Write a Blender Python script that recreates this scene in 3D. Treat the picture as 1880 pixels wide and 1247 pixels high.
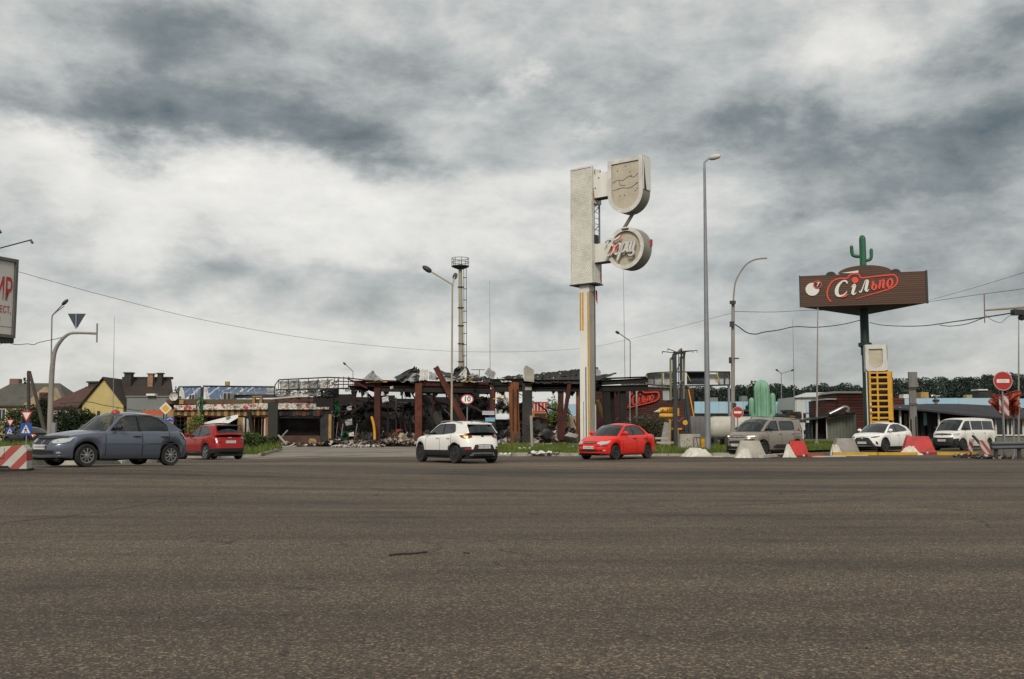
import bpy, bmesh, math, random
import numpy as np
from mathutils import Vector, Matrix
from mathutils.geometry import delaunay_2d_cdt
scene = bpy.context.scene
for o in list(bpy.data.objects):
 bpy.data.objects.remove(o)
COL = scene.collection
R = math.radians
rnd = random.Random(7)
# ------------------------------------------------------------------ camera
FPX, CX, CY, HOR, CAM_H = 1828.0, 940.0, 623.5, 790.0, 1.2
PITCH = math.atan((HOR - CY) / FPX)
cam_d = bpy.data.cameras.new('camera')
cam_d.sensor_width = 36.0
cam_d.lens = 35.0
cam_d.clip_start = 0.1
cam_d.clip_end = 9000
cam = bpy.data.objects.new('camera', cam_d)
COL.objects.link(cam)
cam.location = (0, 0, CAM_H)
cam.rotation_euler = (R(90) + PITCH, 0, 0)
scene.camera = cam
# ------------------------------------------------------------------ view
scene.view_settings.view_transform = 'Standard'
scene.view_settings.look = 'None'
scene.view_settings.gamma = 1
scene.view_settings.use_curve_mapping = False
scene.view_settings.exposure = 0.9
def W(px, py, Y):
 """The point at depth Y that the photograph shows at pixel (px, py)."""
 u, v = (px - CX) / FPX, (CY - py) / FPX
 t = Y / (math.cos(PITCH) - v * math.sin(PITCH))
 return Vector((u * t, Y, CAM_H + t * (math.sin(PITCH) + v * math.cos(PITCH))))
def direction(px, py):
 d = W(px, py, 100.0) - Vector((0, 0, CAM_H))
 d.normalize()
 return math.atan2(d.x, d.y), math.asin(d.z)
def C(h, k=1.0):
 h = h.lstrip('#')
 out = []
 for i in (0, 2, 4):
  c = int(h[i:i + 2], 16) / 255
  c = c / 12.92 if c <= 0.04045 else ((c + 0.055) / 1.055) ** 2.4
  out.append(c * k)
 return (*out, 1.0)
# ------------------------------------------------------------------ node helper
class NT:
 def __init__(self, tree):
  self.t = tree
  self.t.nodes.clear()
 def n(self, typ, props=None, **ins):
  nd = self.t.nodes.new(typ)
  for k, v in (props or {}).items():
   setattr(nd, k, v)
  for k, v in ins.items():
   key = int(k[1:]) if k[0] == 'i' and k[1:].isdigit() else k.replace('_', ' ')
   self.put(nd.inputs[key], v)
  return nd
 def put(self, sock, v):
  if isinstance(v, bpy.types.NodeSocket):
   self.t.links.new(v, sock)
  elif isinstance(v, bpy.types.Node):
   self.t.links.new(v.outputs[0], sock)
  else:
   sock.default_value = v
 def m(self, op, a, b=None, c=None, clamp=False):
  nd = self.t.nodes.new('ShaderNodeMath')
  nd.operation = op
  nd.use_clamp = clamp
  for i, v in enumerate((a, b, c)):
   if v is not None:
    self.put(nd.inputs[i], v)
  return nd.outputs[0]
 def mix(self, f, a, b, blend='MIX'):
  nd = self.t.nodes.new('ShaderNodeMix')
  nd.data_type = 'RGBA'
  nd.blend_type = blend
  self.put(nd.inputs[0], f)
  self.put(nd.inputs[6], a)
  self.put(nd.inputs[7], b)
  return nd.outputs[2]
 def ramp(self, f, stops):
  nd = self.t.nodes.new('ShaderNodeValToRGB')
  el = nd.color_ramp.elements
  while len(el) < len(stops):
   el.new(0.5)
  for e, (p, c) in zip(el, stops):
   e.position = p
   e.color = c if len(c) == 4 else (*c, 1)
  self.put(nd.inputs[0], f)
  return nd.outputs[0]
 def noise(self, vec, scale, detail=4, rough=0.55, dist=0.0):
  nd = self.n('ShaderNodeTexNoise', Scale=scale, Detail=detail, Roughness=rough, Distortion=dist)
  if vec is not None:
   self.put(nd.inputs['Vector'], vec)
  return nd.outputs[0]
# ------------------------------------------------------------------ sky and sun
SUN_EL, SUN_AZ = R(38), R(-172)     # azimuth from +Y towards +X: behind the camera
world = bpy.data.worlds.new('World')
scene.world = world
world.use_nodes = True
w = NT(world.node_tree)
tc = w.n('ShaderNodeTexCoord').outputs['Generated']
sep = w.n('ShaderNodeSeparateXYZ', Vector=tc)
dx, dy, dz = sep.outputs
sky = w.n('ShaderNodeTexSky')
sky.sky_type = 'NISHITA'
sky.sun_disc = False
sky.sun_elevation = SUN_EL
sky.sun_rotation = SUN_AZ
sky.air_density = 1.0
sky.dust_density = 2.0
phi = w.m('ARCTAN2', dx, dy)
el = w.m('ARCSINE', dz)
zc = w.m('ADD', w.m('MAXIMUM', dz, 0.0), 0.30)
plane = w.n('ShaderNodeCombineXYZ', X=w.m('DIVIDE', dx, zc), Y=w.m('DIVIDE', dy, zc), Z=0.0).outputs[0]
# ragged edges: the cloud masses are displaced by noise
dirv = w.n('ShaderNodeMapping', Vector=tc, Scale=(1.0, 1.0, 2.1)).outputs[0]
warp1 = w.noise(dirv, 5.0, 8, 0.6)
warp2 = w.noise(w.n('ShaderNodeVectorMath', {'operation': 'ADD'}, i0=dirv, i1=(7.3, 2.1, 4.0)).outputs[0], 5.0, 8, 0.6)
phiw = w.m('ADD', phi, w.m('MULTIPLY', w.m('SUBTRACT', warp1, 0.5), 0.34))
elw = w.m('ADD', el, w.m('MULTIPLY', w.m('SUBTRACT', warp2, 0.5), 0.17))
big = w.noise(plane, 1.0, 5, 0.5, 0.2)
mid = w.noise(dirv, 6.0, 11, 0.62, 0.2)
stre = w.n('ShaderNodeMapping', Vector=tc, Scale=(5.0, 5.0, 34.0)).outputs[0]
streak = w.noise(stre, 1.0, 6, 0.6, 0.2)
b = w.m('ADD', 0.56, w.m('MULTIPLY', w.m('SUBTRACT', big, 0.5), 0.55))
b = w.m('ADD', b, w.m('MULTIPLY', w.m('SUBTRACT', mid, 0.5), 0.85))
b = w.m('ADD', b, w.m('MULTIPLY', w.m('SUBTRACT', streak, 0.5), 0.12))
puff = w.m('ABSOLUTE', w.m('SUBTRACT', w.noise(w.n('ShaderNodeMapping', Vector=tc, Scale=(1.0, 1.0, 1.8)).outputs[0], 4.2, 10, 0.62, 0.1), 0.5))
b = w.m('ADD', b, w.m('MULTIPLY', w.m('SUBTRACT', 0.085, puff), 1.15))
BLOBS = [  # cloud masses: px, py, half widths in px, strength
 (110, 170, 330, 62, -0.27), (380, 225, 300, 50, -0.19), (650, 270, 190, 55, -0.34), (600, 110, 520, 70, -0.14), (200, 40, 500, 60, -0.05),
 (1780, 250, 330, 60, -0.36), (1330, 250, 260, 45, -0.24), (1870, 60, 200, 60, -0.30), (1200, 130, 260, 60, -0.10), (1650, 330, 200, 30, -0.15),
 (330, 345, 360, 60, 0.27), (700, 130, 700, 80, -0.10), (60, 270, 160, 40, 0.20), (975, 140, 30, 26, 0.20),
 (1540, 95, 150, 45, 0.16), (1130, 195, 40, 14, 0.15), (850, 20, 500, 40, -0.06), (1340, 400, 240, 60, 0.08),
 (640, 420, 300, 50, 0.10), (1050, 330, 260, 50, 0.10), (250, 480, 330, 30, -0.10),
 (900, 500, 420, 26, -0.10), (1800, 430, 330, 90, -0.16), (1720, 600, 420, 120, -0.20),
 (700, 630, 560, 50, 0.07), (1250, 480, 250, 25, 0.06),
]
for (bx, by, hx, hy, amp) in BLOBS:
 p0, e0 = direction(bx, by)
 sx, sy = hx / FPX, hy / FPX
 a = w.m('DIVIDE', w.m('SUBTRACT', phiw, p0), sx)
 c = w.m('DIVIDE', w.m('SUBTRACT', elw, e0), sy)
 q = w.m('ADD', w.m('MULTIPLY', a, a), w.m('MULTIPLY', c, c))
 b = w.m('ADD', b, w.m('MULTIPLY', w.m('EXPONENT', w.m('MULTIPLY', q, -1.0)), amp))
cloud = w.ramp(b, [(0.0, (0.105, 0.135, 0.15)), (0.25, (0.24, 0.27, 0.274)), (0.5, (0.50, 0.52, 0.51)),
 (0.72, (0.76, 0.75, 0.715)), (1.0, (0.95, 0.93, 0.875))])
low = w.ramp(el, [(0.0, (1, 1, 1, 1)), (0.14, (0.25, 0.25, 0.25, 1)), (0.3, (0, 0, 0, 1))])
cloud = w.mix(w.m('MULTIPLY', low, 0.35), cloud, (0.62, 0.605, 0.565, 1))
cloud10 = w.n('ShaderNodeVectorMath', {'operation': 'SCALE'}, i0=cloud, Scale=10.0).outputs[0]
full = w.mix(0.93, sky.outputs[0], cloud10)
bg = w.n('ShaderNodeBackground', Color=full, Strength=0.054)
w.n('ShaderNodeOutputWorld', Surface=bg.outputs[0])
sun_d = bpy.data.lights.new('sun', 'SUN')
sun_d.energy = 1.5
sun_d.angle = R(18)
sun_d.color = (1.0, 0.95, 0.87)
sun = bpy.data.objects.new('sun', sun_d)
COL.objects.link(sun)
sd = Vector((math.sin(SUN_AZ) * math.cos(SUN_EL), math.cos(SUN_AZ) * math.cos(SUN_EL), math.sin(SUN_EL)))
sun.rotation_euler = sd.to_track_quat('Z', 'Y').to_euler()
# ------------------------------------------------------------------ materials
MATS = {}
def M(key, hexc=None, rough=0.65, metal=0.0, hex2=None, var=0.5, scale=2.0, bump=0.0, bscale=40.0,
 coat=0.0, spec=0.5, stretch=(1, 1, 1), k=1.0, emit=0.0, sharp=0.0):
 if key in MATS:
  return MATS[key]
 m = bpy.data.materials.new(key)
 m.use_nodes = True
 t = NT(m.node_tree)
 co = t.n('ShaderNodeTexCoord').outputs['Object']
 vec = t.n('ShaderNodeMapping', Vector=co, Scale=stretch).outputs[0]
 c1 = C(hexc, k)
 c2 = C(hex2, k) if hex2 else tuple(x * 0.62 for x in c1[:3]) + (1,)
 f1 = t.noise(vec, scale, 6, 0.62, 0.3)
 f1 = t.ramp(f1, [(0.36 + sharp * 0.12, (0, 0, 0, 1)), (0.66 - sharp * 0.12, (1, 1, 1, 1))])
 f2 = t.noise(vec, scale * 9.7, 4, 0.6)
 f = t.m('MULTIPLY', t.m('ADD', t.m('MULTIPLY', f1, 0.7), t.m('MULTIPLY', f2, 0.4)), var, clamp=True)
 col = t.mix(f, c1, c2)
 bs = t.n('ShaderNodeBsdfPrincipled', Base_Color=col, Metallic=metal, Roughness=rough)
 bs.inputs['Specular IOR Level'].default_value = spec
 bs.inputs['Coat Weight'].default_value = coat
 bs.inputs['Coat Roughness'].default_value = 0.06
 if emit:
  t.put(bs.inputs['Emission Color'], c1)
  bs.inputs['Emission Strength'].default_value = emit
 if bump:
  h = t.noise(vec, bscale, 5, 0.6)
  t.put(bs.inputs['Normal'], t.n('ShaderNodeBump', Height=h, Strength=bump, Distance=0.05).outputs[0])
 t.n('ShaderNodeOutputMaterial', Surface=bs.outputs[0])
 MATS[key] = m
 return m
def paint(key, hexc, metal=0.0, rough=0.32, k=1.0, coat=0.28):
 """car paint with clear coat and a film of road dust towards the sills"""
 if key in MATS:
  return MATS[key]
 m = bpy.data.materials.new(key)
 m.use_nodes = True
 t = NT(m.node_tree)
 co = t.n('ShaderNodeTexCoord').outputs['Object']
 z = t.n('ShaderNodeSeparateXYZ', Vector=co).outputs[2]
 n1 = t.noise(co, 3.5, 5, 0.6)
 n2 = t.noise(co, 60, 3, 0.6)
 d = t.m('SUBTRACT', 0.62, z)
 d = t.m('MULTIPLY', d, 0.9, clamp=True)
 d = t.m('ADD', t.m('MULTIPLY', d, n1), t.m('MULTIPLY', n2, 0.05), clamp=True)
 col = t.mix(t.m('MULTIPLY', d, .6), C(hexc, k), C('6b6257'))
 rg = t.m('ADD', rough, t.m('MULTIPLY', d, 0.5), clamp=True)
 bs = t.n('ShaderNodeBsdfPrincipled', Base_Color=col, Metallic=metal, Roughness=rg)
 bs.inputs['Coat Weight'].default_value = coat
 bs.inputs['Specular IOR Level'].default_value = 0.25
 bs.inputs['Coat Roughness'].default_value = 0.08
 t.n('ShaderNodeOutputMaterial', Surface=bs.outputs[0])
 MATS[key] = m
 return m
def glass(key, tint=0.35, hexc='0c0f10'):
 if key in MATS:
  return MATS[key]
 m = bpy.data.materials.new(key)
 m.use_nodes = True
 t = NT(m.node_tree)
 tr = t.n('ShaderNodeBsdfTransparent', Color=(tint, tint * 1.03, tint * 1.02, 1))
 gl = t.n('ShaderNodeBsdfGlossy', Color=(0.9, 0.95, 0.96, 1), Roughness=0.03)
 fr = t.n('ShaderNodeFresnel', IOR=1.55)
 f = t.m('ADD', t.m('MULTIPLY', fr.outputs[0], 0.95), 0.03, clamp=True)
 mx = t.n('ShaderNodeMixShader', i0=f, i1=tr.outputs[0], i2=gl.outputs[0])
 t.n('ShaderNodeOutputMaterial', Surface=mx.outputs[0])
 MATS[key] = m
 return m
def bricks(key, c1, c2, mortar, bw=0.5, bh=0.16, ms=0.02, var=0.4, rough=0.85, offset=0.5, bump=0.5, axis='XZ'):
 if key in MATS:
  return MATS[key]
 m = bpy.data.materials.new(key)
 m.use_nodes = True
 t = NT(m.node_tree)
 co = t.n('ShaderNodeTexCoord').outputs['Object']
 s = t.n('ShaderNodeSeparateXYZ', Vector=co)
 u = t.m('ADD', s.outputs[0], s.outputs[1]) if axis == 'XZ' else s.outputs[0]
 v = t.n('ShaderNodeCombineXYZ', X=u, Y=s.outputs[2] if axis == 'XZ' else s.outputs[1], Z=0.0).outputs[0]
 br = t.n('ShaderNodeTexBrick', {'offset': offset}, Vector=v, Color1=C(c1), Color2=C(c2), Mortar=C(mortar), Scale=1.0)
 br.inputs['Mortar Size'].default_value = ms
 br.inputs['Brick Width'].default_value = bw
 br.inputs['Row Height'].default_value = bh
 n = t.noise(co, 0.9, 7, 0.65, 0.4)
 col = t.mix(t.m('MULTIPLY', t.ramp(n, [(0.42, (0, 0, 0, 1)), (0.7, (1, 1, 1, 1))]), var), br.outputs[0], C('2a2522'))
 bs = t.n('ShaderNodeBsdfPrincipled', Base_Color=col, Roughness=rough)
 h = t.m('SUBTRACT', 1.0, br.outputs[1])
 t.put(bs.inputs['Normal'], t.n('ShaderNodeBump', Height=h, Strength=bump, Distance=0.03).outputs[0])
 t.n('ShaderNodeOutputMaterial', Surface=bs.outputs[0])
 MATS[key] = m
 return m
# ------------------------------------------------------------------ mesh builder
class MB:
 def __init__(self):
  self.v, self.f, self.mi, self.cur = [], [], [], 0
 def add(self, verts, faces):
  o = len(self.v)
  self.v += [tuple(p) for p in verts]
  self.f += [tuple(i + o for i in fc) for fc in faces]
  self.mi += [self.cur] * len(faces)
  return self
 def box(self, c, s, rz=0.0, rx=0.0, ry=0.0):
  m = Matrix.Rotation(rz, 3, 'Z') @ Matrix.Rotation(ry, 3, 'Y') @ Matrix.Rotation(rx, 3, 'X')
  vs = []
  for sx in (-.5, .5):
   for sy in (-.5, .5):
    for sz in (-.5, .5):
     vs.append(Vector(c) + m @ Vector((sx * s[0], sy * s[1], sz * s[2])))
  return self.add(vs, [(0, 1, 3, 2), (4, 6, 7, 5), (0, 4, 5, 1), (2, 3, 7, 6), (0, 2, 6, 4), (1, 5, 7, 3)])
 def box2(self, a, b):
  return self.box([(a[i] + b[i]) / 2 for i in range(3)], [abs(a[i] - b[i]) for i in range(3)])
 def beam(self, p0, p1, w, h, up=(0, 0, 1)):
  p0, p1 = Vector(p0), Vector(p1)
  d = (p1 - p0).normalized()
  u = Vector(up)
  if abs(d.dot(u)) > 0.98:
   u = Vector((0, 1, 0))
  s = d.cross(u).normalized()
  u = s.cross(d)
  vs = []
  for p in (p0, p1):
   for a, c in ((-1, -1), (1, -1), (1, 1), (-1, 1)):
    vs.append(p + s * a * w / 2 + u * c * h / 2)
  return self.add(vs, [(0, 1, 2, 3), (7, 6, 5, 4), (0, 4, 5, 1), (1, 5, 6, 2), (2, 6, 7, 3), (3, 7, 4, 0)])
 def ibeam(self, p0, p1, w, h, t=0.03):
  p0, p1 = Vector(p0), Vector(p1)
  d = (p1 - p0).normalized()
  u = Vector((0, 0, 1)) if abs(d.z) < 0.9 else Vector((0, 1, 0))
  s = d.cross(u).normalized()
  u = s.cross(d)
  self.beam(p0, p1, t, h - 2 * t, u)
  self.beam(p0 + u * (h - t) / 2, p1 + u * (h - t) / 2, w, t, u)
  return self.beam(p0 - u * (h - t) / 2, p1 - u * (h - t) / 2, w, t, u)
 def tube(self, pts, r, n=8, cap=True):
  pts = [Vector(p) for p in pts]
  rs = r if isinstance(r, (list, tuple)) else [r] * len(pts)
  d0 = (pts[1] - pts[0]).normalized()
  ref = Vector((0, 0, 1)) if abs(d0.z) < 0.9 else Vector((0, 1, 0))
  vs, fs = [], []
  for i, p in enumerate(pts):
   d = (pts[min(i + 1, len(pts) - 1)] - pts[max(i - 1, 0)]).normalized()
   s = d.cross(ref)
   if s.length < 1e-4:
    s = d.cross(Vector((1, 0, 0)))
   s.normalize()
   u = s.cross(d).normalized()
   ref = u
   for k in range(n):
    a = 2 * math.pi * k / n
    vs.append(p + (s * math.cos(a) + u * math.sin(a)) * rs[i])
  for i in range(len(pts) - 1):
   for k in range(n):
    k2 = (k + 1) % n
    fs.append((i * n + k, i * n + k2, (i + 1) * n + k2, (i + 1) * n + k))
  if cap:
   fs.append(tuple(range(n - 1, -1, -1)))
   fs.append(tuple((len(pts) - 1) * n + k for k in range(n)))
  return self.add(vs, fs)
 def lathe(self, prof, n=20, c=(0, 0, 0), axis='Z'):
  vs, fs = [], []
  for (r, h) in prof:
   for k in range(n):
    a = 2 * math.pi * k / n
    x, y = r * math.cos(a), r * math.sin(a)
    p = (x, y, h) if axis == 'Z' else (x, h, y) if axis == 'Y' else (h, x, y)
    vs.append(Vector(c) + Vector(p))
  for i in range(len(prof) - 1):
   for k in range(n):
    k2 = (k + 1) % n
    fs.append((i * n + k, i * n + k2, (i + 1) * n + k2, (i + 1) * n + k))
  if prof[0][0] > 1e-4:
   fs.append(tuple(range(n)))
  if prof[-1][0] > 1e-4:
   fs.append(tuple((len(prof) - 1) * n + k for k in range(n)))
  return self.add(vs, fs)
 def prism(self, poly, y0, y1):
  """polygon in (x, z), extruded from y0 to y1"""
  n = len(poly)
  vs = [(p[0], y0, p[1]) for p in poly] + [(p[0], y1, p[1]) for p in poly]
  fs = [tuple(range(n)), tuple(range(2 * n - 1, n - 1, -1))]
  fs += [(i, i + n, (i + 1) % n + n, (i + 1) % n) for i in range(n)]
  return self.add(vs, fs)
 def ring(self, outer, inner, y0, y1):
  n = len(outer)
  vs = [(p[0], y, p[1]) for pl in (outer, inner) for y in (y0, y1) for p in pl]
  fs = []
  for i in range(n):
   j = (i + 1) % n
   o0, o1, i0, i1 = i, n + i, 2 * n + i, 3 * n + i
   p0, p1, q0, q1 = j, n + j, 2 * n + j, 3 * n + j
   fs += [(o0, p0, q0, i0), (o1, i1, q1, p1), (o0, o1, p1, p0), (i0, q0, q1, i1)]
  return self.add(vs, fs)
 def ribbon(self, pts, wd, y0, y1):
  """flat stroke in the x-z plane, width wd (number or list), from y0 to y1"""
  ws = wd if isinstance(wd, (list, tuple)) else [wd] * len(pts)
  L, Rr = [], []
  for i, p in enumerate(pts):
   a, c = pts[max(i - 1, 0)], pts[min(i + 1, len(pts) - 1)]
   tx, tz = c[0] - a[0], c[1] - a[1]
   l = math.hypot(tx, tz) or 1
   nx, nz = -tz / l, tx / l
   L.append((p[0] + nx * ws[i] / 2, p[1] + nz * ws[i] / 2))
   Rr.append((p[0] - nx * ws[i] / 2, p[1] - nz * ws[i] / 2))
  n = len(pts)
  vs = [(q[0], y, q[1]) for y in (y0, y1) for pl in (L, Rr) for q in pl]
  fs = []
  for i in range(n - 1):
   a, c, d, e = i, i + 1, n + i + 1, n + i
   fs += [(a, e, d, c), (2 * n + a, 2 * n + c, 2 * n + d, 2 * n + e),
 (a, c, 2 * n + c, 2 * n + a), (e, 2 * n + e, 2 * n + d, d)]
  fs += [(0, 2 * n, 3 * n, n), (n - 1, 2 * n - 1, 4 * n - 1, 3 * n - 1)]
  return self.add(vs, fs)
 def grid(self, P):
  nu, nv = len(P), len(P[0])
  vs = [p for row in P for p in row]
  fs = [(i * nv + j, i * nv + j + 1, (i + 1) * nv + j + 1, (i + 1) * nv + j) for i in range(nu - 1) for j in range(nv - 1)]
  return self.add(vs, fs)
 def build(self, name, mats, parent=None, world=False, smooth=None, merge=False, **props):
  me = bpy.data.meshes.new(name)
  vs = self.v
  if world and parent is not None:
   mi = world_of(parent).inverted()
   vs = [mi @ Vector(p) for p in vs]
  me.from_pydata([tuple(p) for p in vs], [], self.f)
  mats = mats if isinstance(mats, (list, tuple)) else [mats]
  for m in mats:
   me.materials.append(m)
  if len(mats) > 1:
   me.polygons.foreach_set('material_index', self.mi)
  bm = bmesh.new()
  bm.from_mesh(me)
  if merge:
   bmesh.ops.remove_doubles(bm, verts=bm.verts, dist=merge if isinstance(merge, float) else 0.0005)
  bmesh.ops.recalc_face_normals(bm, faces=bm.faces)
  if smooth is not None:
   lim = R(smooth)
   for f in bm.faces:
    f.smooth = True
   for e in bm.edges:
    if len(e.link_faces) == 2 and e.calc_face_angle(0) > lim:
     e.smooth = False
  bm.to_mesh(me)
  bm.free()
  o = bpy.data.objects.new(name, me)
  COL.objects.link(o)
  if parent is not None:
   o.parent = parent
  for k, v in props.items():
   o[k] = v
  return o
ROOTM = {}
def world_of(o):
 m = Matrix.Identity(4)
 while o is not None:
  m = (Matrix.Translation(o.location) @ o.rotation_euler.to_matrix().to_4x4()) @ m
  o = o.parent
 return m
def thing(name, label, cat, loc=(0, 0, 0), rz=0.0, group=None):
 o = bpy.data.objects.new(name, None)
 o.empty_display_size = 0.2
 COL.objects.link(o)
 o.location = loc
 o.rotation_euler = (0, 0, rz)
 o['label'] = label
 o['category'] = cat
 if group:
  o['group'] = group
 return o
def tag(o, label, cat, group=None):
 o['label'] = label
 o['category'] = cat
 if group:
  o['group'] = group
 return o
def copy_tree(o, parent=None):
 c = o.copy()
 COL.objects.link(c)
 if parent is not None:
  c.parent = parent
 for ch in list(o.children):
  copy_tree(ch, c)
 return c
def smooth_pts(pts, n=6, closed=False):
 out = []
 P = [Vector(p) for p in pts]
 m = len(P)
 for i in range(m if closed else m - 1):
  g = (lambda k: P[k % m]) if closed else (lambda k: P[max(0, min(m - 1, k))])
  p0, p1, p2, p3 = g(i - 1), g(i), g(i + 1), g(i + 2)
  for k in range(n):
   t = k / n
   out.append(0.5 * ((2 * p1) + (p2 - p0) * t + (2 * p0 - 5 * p1 + 4 * p2 - p3) * t * t + (3 * p1 - p0 - 3 * p2 + p3) * t ** 3))
 if not closed:
  out.append(P[-1])
 return out
def circle(r, n=28, c=(0, 0), sx=1.0):
 return [(c[0] + sx * r * math.cos(2 * math.pi * k / n), c[1] + r * math.sin(2 * math.pi * k / n)) for k in range(n)]
def interp(x, tab):
 if x <= tab[0][0]:
  return tab[0][1]
 for (a, va), (c, vc) in zip(tab, tab[1:]):
  if x <= c:
   return va + (vc - va) * (x - a) / (c - a)
 return tab[-1][1]
def text_mesh(s, size, depth, name, mat, parent, loc, shear=0.0, bold=0.0, rx=R(90), align='CENTER', sx=1.0, font=None):
 cu = bpy.data.curves.new(name, 'FONT')
 cu.body = s
 cu.size = size
 cu.extrude = depth
 cu.shear = shear
 cu.offset = bold
 cu.align_x = align
 cu.align_y = 'CENTER'
 tmp = bpy.data.objects.new(name, cu)
 COL.objects.link(tmp)
 bpy.context.view_layer.update()
 me = bpy.data.meshes.new_from_object(tmp.evaluated_get(bpy.context.evaluated_depsgraph_get()))
 bpy.data.objects.remove(tmp)
 me.transform(Matrix.Translation(loc) @ Matrix.Rotation(rx, 4, 'X') @ Matrix.Diagonal((sx, 1, 1, 1)))
 me.materials.clear()
 me.materials.append(mat)
 me.name = name
 o = bpy.data.objects.new(name, me)
 COL.objects.link(o)
 o.parent = parent
 return o
def gz(x, y):
 """height of the ground"""
 return (0.27 * math.exp(-((x + 10.5) / 8) ** 2 - ((y - 25) / 7) ** 2)
   - 0.22 * math.exp(-((x + 15) / 6) ** 2 - ((y - 50) / 7) ** 2))
# ================================================================== ground, road, verges
def asphalt_mat():
 m = bpy.data.materials.new('asphalt')
 m.use_nodes = True
 t = NT(m.node_tree)
 co = t.n('ShaderNodeTexCoord').outputs['Object']
 fine = t.n('ShaderNodeTexVoronoi', Vector=co, Scale=70.0)
 fine2 = t.n('ShaderNodeTexVoronoi', Vector=co, Scale=150.0)
 sp = t.n('ShaderNodeSeparateColor', Color=fine.outputs['Color'])
 grain = t.ramp(sp.outputs[0], [(0.0, C('272320')), (0.4, C('484038')), (0.75, C('5e5449')), (0.9, C('887a69')), (1.0, C('b6a285'))])
 sp2 = t.n('ShaderNodeSeparateColor', Color=fine2.outputs['Color'])
 grain = t.mix(0.42, grain, t.ramp(sp2.outputs[1], [(0.0, C('211e1a')), (0.6, C('50473d')), (1.0, C('8a7a64'))]))
 # wear: long bands along the traffic (roughly across the picture), broad stains, tyre tracks
 rot = t.n('ShaderNodeMapping', Vector=co, Rotation=(0, 0, R(-7)), Scale=(0.035, 0.55, 1)).outputs[0]
 band = t.noise(rot, 1.0, 5, 0.6, 0.25)
 rot2 = t.n('ShaderNodeMapping', Vector=co, Rotation=(0, 0, R(-12)), Scale=(0.10, 1.6, 1)).outputs[0]
 band2 = t.noise(rot2, 1.0, 5, 0.65, 0.2)
 blot = t.noise(co, 0.22, 6, 0.6, 0.4)
 blot2 = t.noise(co, 1.3, 6, 0.65, 0.3)
 s = t.m('ADD', t.m('MULTIPLY', t.m('SUBTRACT', band, 0.5), 2.2), t.m('MULTIPLY', t.m('SUBTRACT', blot, 0.5), 0.9))
 s = t.m('ADD', s, t.m('MULTIPLY', t.m('SUBTRACT', band2, 0.5), 1.3))
 rot3 = t.n('ShaderNodeMapping', Vector=co, Rotation=(0, 0, R(4)), Scale=(0.02, 0.2, 1)).outputs[0]
 s = t.m('ADD', s, t.m('MULTIPLY', t.m('SUBTRACT', t.noise(rot3, 1.0, 3, 0.5, 0.2), 0.5), 2.2))
 s = t.m('ADD', s, t.m('MULTIPLY', t.m('SUBTRACT', blot2, 0.5), 0.5))
 f = t.m('ADD', 0.5, t.m('MULTIPLY', s, 1.0), clamp=True)
 tone = t.ramp(f, [(0.0, (0.40, 0.40, 0.41, 1)), (0.3, (0.78, 0.77, 0.76, 1)), (0.65, (1.05, 1.03, 0.99, 1)), (1.0, (1.42, 1.37, 1.29, 1))])
 col = t.mix(1.0, grain, tone, 'MULTIPLY')
 # a few tar cracks
 cr = t.n('ShaderNodeTexVoronoi', {'feature': 'DISTANCE_TO_EDGE'},
 Vector=t.n('ShaderNodeMapping', Vector=t.n('ShaderNodeVectorMath', {'operation': 'ADD'}, i0=co,
      i1=t.n('ShaderNodeTexNoise', Vector=co, Scale=0.8, Detail=5).outputs[1]).outputs[0], Scale=(0.10, 0.16, 1)).outputs[0], Scale=1.0)
 crack = t.m('LESS_THAN', cr.outputs[0], 0.0035)
 crack = t.m('MULTIPLY', crack, t.m('GREATER_THAN', t.noise(co, 0.35, 2), 0.49))
 col = t.mix(t.m('MULTIPLY', crack, 0.75), col, C('2b2825'))
 bs = t.n('ShaderNodeBsdfPrincipled', Base_Color=col, Roughness=0.84)
 bs.inputs['Specular IOR Level'].default_value = 0.3
 h = t.m('ADD', fine.outputs[0], t.m('MULTIPLY', fine2.outputs[0], 0.6))
 t.put(bs.inputs['Normal'], t.n('ShaderNodeBump', Height=h, Strength=0.9, Distance=0.012).outputs[0])
 t.n('ShaderNodeOutputMaterial', Surface=bs.outputs[0])
 return m
ASPH = asphalt_mat()
LOT = M('lot_surface', '8a8073', 0.9, hex2='565049', var=0.9, scale=0.35, bump=0.4, bscale=20)
DIRT = M('dirt', '5b5143', 0.95, hex2='3d4427', var=1.0, scale=0.12, bump=0.3, bscale=6)
SOIL = M('turf_soil', '3c4322', 0.95, hex2='4c412c', var=0.9, scale=0.7, bump=0.5, bscale=12)
def sheet(name, xs, ys, z0, mat, keep=None):
 mb = MB()
 mb.grid([[(x, y, gz(x, y) + z0) for y in ys] for x in xs])
 return mb.build(name, mat, smooth=60, kind='structure')
def lin(a, c, n):
 return [a + (c - a) * i / n for i in range(n + 1)]
sheet('ground', [-4000, -1500, -600, -250] + lin(-110, 110, 44) + [250, 600, 1500, 4000],
 [-400, -60] + lin(-12, 108, 40) + [150, 250, 500, 1200, 3000, 7000], -0.05, DIRT)
sheet('road', lin(-80, 80, 80), lin(-12, 46.5, 50), 0.0, ASPH)
sheet('parking_lot', lin(-32, -1.2, 24), lin(46.5, 77, 24), -0.004, LOT)
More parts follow.
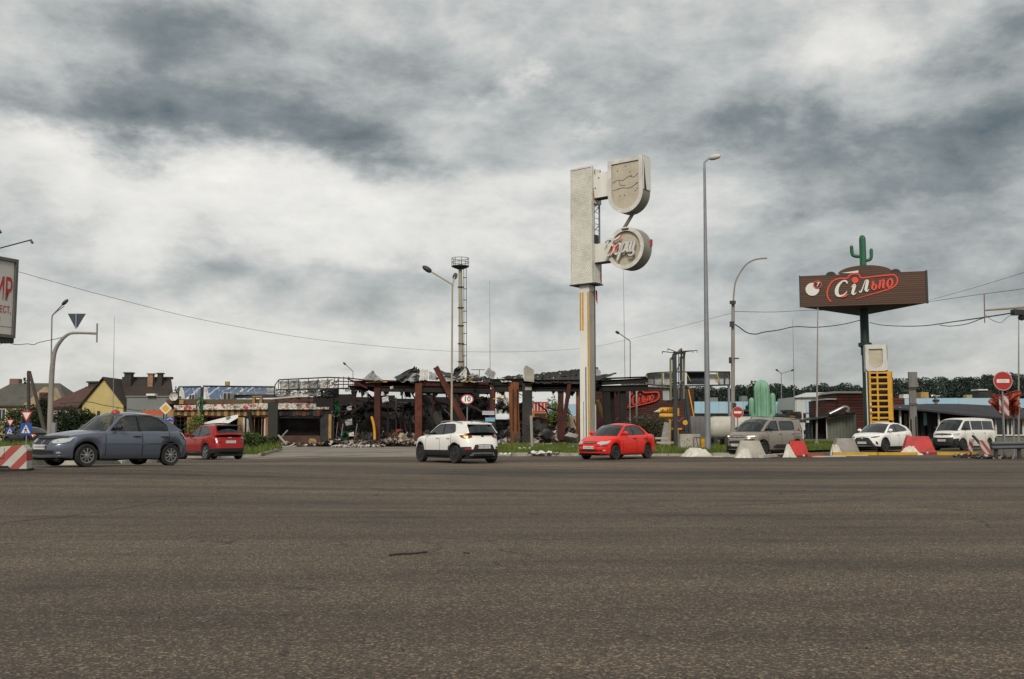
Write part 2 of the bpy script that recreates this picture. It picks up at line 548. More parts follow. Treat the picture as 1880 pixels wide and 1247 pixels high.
# side road that the right-hand cars come down
mb = MB()
a, c = Vector((6, 42.6, 0)), Vector((66, 93.5, 0))
d = (c - a).normalized()
nrm = Vector((-d.y, d.x, 0))
mb.grid([[a + d * s + nrm * o + Vector((0, 0, 0.004)) for o in lin(-9, 5.2, 4)] for s in lin(0, 79, 30)])
mb.build('side_road', ASPH, kind='structure')
def on_road(px, py):
 d_ = W(px, py, 10) - Vector((0, 0, CAM_H))
 q = Vector((0, 0, CAM_H)) + d_ * (CAM_H / -d_.z)
 return Vector((q.x, q.y, gz(q.x, q.y)))
TAR = M('tar_seam', '37312a', .85, hex2='4c4338', var=1.0, scale=1.5)
r4 = random.Random(21)
for k, (pts, w_) in enumerate([([(0, 962), (120, 950), (230, 936), (322, 919)], .05), ([(1080, 886), (1300, 880), (1500, 869), (1880, 861)], .14), ([(780, 1019), (798, 1011), (806, 1003), (800, 996)], .035),
    ([(0, 893), (420, 884), (900, 874)], .10), ([(1300, 930), (1500, 921), (1640, 905)], .07)]):
 P = smooth_pts([on_road(*q) for q in pts], 8)
 mb = MB()
 rows = []
 for i, q in enumerate(P):
  d_ = (P[min(i + 1, len(P) - 1)] - P[max(i - 1, 0)]).normalized()
  n_ = Vector((-d_.y, d_.x, 0))
  a_ = w_ * r4.uniform(.35, 1) * math.sin(math.pi * (i + .5) / (len(P) + .5)) ** .4
  j = n_ * r4.uniform(-.4, .4) * w_
  rows.append([q + j + n_ * a_ + Vector((0, 0, .004)), q + j - n_ * a_ + Vector((0, 0, .004))])
 mb.grid(rows)
 mb.build('tar_seam', TAR, kind='structure')
for (cx_, Y, a_, b_) in [(595, 49.5, 2.0, .5), (545, 50.5, 1.4, .3), (700, 56, 1.6, .6), (520, 58, 1.2, .5)]:
 c0 = W(cx_, 790, Y)
 mb = MB()
 n_ = 30
 ring_ = []
 for i in range(n_):
  t_ = 2 * math.pi * i / n_
  rr = 1 + .25 * math.sin(3 * t_ + Y) + .18 * math.sin(7 * t_) + r4.uniform(-.08, .08)
  x, y = c0.x + a_ * rr * math.cos(t_), Y + b_ * rr * math.sin(t_)
  ring_.append((x, y, gz(x, y) + .002))
 mb.add(ring_ + [(c0.x, Y, gz(c0.x, Y) + .002)], [(i, (i + 1) % n_, n_) for i in range(n_)])
 mb.build('oil_stain', M('oil_stain', '3a352f', .6, hex2='57504a', var=.8, scale=1.2), kind='structure')
# ------------------------------------------------------------------ grass verges
def poly_grid(poly, step):
 xs = [p[0] for p in poly]
 ys = [p[1] for p in poly]
 out = []
 x = min(xs)
 while x < max(xs):
  y = min(ys)
  while y < max(ys):
   if inside(poly, x, y):
    out.append((x, y))
   y += step
  x += step
 return out
def inside(poly, x, y):
 c = False
 n = len(poly)
 for i in range(n):
  (x1, y1), (x2, y2) = poly[i], poly[(i + 1) % n]
  if (y1 > y) != (y2 > y) and x < (x2 - x1) * (y - y1) / (y2 - y1) + x1:
   c = not c
 return c
def verge(name, poly, h=0.10):
 pts = [Vector(p) for p in poly]
 vs = [Vector((p[0], p[1])) for p in poly]
 n0 = len(vs)
 edges = [(i, (i + 1) % n0) for i in range(n0)]
 vs += [Vector(p) for p in poly_grid(poly, 1.6)]
 v2, e2, f2, *_ = delaunay_2d_cdt(vs, edges, [], 1, 1e-4)
 mb = MB()
 top = [(p.x, p.y, gz(p.x, p.y) + h + 0.05 * math.sin(p.x * 1.3) * math.cos(p.y * 0.9)) for p in v2]
 mb.add(top, f2)
 return mb.build(name, SOIL, smooth=60, kind='structure')
VERGE_R = [(-1.0, 46.9), (10.4, 46.9), (14.0, 52.2), (32, 69.5), (46, 82), (46, 96), (20, 92), (4, 77.5), (-0.6, 76), (-1.4, 60)]
VERGE_L = [(-44, 33.6), (-15.2, 33.6), (-13.6, 34.6), (-13.2, 38), (-14.4, 41.0), (-44, 41.5)]
VERGE_S = [(-40, 53), (-15.0, 51.6), (-13.2, 53), (-14.2, 62), (-19, 76), (-60, 78), (-60, 55)]
for nm, pl in (('grass_verge', VERGE_R), ('grass_verge', VERGE_L), ('grass_verge', VERGE_S)):
 verge(nm, pl)
def np_mesh(name, verts, faces, mat, parent=None, kind=None, shade=None):
 """verts (n,3), faces (m,k) as numpy arrays"""
 me = bpy.data.meshes.new(name)
 k = faces.shape[1]
 me.vertices.add(len(verts))
 me.vertices.foreach_set('co', verts.astype(np.float32).ravel())
 me.loops.add(faces.size)
 me.loops.foreach_set('vertex_index', faces.astype(np.int32).ravel())
 me.polygons.add(len(faces))
 me.polygons.foreach_set('loop_start', np.arange(0, faces.size, k, dtype=np.int32))
 me.polygons.foreach_set('loop_total', np.full(len(faces), k, dtype=np.int32))
 if shade is not None:
  at = me.attributes.new('tone', 'FLOAT', 'FACE')
  at.data.foreach_set('value', shade.astype(np.float32))
 me.materials.append(mat)
 me.update()
 me.validate()
 o = bpy.data.objects.new(name, me)
 COL.objects.link(o)
 if parent is not None:
  o.parent = parent
 if kind:
  o['kind'] = kind
 return o
def leaf_mat(key, dark, light, rough=0.6, extra=None):
 if key in MATS:
  return MATS[key]
 m = bpy.data.materials.new(key)
 m.use_nodes = True
 t = NT(m.node_tree)
 at = t.n('ShaderNodeAttribute', {'attribute_name': 'tone'})
 stops = [(0.0, C(dark)), (0.8, C(light))]
 if extra:
  stops.append((0.9, C(extra)))
 col = t.ramp(at.outputs[2], stops)
 bs = t.n('ShaderNodeBsdfPrincipled', Base_Color=col, Roughness=rough)
 bs.inputs['Specular IOR Level'].default_value = 0.25
 tl = t.n('ShaderNodeBsdfTranslucent', Color=col)
 mx = t.n('ShaderNodeMixShader', i0=0.25, i1=bs.outputs[0], i2=tl.outputs[0])
 t.n('ShaderNodeOutputMaterial', Surface=mx.outputs[0])
 MATS[key] = m
 return m
GRASSM = leaf_mat('grass_blades', '33421a', '66742f', extra='8a8550')
def grass(polys, n, hmin, hmax, wd, seed, name='grass', z0=0.1):
 rs = np.random.RandomState(seed)
 P = []
 for poly in polys:
  xs = [p[0] for p in poly]
  ys = [p[1] for p in poly]
  cnt = 0
  while cnt < n // len(polys):
   x, y = rs.uniform(min(xs), max(xs)), rs.uniform(min(ys), max(ys))
   if y > 68 and rs.rand() < 0.6:
    continue
   if inside(poly, x, y):
    P.append((x, y, gz(x, y) + z0 - 0.02))
    cnt += 1
 P = np.array(P)
 N = len(P)
 patch = 0.5 + 0.5 * np.sin(P[:, 0] * 1.7 + 2 * np.sin(P[:, 1] * .6)) * np.cos(P[:, 1] * 1.1 + np.sin(P[:, 0] * .9))
 h = rs.uniform(hmin, hmax, N) * (0.55 + 0.75 * patch)
 a = rs.uniform(0, 2 * np.pi, N)
 ln = rs.normal(0, 0.35, (N, 2)) * h[:, None]
 dx = np.stack([np.cos(a), np.sin(a), 0 * a], 1) * wd
 tip = P + np.stack([ln[:, 0], ln[:, 1], h], 1)
 V = np.stack([P - dx, P + dx, tip], 1).reshape(-1, 3)
 F = np.arange(3 * N).reshape(N, 3)
 tone = np.clip(0.45 * patch + rs.uniform(0, 0.5, N), 0, 1)
 return np_mesh(name, V, F, GRASSM, kind='stuff', shade=tone)
grass([VERGE_R], 60000, 0.10, 0.30, 0.025, 3)
grass([VERGE_L], 30000, 0.10, 0.28, 0.02, 4)
grass([VERGE_S], 40000, 0.15, 0.45, 0.03, 5)
# ------------------------------------------------------------------ leaves and trees
def leaves(centres, size, seed, flat=0.0):
 """leaf quads round the given centres -> verts, faces, tone"""
 rs = np.random.RandomState(seed)
 N = len(centres)
 a = rs.normal(size=(N, 3))
 a /= np.linalg.norm(a, axis=1)[:, None]
 bb = np.cross(a, rs.normal(size=(N, 3)))
 bb /= np.linalg.norm(bb, axis=1)[:, None]
 s = size * rs.uniform(0.6, 1.4, N)[:, None]
 c = np.asarray(centres)
 V = np.stack([c - a * s, c - bb * s * 0.45, c + a * s, c + bb * s * 0.45], 1).reshape(-1, 3)
 F = np.arange(4 * N).reshape(N, 4)
 return V, F
def crown_points(blobs, per, seed, fill=0.35):
 """blobs: (x, y, z, rx, ry, rz); points gathered in clumps towards the surface of each blob"""
 rs = np.random.RandomState(seed)
 out, tone = [], []
 for (x, y, z, rx, ry, rz) in blobs:
  nc = max(6, int(per / 22))
  d = rs.normal(size=(nc, 3))
  d /= np.linalg.norm(d, axis=1)[:, None]
  rad = rs.uniform(fill, 1.05, nc) ** 0.6
  cc = d * rad[:, None]
  for q in cc:
   k = 22
   p = q + rs.normal(0, 0.13, (k, 3))
   out.append(p * (rx, ry, rz) + (x, y, z))
   tone.append(np.clip(rs.uniform(0.1, 0.6) + rs.uniform(-.15, .3, k), 0, 1))
 return np.concatenate(out), np.concatenate(tone)
BARK = M('bark', '4a4034', 0.9, hex2='2a241d', var=0.9, scale=4, bump=0.6, bscale=18)
def tree(name, label, cat, base, blobs, per, size, lm, seed, group=None, trunk=0.12, limbs=3, parts=('trunk', 'crown')):
 t = thing(name, label, cat, base, group=group)
 P, tone = crown_points(blobs, per, seed)
 V, F = leaves(P, size, seed + 1)
 r2 = random.Random(seed)
 top = max(bl[2] for bl in blobs)
 mb = MB()
 pts = [(0, 0, -0.1), (r2.uniform(-.1, .1), 0, top * 0.35), (r2.uniform(-.2, .2), r2.uniform(-.1, .1), top * 0.7), (0, 0, top)]
 mb.tube(smooth_pts(pts, 3), [trunk * (1 - 0.8 * i / 9) for i in range(10)], 7)
 for k in range(limbs):
  bl = r2.choice(blobs)
  z0 = top * r2.uniform(0.25, 0.6)
  mb.tube([(0, 0, z0), ((bl[0]) * .5, bl[1] * .5, (z0 + bl[2]) / 2), (bl[0], bl[1], bl[2] + bl[5] * .4)], [trunk * .5, trunk * .3, trunk * .1], 5)
 mb.build(parts[0], BARK, t, smooth=50)
 np_mesh(parts[1], V, F, lm, t, shade=tone)
 return t
LEAF_DK = leaf_mat('leaf_dark', '131c10', '2d3c1e')
LEAF_MD = leaf_mat('leaf_mid', '22301a', '4d5c2c')
LEAF_LT = leaf_mat('leaf_light', '3a4a22', '768344')
LEAF_PK = leaf_mat('leaf_blossom', '33301f', '5d5a48', extra='b9a5a4')
LEAF_FAR = leaf_mat('leaf_far', '1d2722', '37443a')
# far wood along the horizon: one mass
def wood():
 rs = np.random.RandomState(11)
 P, T = [], []
 top = [(1180, 716), (1280, 712), (1330, 716), (1352, 709), (1390, 706), (1430, 706), (1470, 712), (1520, 706), (1570, 708), (1600, 705), (1640, 700),
 (1690, 697), (1740, 696), (1790, 693), (1850, 688), (1880, 690), (2100, 684), (2400, 690)]
 px = 1180.0
 i = 0
 while px < 2400:
  Y = 380 + rs.uniform(-12, 25)
  ty = interp(px, top) + rs.uniform(-3, 7)
  tp = W(px, ty, Y)
  base = W(px, 790, Y)
  r = rs.uniform(3.5, 7.0)
  h = tp.z
  n = 1500
  u = rs.uniform(0, 1, n)
  d = rs.normal(size=(n, 3))
  d /= np.linalg.norm(d, axis=1)[:, None]
  zc = h * (0.25 + 0.75 * u)
  pinch = np.sqrt(np.clip(1.08 - u ** 2.2, 0.05, 1))
  q = np.stack([tp.x + d[:, 0] * r * pinch, Y + d[:, 1] * r * pinch, np.minimum(zc + d[:, 2] * 0.6, h + 0.3)], 1)
  P.append(q)
  T.append(np.clip(rs.uniform(0, 0.6) + 0.35 * rs.rand(n), 0, 1))
  px += rs.uniform(5, 12)
 P = np.concatenate(P)
 V, F = leaves(P, 0.42, 12)
 np_mesh('far_wood', V, F, LEAF_FAR, kind='stuff', shade=np.concatenate(T))
 mb = MB()      # dark box painted as the shade inside the wood
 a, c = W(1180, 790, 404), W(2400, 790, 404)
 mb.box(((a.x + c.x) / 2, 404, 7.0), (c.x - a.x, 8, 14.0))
 mb.build('wood_dark_core', M('wood_shade', '161c17', 0.95), kind='structure')
wood()
# ------------------------------------------------------------------ kerbs
KERB_W = M('kerb_white', 'b9b4a6', 0.85, hex2='77726a', var=0.9, scale=3)
KERB_B = M('kerb_black', '2e3133', 0.85, hex2='555450', var=0.7, scale=3)
KERB_G = M('kerb_grey', 'a29c8f', 0.9, hex2='6d675d', var=0.9, scale=3)
def kerb_run(pts, label, matf, group, step=1.0):
 """individual kerb stones along a polyline"""
 P = [Vector((p[0], p[1], 0)) for p in pts]
 root = thing('kerb', label, 'kerb', (P[0].x, P[0].y, gz(P[0].x, P[0].y)), group=group)
 i = 0
 for a, c in zip(P, P[1:]):
  L = (c - a).length
  n = max(1, round(L / step))
  for k in range(n):
   p, q = a.lerp(c, (k + 0.015) / n), a.lerp(c, (k + 0.985) / n)
   z = gz((p.x + q.x) / 2, (p.y + q.y) / 2)
   j = rnd.uniform(-.03, .03)
   mb = MB()
   mb.beam((p.x, p.y + j, z + 0.035 + j), (q.x, q.y + j, z + 0.035 + j), 0.16, 0.21)
   mb.build('kerb_stone', matf(i), root, world=True)
   i += 1
 return root
kerb_run([(-22, 33.5), (-15.2, 33.5), (-13.5, 34.5), (-13.1, 38)], 'kerb painted in black and white blocks beside the grey hatchback',
 lambda i: KERB_W if i % 2 else KERB_B, 'kerbs round the verges')
kerb_run([(-1.5, 60), (-1.1, 48), (-0.7, 47.0), (0.0, 46.75), (10.4, 46.75)], 'low grey kerb along the grass behind the bright red sedan', lambda i: KERB_G, 'kerbs round the verges')
kerb_run([(-20.5, 51.5), (-15.0, 51.5), (-13.3, 52.7), (-13.9, 60)], 'curved pale kerb round the grass right of the dark red car', lambda i: KERB_G, 'kerbs round the verges')
# ================================================================== houses on the left
GLZ = M('dark_window', '14181a', 0.12, hex2='2b3236', var=0.5, scale=1.5, spec=0.8)
TRIM_W = M('white_trim', 'cfcbc0', 0.6, var=0.3, scale=2)
ROOF_BR = M('brown_tiles', '34291f', 0.85, hex2='211b17', var=0.8, scale=1.2, bump=0.6, bscale=9)
ROOF_DK = M('dark_tiles', '262423', 0.85, hex2='3a332d', var=0.7, scale=1.2, bump=0.6, bscale=9)
ROOF_RD = M('red_tiles', '54352a', 0.85, hex2='2f2320', var=0.8, scale=0.9, bump=0.6, bscale=9)
ROOF_GR = M('grey_slate', '55524a', 0.85, hex2='37352f', var=0.8, scale=0.9, bump=0.5, bscale=9)
WALL_YE = M('yellow_render', 'bba96f', 0.9, hex2='8f8054', var=0.5, scale=0.8)
WALL_BE = M('beige_render', 'a58f6f', 0.9, hex2='7c6a52', var=0.6, scale=0.8)
WALL_PK = M('pink_render', '9c8c82', 0.9, hex2='73675f', var=0.5, scale=0.8)
CHIM = bricks('chimney_brick', '7d4a35', '623a2b', '8c8175', 0.3, 0.1, 0.015)
CHIM_Y = bricks('chimney_brick_pale', 'a5754a', '8c6040', '8c8175', 0.3, 0.1, 0.015)
def frame_window(root, x0, x1, z0, z1, y, name='window', mat=GLZ, bars=1):
 """recess-less window: proud frame and a pane set behind it (root's own coordinates, facing -y)"""
 w_ = MB()
 w_.box2((x0, y - 0.02, z0), (x1, y + 0.04, z1))
 o = w_.build(name, mat, root)
 f = MB()
 f.ring([(x0 - .08, z0 - .08), (x1 + .08, z0 - .08), (x1 + .08, z1 + .08), (x0 - .08, z1 + .08)],
 [(x0 + .02, z0 + .02), (x1 - .02, z0 + .02), (x1 - .02, z1 - .02), (x0 + .02, z1 - .02)], y - 0.07, y + 0.03)
 for k in range(bars):
  xm = x0 + (x1 - x0) * (k + 1) / (bars + 1)
  f.box2((xm - .03, y - .06, z0 + .02), (xm + .03, y - .022, z1 - .02))
 f.build('window_frame', TRIM_W, o)
 return o
def gable_house(label, cat, c, rz, w, dpt, eave, ridge, wallm, roofm, windows=(), chim=(), over=0.45, axis='x', hip=0.0, group=None):
 """ridge along local x (or y); local front faces -y"""
 hw, hd = w / 2, dpt / 2
 t = thing('house', label, cat, (c[0] - math.sin(rz) * hd, c[1] + math.cos(rz) * hd, c[2]), rz, group)
 mb = MB()
 if axis == 'x':
  mb.box2((-hw, -hd, -.3), (hw, hd, eave))
  if hip == 0:
   mb.add([(-hw, -hd, eave), (-hw, hd, eave), (-hw, 0, ridge - .12), (hw, -hd, eave), (hw, hd, eave), (hw, 0, ridge - .12)],
 [(0, 1, 2), (3, 5, 4)])
 else:
  mb.box2((-hw, -hd, -.3), (hw, hd, eave))
  mb.add([(-hw, -hd, eave), (hw, -hd, eave), (0, -hd, ridge - .12), (-hw, hd, eave), (hw, hd, eave), (0, hd, ridge - .12)], [(0, 1, 2), (3, 5, 4)])
 mb.build('wall', wallm, t)
 r_ = MB()
 th = 0.16
 if axis == 'x':
  sl = (ridge - eave) / hd
  e = eave - over * sl
  for s in (-1, 1):
   p = [(-hw - over, s * (hd + over), e), (hw + over, s * (hd + over), e), (hw + over - hip, 0, ridge), (-hw - over + hip, 0, ridge)]
   q = [(a_, b_, c_ + th) for a_, b_, c_ in p]
   r_.add(p + q, [(0, 1, 2, 3), (4, 5, 6, 7), (0, 1, 5, 4), (1, 2, 6, 5), (2, 3, 7, 6), (3, 0, 4, 7)])
  if hip:
   for s in (-1, 1):
    x0, x1 = s * (hw + over), s * (hw + over - hip)
    p = [(x0, -hd - over, e + .01), (x0, hd + over, e + .01), (x1, 0, ridge + .01)]
    q = [(a_, b_, c_ + th) for a_, b_, c_ in p]
    r_.add(p + q, [(0, 1, 2), (3, 4, 5), (0, 1, 4, 3), (1, 2, 5, 4), (2, 0, 3, 5)])
 else:
  sl = (ridge - eave) / hw
  e = eave - over * sl
  for s in (-1, 1):
   p = [(s * (hw + over), -hd - over, e), (s * (hw + over), hd + over, e), (0, hd + over, ridge), (0, -hd - over, ridge)]
   q = [(a_, b_, c_ + th) for a_, b_, c_ in p]
   r_.add(p + q, [(0, 1, 2, 3), (4, 5, 6, 7), (0, 1, 5, 4), (1, 2, 6, 5), (2, 3, 7, 6), (3, 0, 4, 7)])
 ro = r_.build('roof', roofm, t)
 for (cx, cy, zt, s, mat, cap) in chim:
  b_ = MB()
  b_.box2((cx - s / 2, cy - s / 2, ridge - 2.4), (cx + s / 2, cy + s / 2, zt))
  if cap:
   b_.box2((cx - s / 2 - .15, cy - s / 2 - .15, zt), (cx + s / 2 + .15, cy + s / 2 + .15, zt + .18))
  b_.build('chimney', mat, ro)
 for (x0, x1, z0, z1) in windows:
  frame_window(t, x0, x1, z0, z1, -hd - 0.02)
 return t
def sc(Y):
 return FPX / Y          # pixels per metre at depth Y
# far-left beige house, 120 m off
p = W(34, 790, 120)
t = gable_house('beige two storey house with grey slate roof and brick chimney on far left', 'house', (p.x, p.y, 0), R(4), 10.5, 9, 4.3, 6.9, WALL_BE, ROOF_GR,
    [(-4.6, -3.7, 2.2, 3.7), (-2.4, -1.6, 2.2, 3.7), (-.8, 0.3, 2.2, 3.7)], [(-2.6, 0.4, 7.6, 1.1, CHIM, False)], hip=2.8)
mb = MB()
mb.box2((1.0, -5.2, 0), (5.0, -4.5, 4.2))
mb.add([(.7, -5.3, 4.2), (5.4, -5.3, 4.2), (3.1, -5.3, 6.4), (.7, 0, 4.2), (5.4, 0, 4.2), (3.1, 0, 6.4)], [(0, 1, 2), (0, 2, 5, 3), (1, 4, 5, 2)])
mb.build('bay', WALL_BE, t)
mb = MB()
mb.box2((2.6, -5.45, 4.6), (3.8, -5.31, 5.7))
mb.build('attic_window', M('brown_shutter', '4a221c', 0.7), t)
# house with dark and reddish roof
p = W(150, 790, 112)
gable_house('house with dark and reddish hipped roof and chunky dark chimneys', 'house', (p.x, p.y, 0), R(-14), 9.0, 9, 4.0, 6.6, WALL_PK, ROOF_RD,
   [(-2.6, -1.6, 1.8, 3.2), (0.6, 1.6, 1.8, 3.2)], [(-3.0, 0.3, 6.3, .5, ROOF_DK, False), (-1.6, -.2, 6.7, 1.2, ROOF_DK, True), (2.2, 0, 6.9, 1.0, ROOF_DK, True)], hip=3.2)
# yellow gable house: gable to the camera on its left half, long brown roof to the right
p = W(187, 790, 104)
t = gable_house('yellow house with steep gable and long dark brown roof', 'house', (p.x, p.y, 0), R(0), 4.3, 9, 3.9, 6.6, WALL_YE, ROOF_BR, [], [], axis='y', over=0.3)
mb = MB()
mb.box2((-.55, -4.56, 2.0), (-.25, -4.5, 3.2))
mb.build('window', GLZ, t)
mb = MB()
mb.box2((2.16, -3.6, -.3), (6.6, 5, 3.7))
mb.build('side_wall', WALL_YE, t)
r_ = MB()
p_ = [(1.2, -4.2, 3.5), (7.4, -4.2, 3.6), (5.35, 0.4, 6.75), (0.1, 0.4, 6.85)]
q_ = [(a_, b_, c_ + .16) for a_, b_, c_ in p_]
r_.add(p_ + q_, [(0, 1, 2, 3), (4, 5, 6, 7), (0, 1, 5, 4), (1, 2, 6, 5), (2, 3, 7, 6), (3, 0, 4, 7)])
r_.box2((0.1, 0.1, 6.75), (5.5, 0.7, 7.0))
ro = r_.build('roof', ROOF_BR, t)
for cx, zt, s, m_ in ((1.2, 7.3, .75, ROOF_DK), (3.6, 7.2, .55, CHIM_Y), (4.6, 7.25, .5, ROOF_DK)):
 mb = MB()
 mb.box2((cx - s / 2, -.8 - s / 2, 5.3), (cx + s / 2, -.8 + s / 2, zt))
 mb.box2((cx - s / 2 - .1, -.9 - s / 2, zt), (cx + s / 2 + .1, -.7 + s / 2, zt + .13))
 mb.build('chimney', m_, ro)
mb = MB()
mb.box2((2.5, -3.64, 1.9), (3.4, -3.58, 3.4))
mb.build('window', GLZ, t)
# grey hoarding box
HOARD = M('grey_sheet', '70736f', 0.6, hex2='5a5d5a', var=0.5, scale=.7)
t0 = W(231, 790, 92)
t = thing('shed', 'plain grey flat-roofed shed beside the yellow gable house', 'shed', (t0.x, t0.y, 0))
mb = MB()
mb.box2((0, 0, -.2), (5.1, 4, 4.25))
mb.build('wall', HOARD, t)
mb = MB()
mb.box2((-.1, -.1, 4.25), (5.2, 4.1, 4.36))
mb.build('roof', HOARD, t)
mb = MB()
mb.box2((1.9, -.4, 4.36), (2.7, .3, 4.55))
mb.build('vent', TRIM_W, t)
# bushes and trees on the left
left_bush = [
 (W(28, 790, 100), [(0, 0, 1.6, 1.7, 1.2, 1.6)], 'low dark bush behind the small crossing sign', LEAF_MD),
 (W(62, 790, 98), [(0, 0, 1.8, 1.1, 1.1, 2.0), (.8, 0, 1.2, 1.4, 1, 1.3)], 'tall narrow evergreen rising before the beige house', LEAF_DK),
 (W(82, 790, 96), [(0, 0, 2.1, .8, .8, 2.2), (-.9, 0, 1.2, 1, 1, 1.4)], 'pointed evergreen standing against the leaning pole', LEAF_DK),
 (W(112, 790, 95), [(0, 0, 1.5, 1.7, 1.2, 1.6)], 'broad dark shrub behind the curved sign post', LEAF_DK),
 (W(138, 790, 94), [(0, 0, 1.6, 1.7, 1.2, 1.8), (1, 0, 1.2, 1.2, 1, 1.3)], 'dense dark shrub below the reddish roofed house', LEAF_DK),
 (W(160, 790, 93), [(0, 0, 1.3, 1.5, 1.1, 1.5)], 'dark shrub touching the corner of the yellow house', LEAF_DK),
]
for i, (pp, bl, lab, lm) in enumerate(left_bush):
 tree('evergreen_bush', lab, 'bush', (pp.x, pp.y, 0), bl, 2600, 0.13, lm, 40 + i, group='bushes below the houses', trunk=.09, limbs=2)
pp = W(318, 790, 100)
tree('conifer_tree', 'small conifer tip showing beside the white satellite dish', 'tree', (pp.x, pp.y, 0), [(0, 0, 3.4, .6, .6, 1.9), (-.5, 0, 2.6, .5, .5, 1.3)], 900, .13, LEAF_DK, 61)
pp = W(1388, 790, 150)
tree('poplar_tree', 'narrow dark poplar behind the green cactus statue', 'tree', (pp.x, pp.y, 0), [(0, 0, 5.6, 1.0, 1, 3.1), (-.5, 0, 3.2, 1.1, 1.0, 2.5)], 1400, .22, LEAF_DK, 62)
pp = W(1014, 790, 118)
tree('broadleaf_tree', 'leafy tree seen through the gap in the burnt store', 'tree', (pp.x, pp.y, 0), [(0, 0, 3.6, 1.2, 1.2, 1.3), (1.0, 0, 2.9, 1.1, 1, 1.2), (-.3, .2, 2.3, .8, .8, 1)], 900, .14, LEAF_LT, 63)
pp = W(972, 790, 112)
tree('bare_tree', 'scorched half bare tree above the red and white panel', 'tree', (pp.x, pp.y, 0), [(0, 0, 4.0, 1.0, .8, .7), (.5, 0, 3.3, .7, .6, .9)], 180, .12, LEAF_DK, 64, trunk=.14, limbs=8)
for i, (px, Y, h, wd) in enumerate([(1160, 72, 1.5, 1.0), (1178, 71, 1.75, 1.1), (1196, 71, 1.9, 1.2), (1212, 72, 1.7, 1.1), (1226, 73, 1.3, 0.9)]):
 pp = W(px, 790, Y)
 lab = ['blossoming bush nearest the stripe-painted pylon', 'blossoming bush below the start of the red wall lettering', 'tallest blossoming bush below the red wall lettering',
 'blossoming bush just left of the yellow wreck', 'small blossoming bush under the yellow wreck'][i]
 tree('blossom_bush', lab, 'bush', (pp.x, pp.y, 0.05), [(0, 0, h * .6, wd, .8, h * .62)], 2200, .075, LEAF_PK, 70 + i, group='blossoming bushes by the brick wall', trunk=.06, limbs=4)
for i, (px, py, Y, h) in enumerate([(455, 826, 60, 1.0), (474, 826, 62, .9), (490, 824, 64, .7), (362, 830, 66, 2.0), (425, 830, 68, 1.3)]):
 pp = W(px, 790, Y)
 lab = ['leafy green shrub right behind the dark red car', 'low green shrub on the verge by the shop doorway', 'small weed shrub at the end of the verge',
 'tall green shrub before the orange shop corner', 'green shrub under the white awning'][i]
 tree('shrub', lab, 'bush', (pp.x, pp.y, gz(pp.x, pp.y) + .05), [(0, 0, h * .5, .75, .6, h * .55)], 1500, .085, [LEAF_MD, LEAF_MD, LEAF_MD, LEAF_LT, LEAF_MD][i], 80 + i, group='shrubs before the shop', trunk=.04, limbs=3)
# ================================================================== vehicles
RUB = M('tyre_rubber', '1b1a19', 0.9, hex2='2c2926', var=0.6, scale=6)
PLAST = M('black_plastic', '1c1d1e', 0.6, hex2='2b2a28', var=0.6, scale=4)
DARKIN = M('dark_interior', '141414', 0.9, var=0.3)
UNDER = M('underbody', '0e0e0e', 0.95, var=0.3)
SEATM = M('seat_fabric', '2b2c2f', 0.95, var=0.4)
CHROME = M('chrome', 'c8cacb', 0.18, metal=1.0, var=0.1)
ALLOY = M('alloy', 'a9abac', 0.32, metal=0.85, hex2='6f6d69', var=0.5, scale=5)
ALLOY_D = M('alloy_dark', '4d4f52', 0.35, metal=0.8, hex2='2b2b2b', var=0.5, scale=5)
PLATE = M('plate_white', 'c9c8c2', 0.5, var=0.2)
INK = M('plate_ink', '1d1f24', 0.6, var=0.1)
LAMP_CL = M('lamp_clear', 'a9adaa', 0.08, hex2='8d918f', var=0.7, scale=7, coat=1.0, spec=0.8)
LAMP_RD = M('lamp_red', '8e1512', 0.15, hex2='4d0a0a', var=0.6, scale=9, coat=1.0)
LAMP_OR = M('lamp_orange', 'd4602a', 0.2, var=0.3, coat=1.0)
LIT = M('lamp_lit', 'ffdca0', 0.3, var=0.0, emit=2.2)
LIT_OR = M('indicator_lit', 'ff9a48', 0.3, var=0.0, emit=1.6)
GL_CLEAR = glass('glass_clear', 0.45)
GL_TINT = glass('glass_tinted', 0.07)
GL_MID = glass('glass_mid', 0.22)
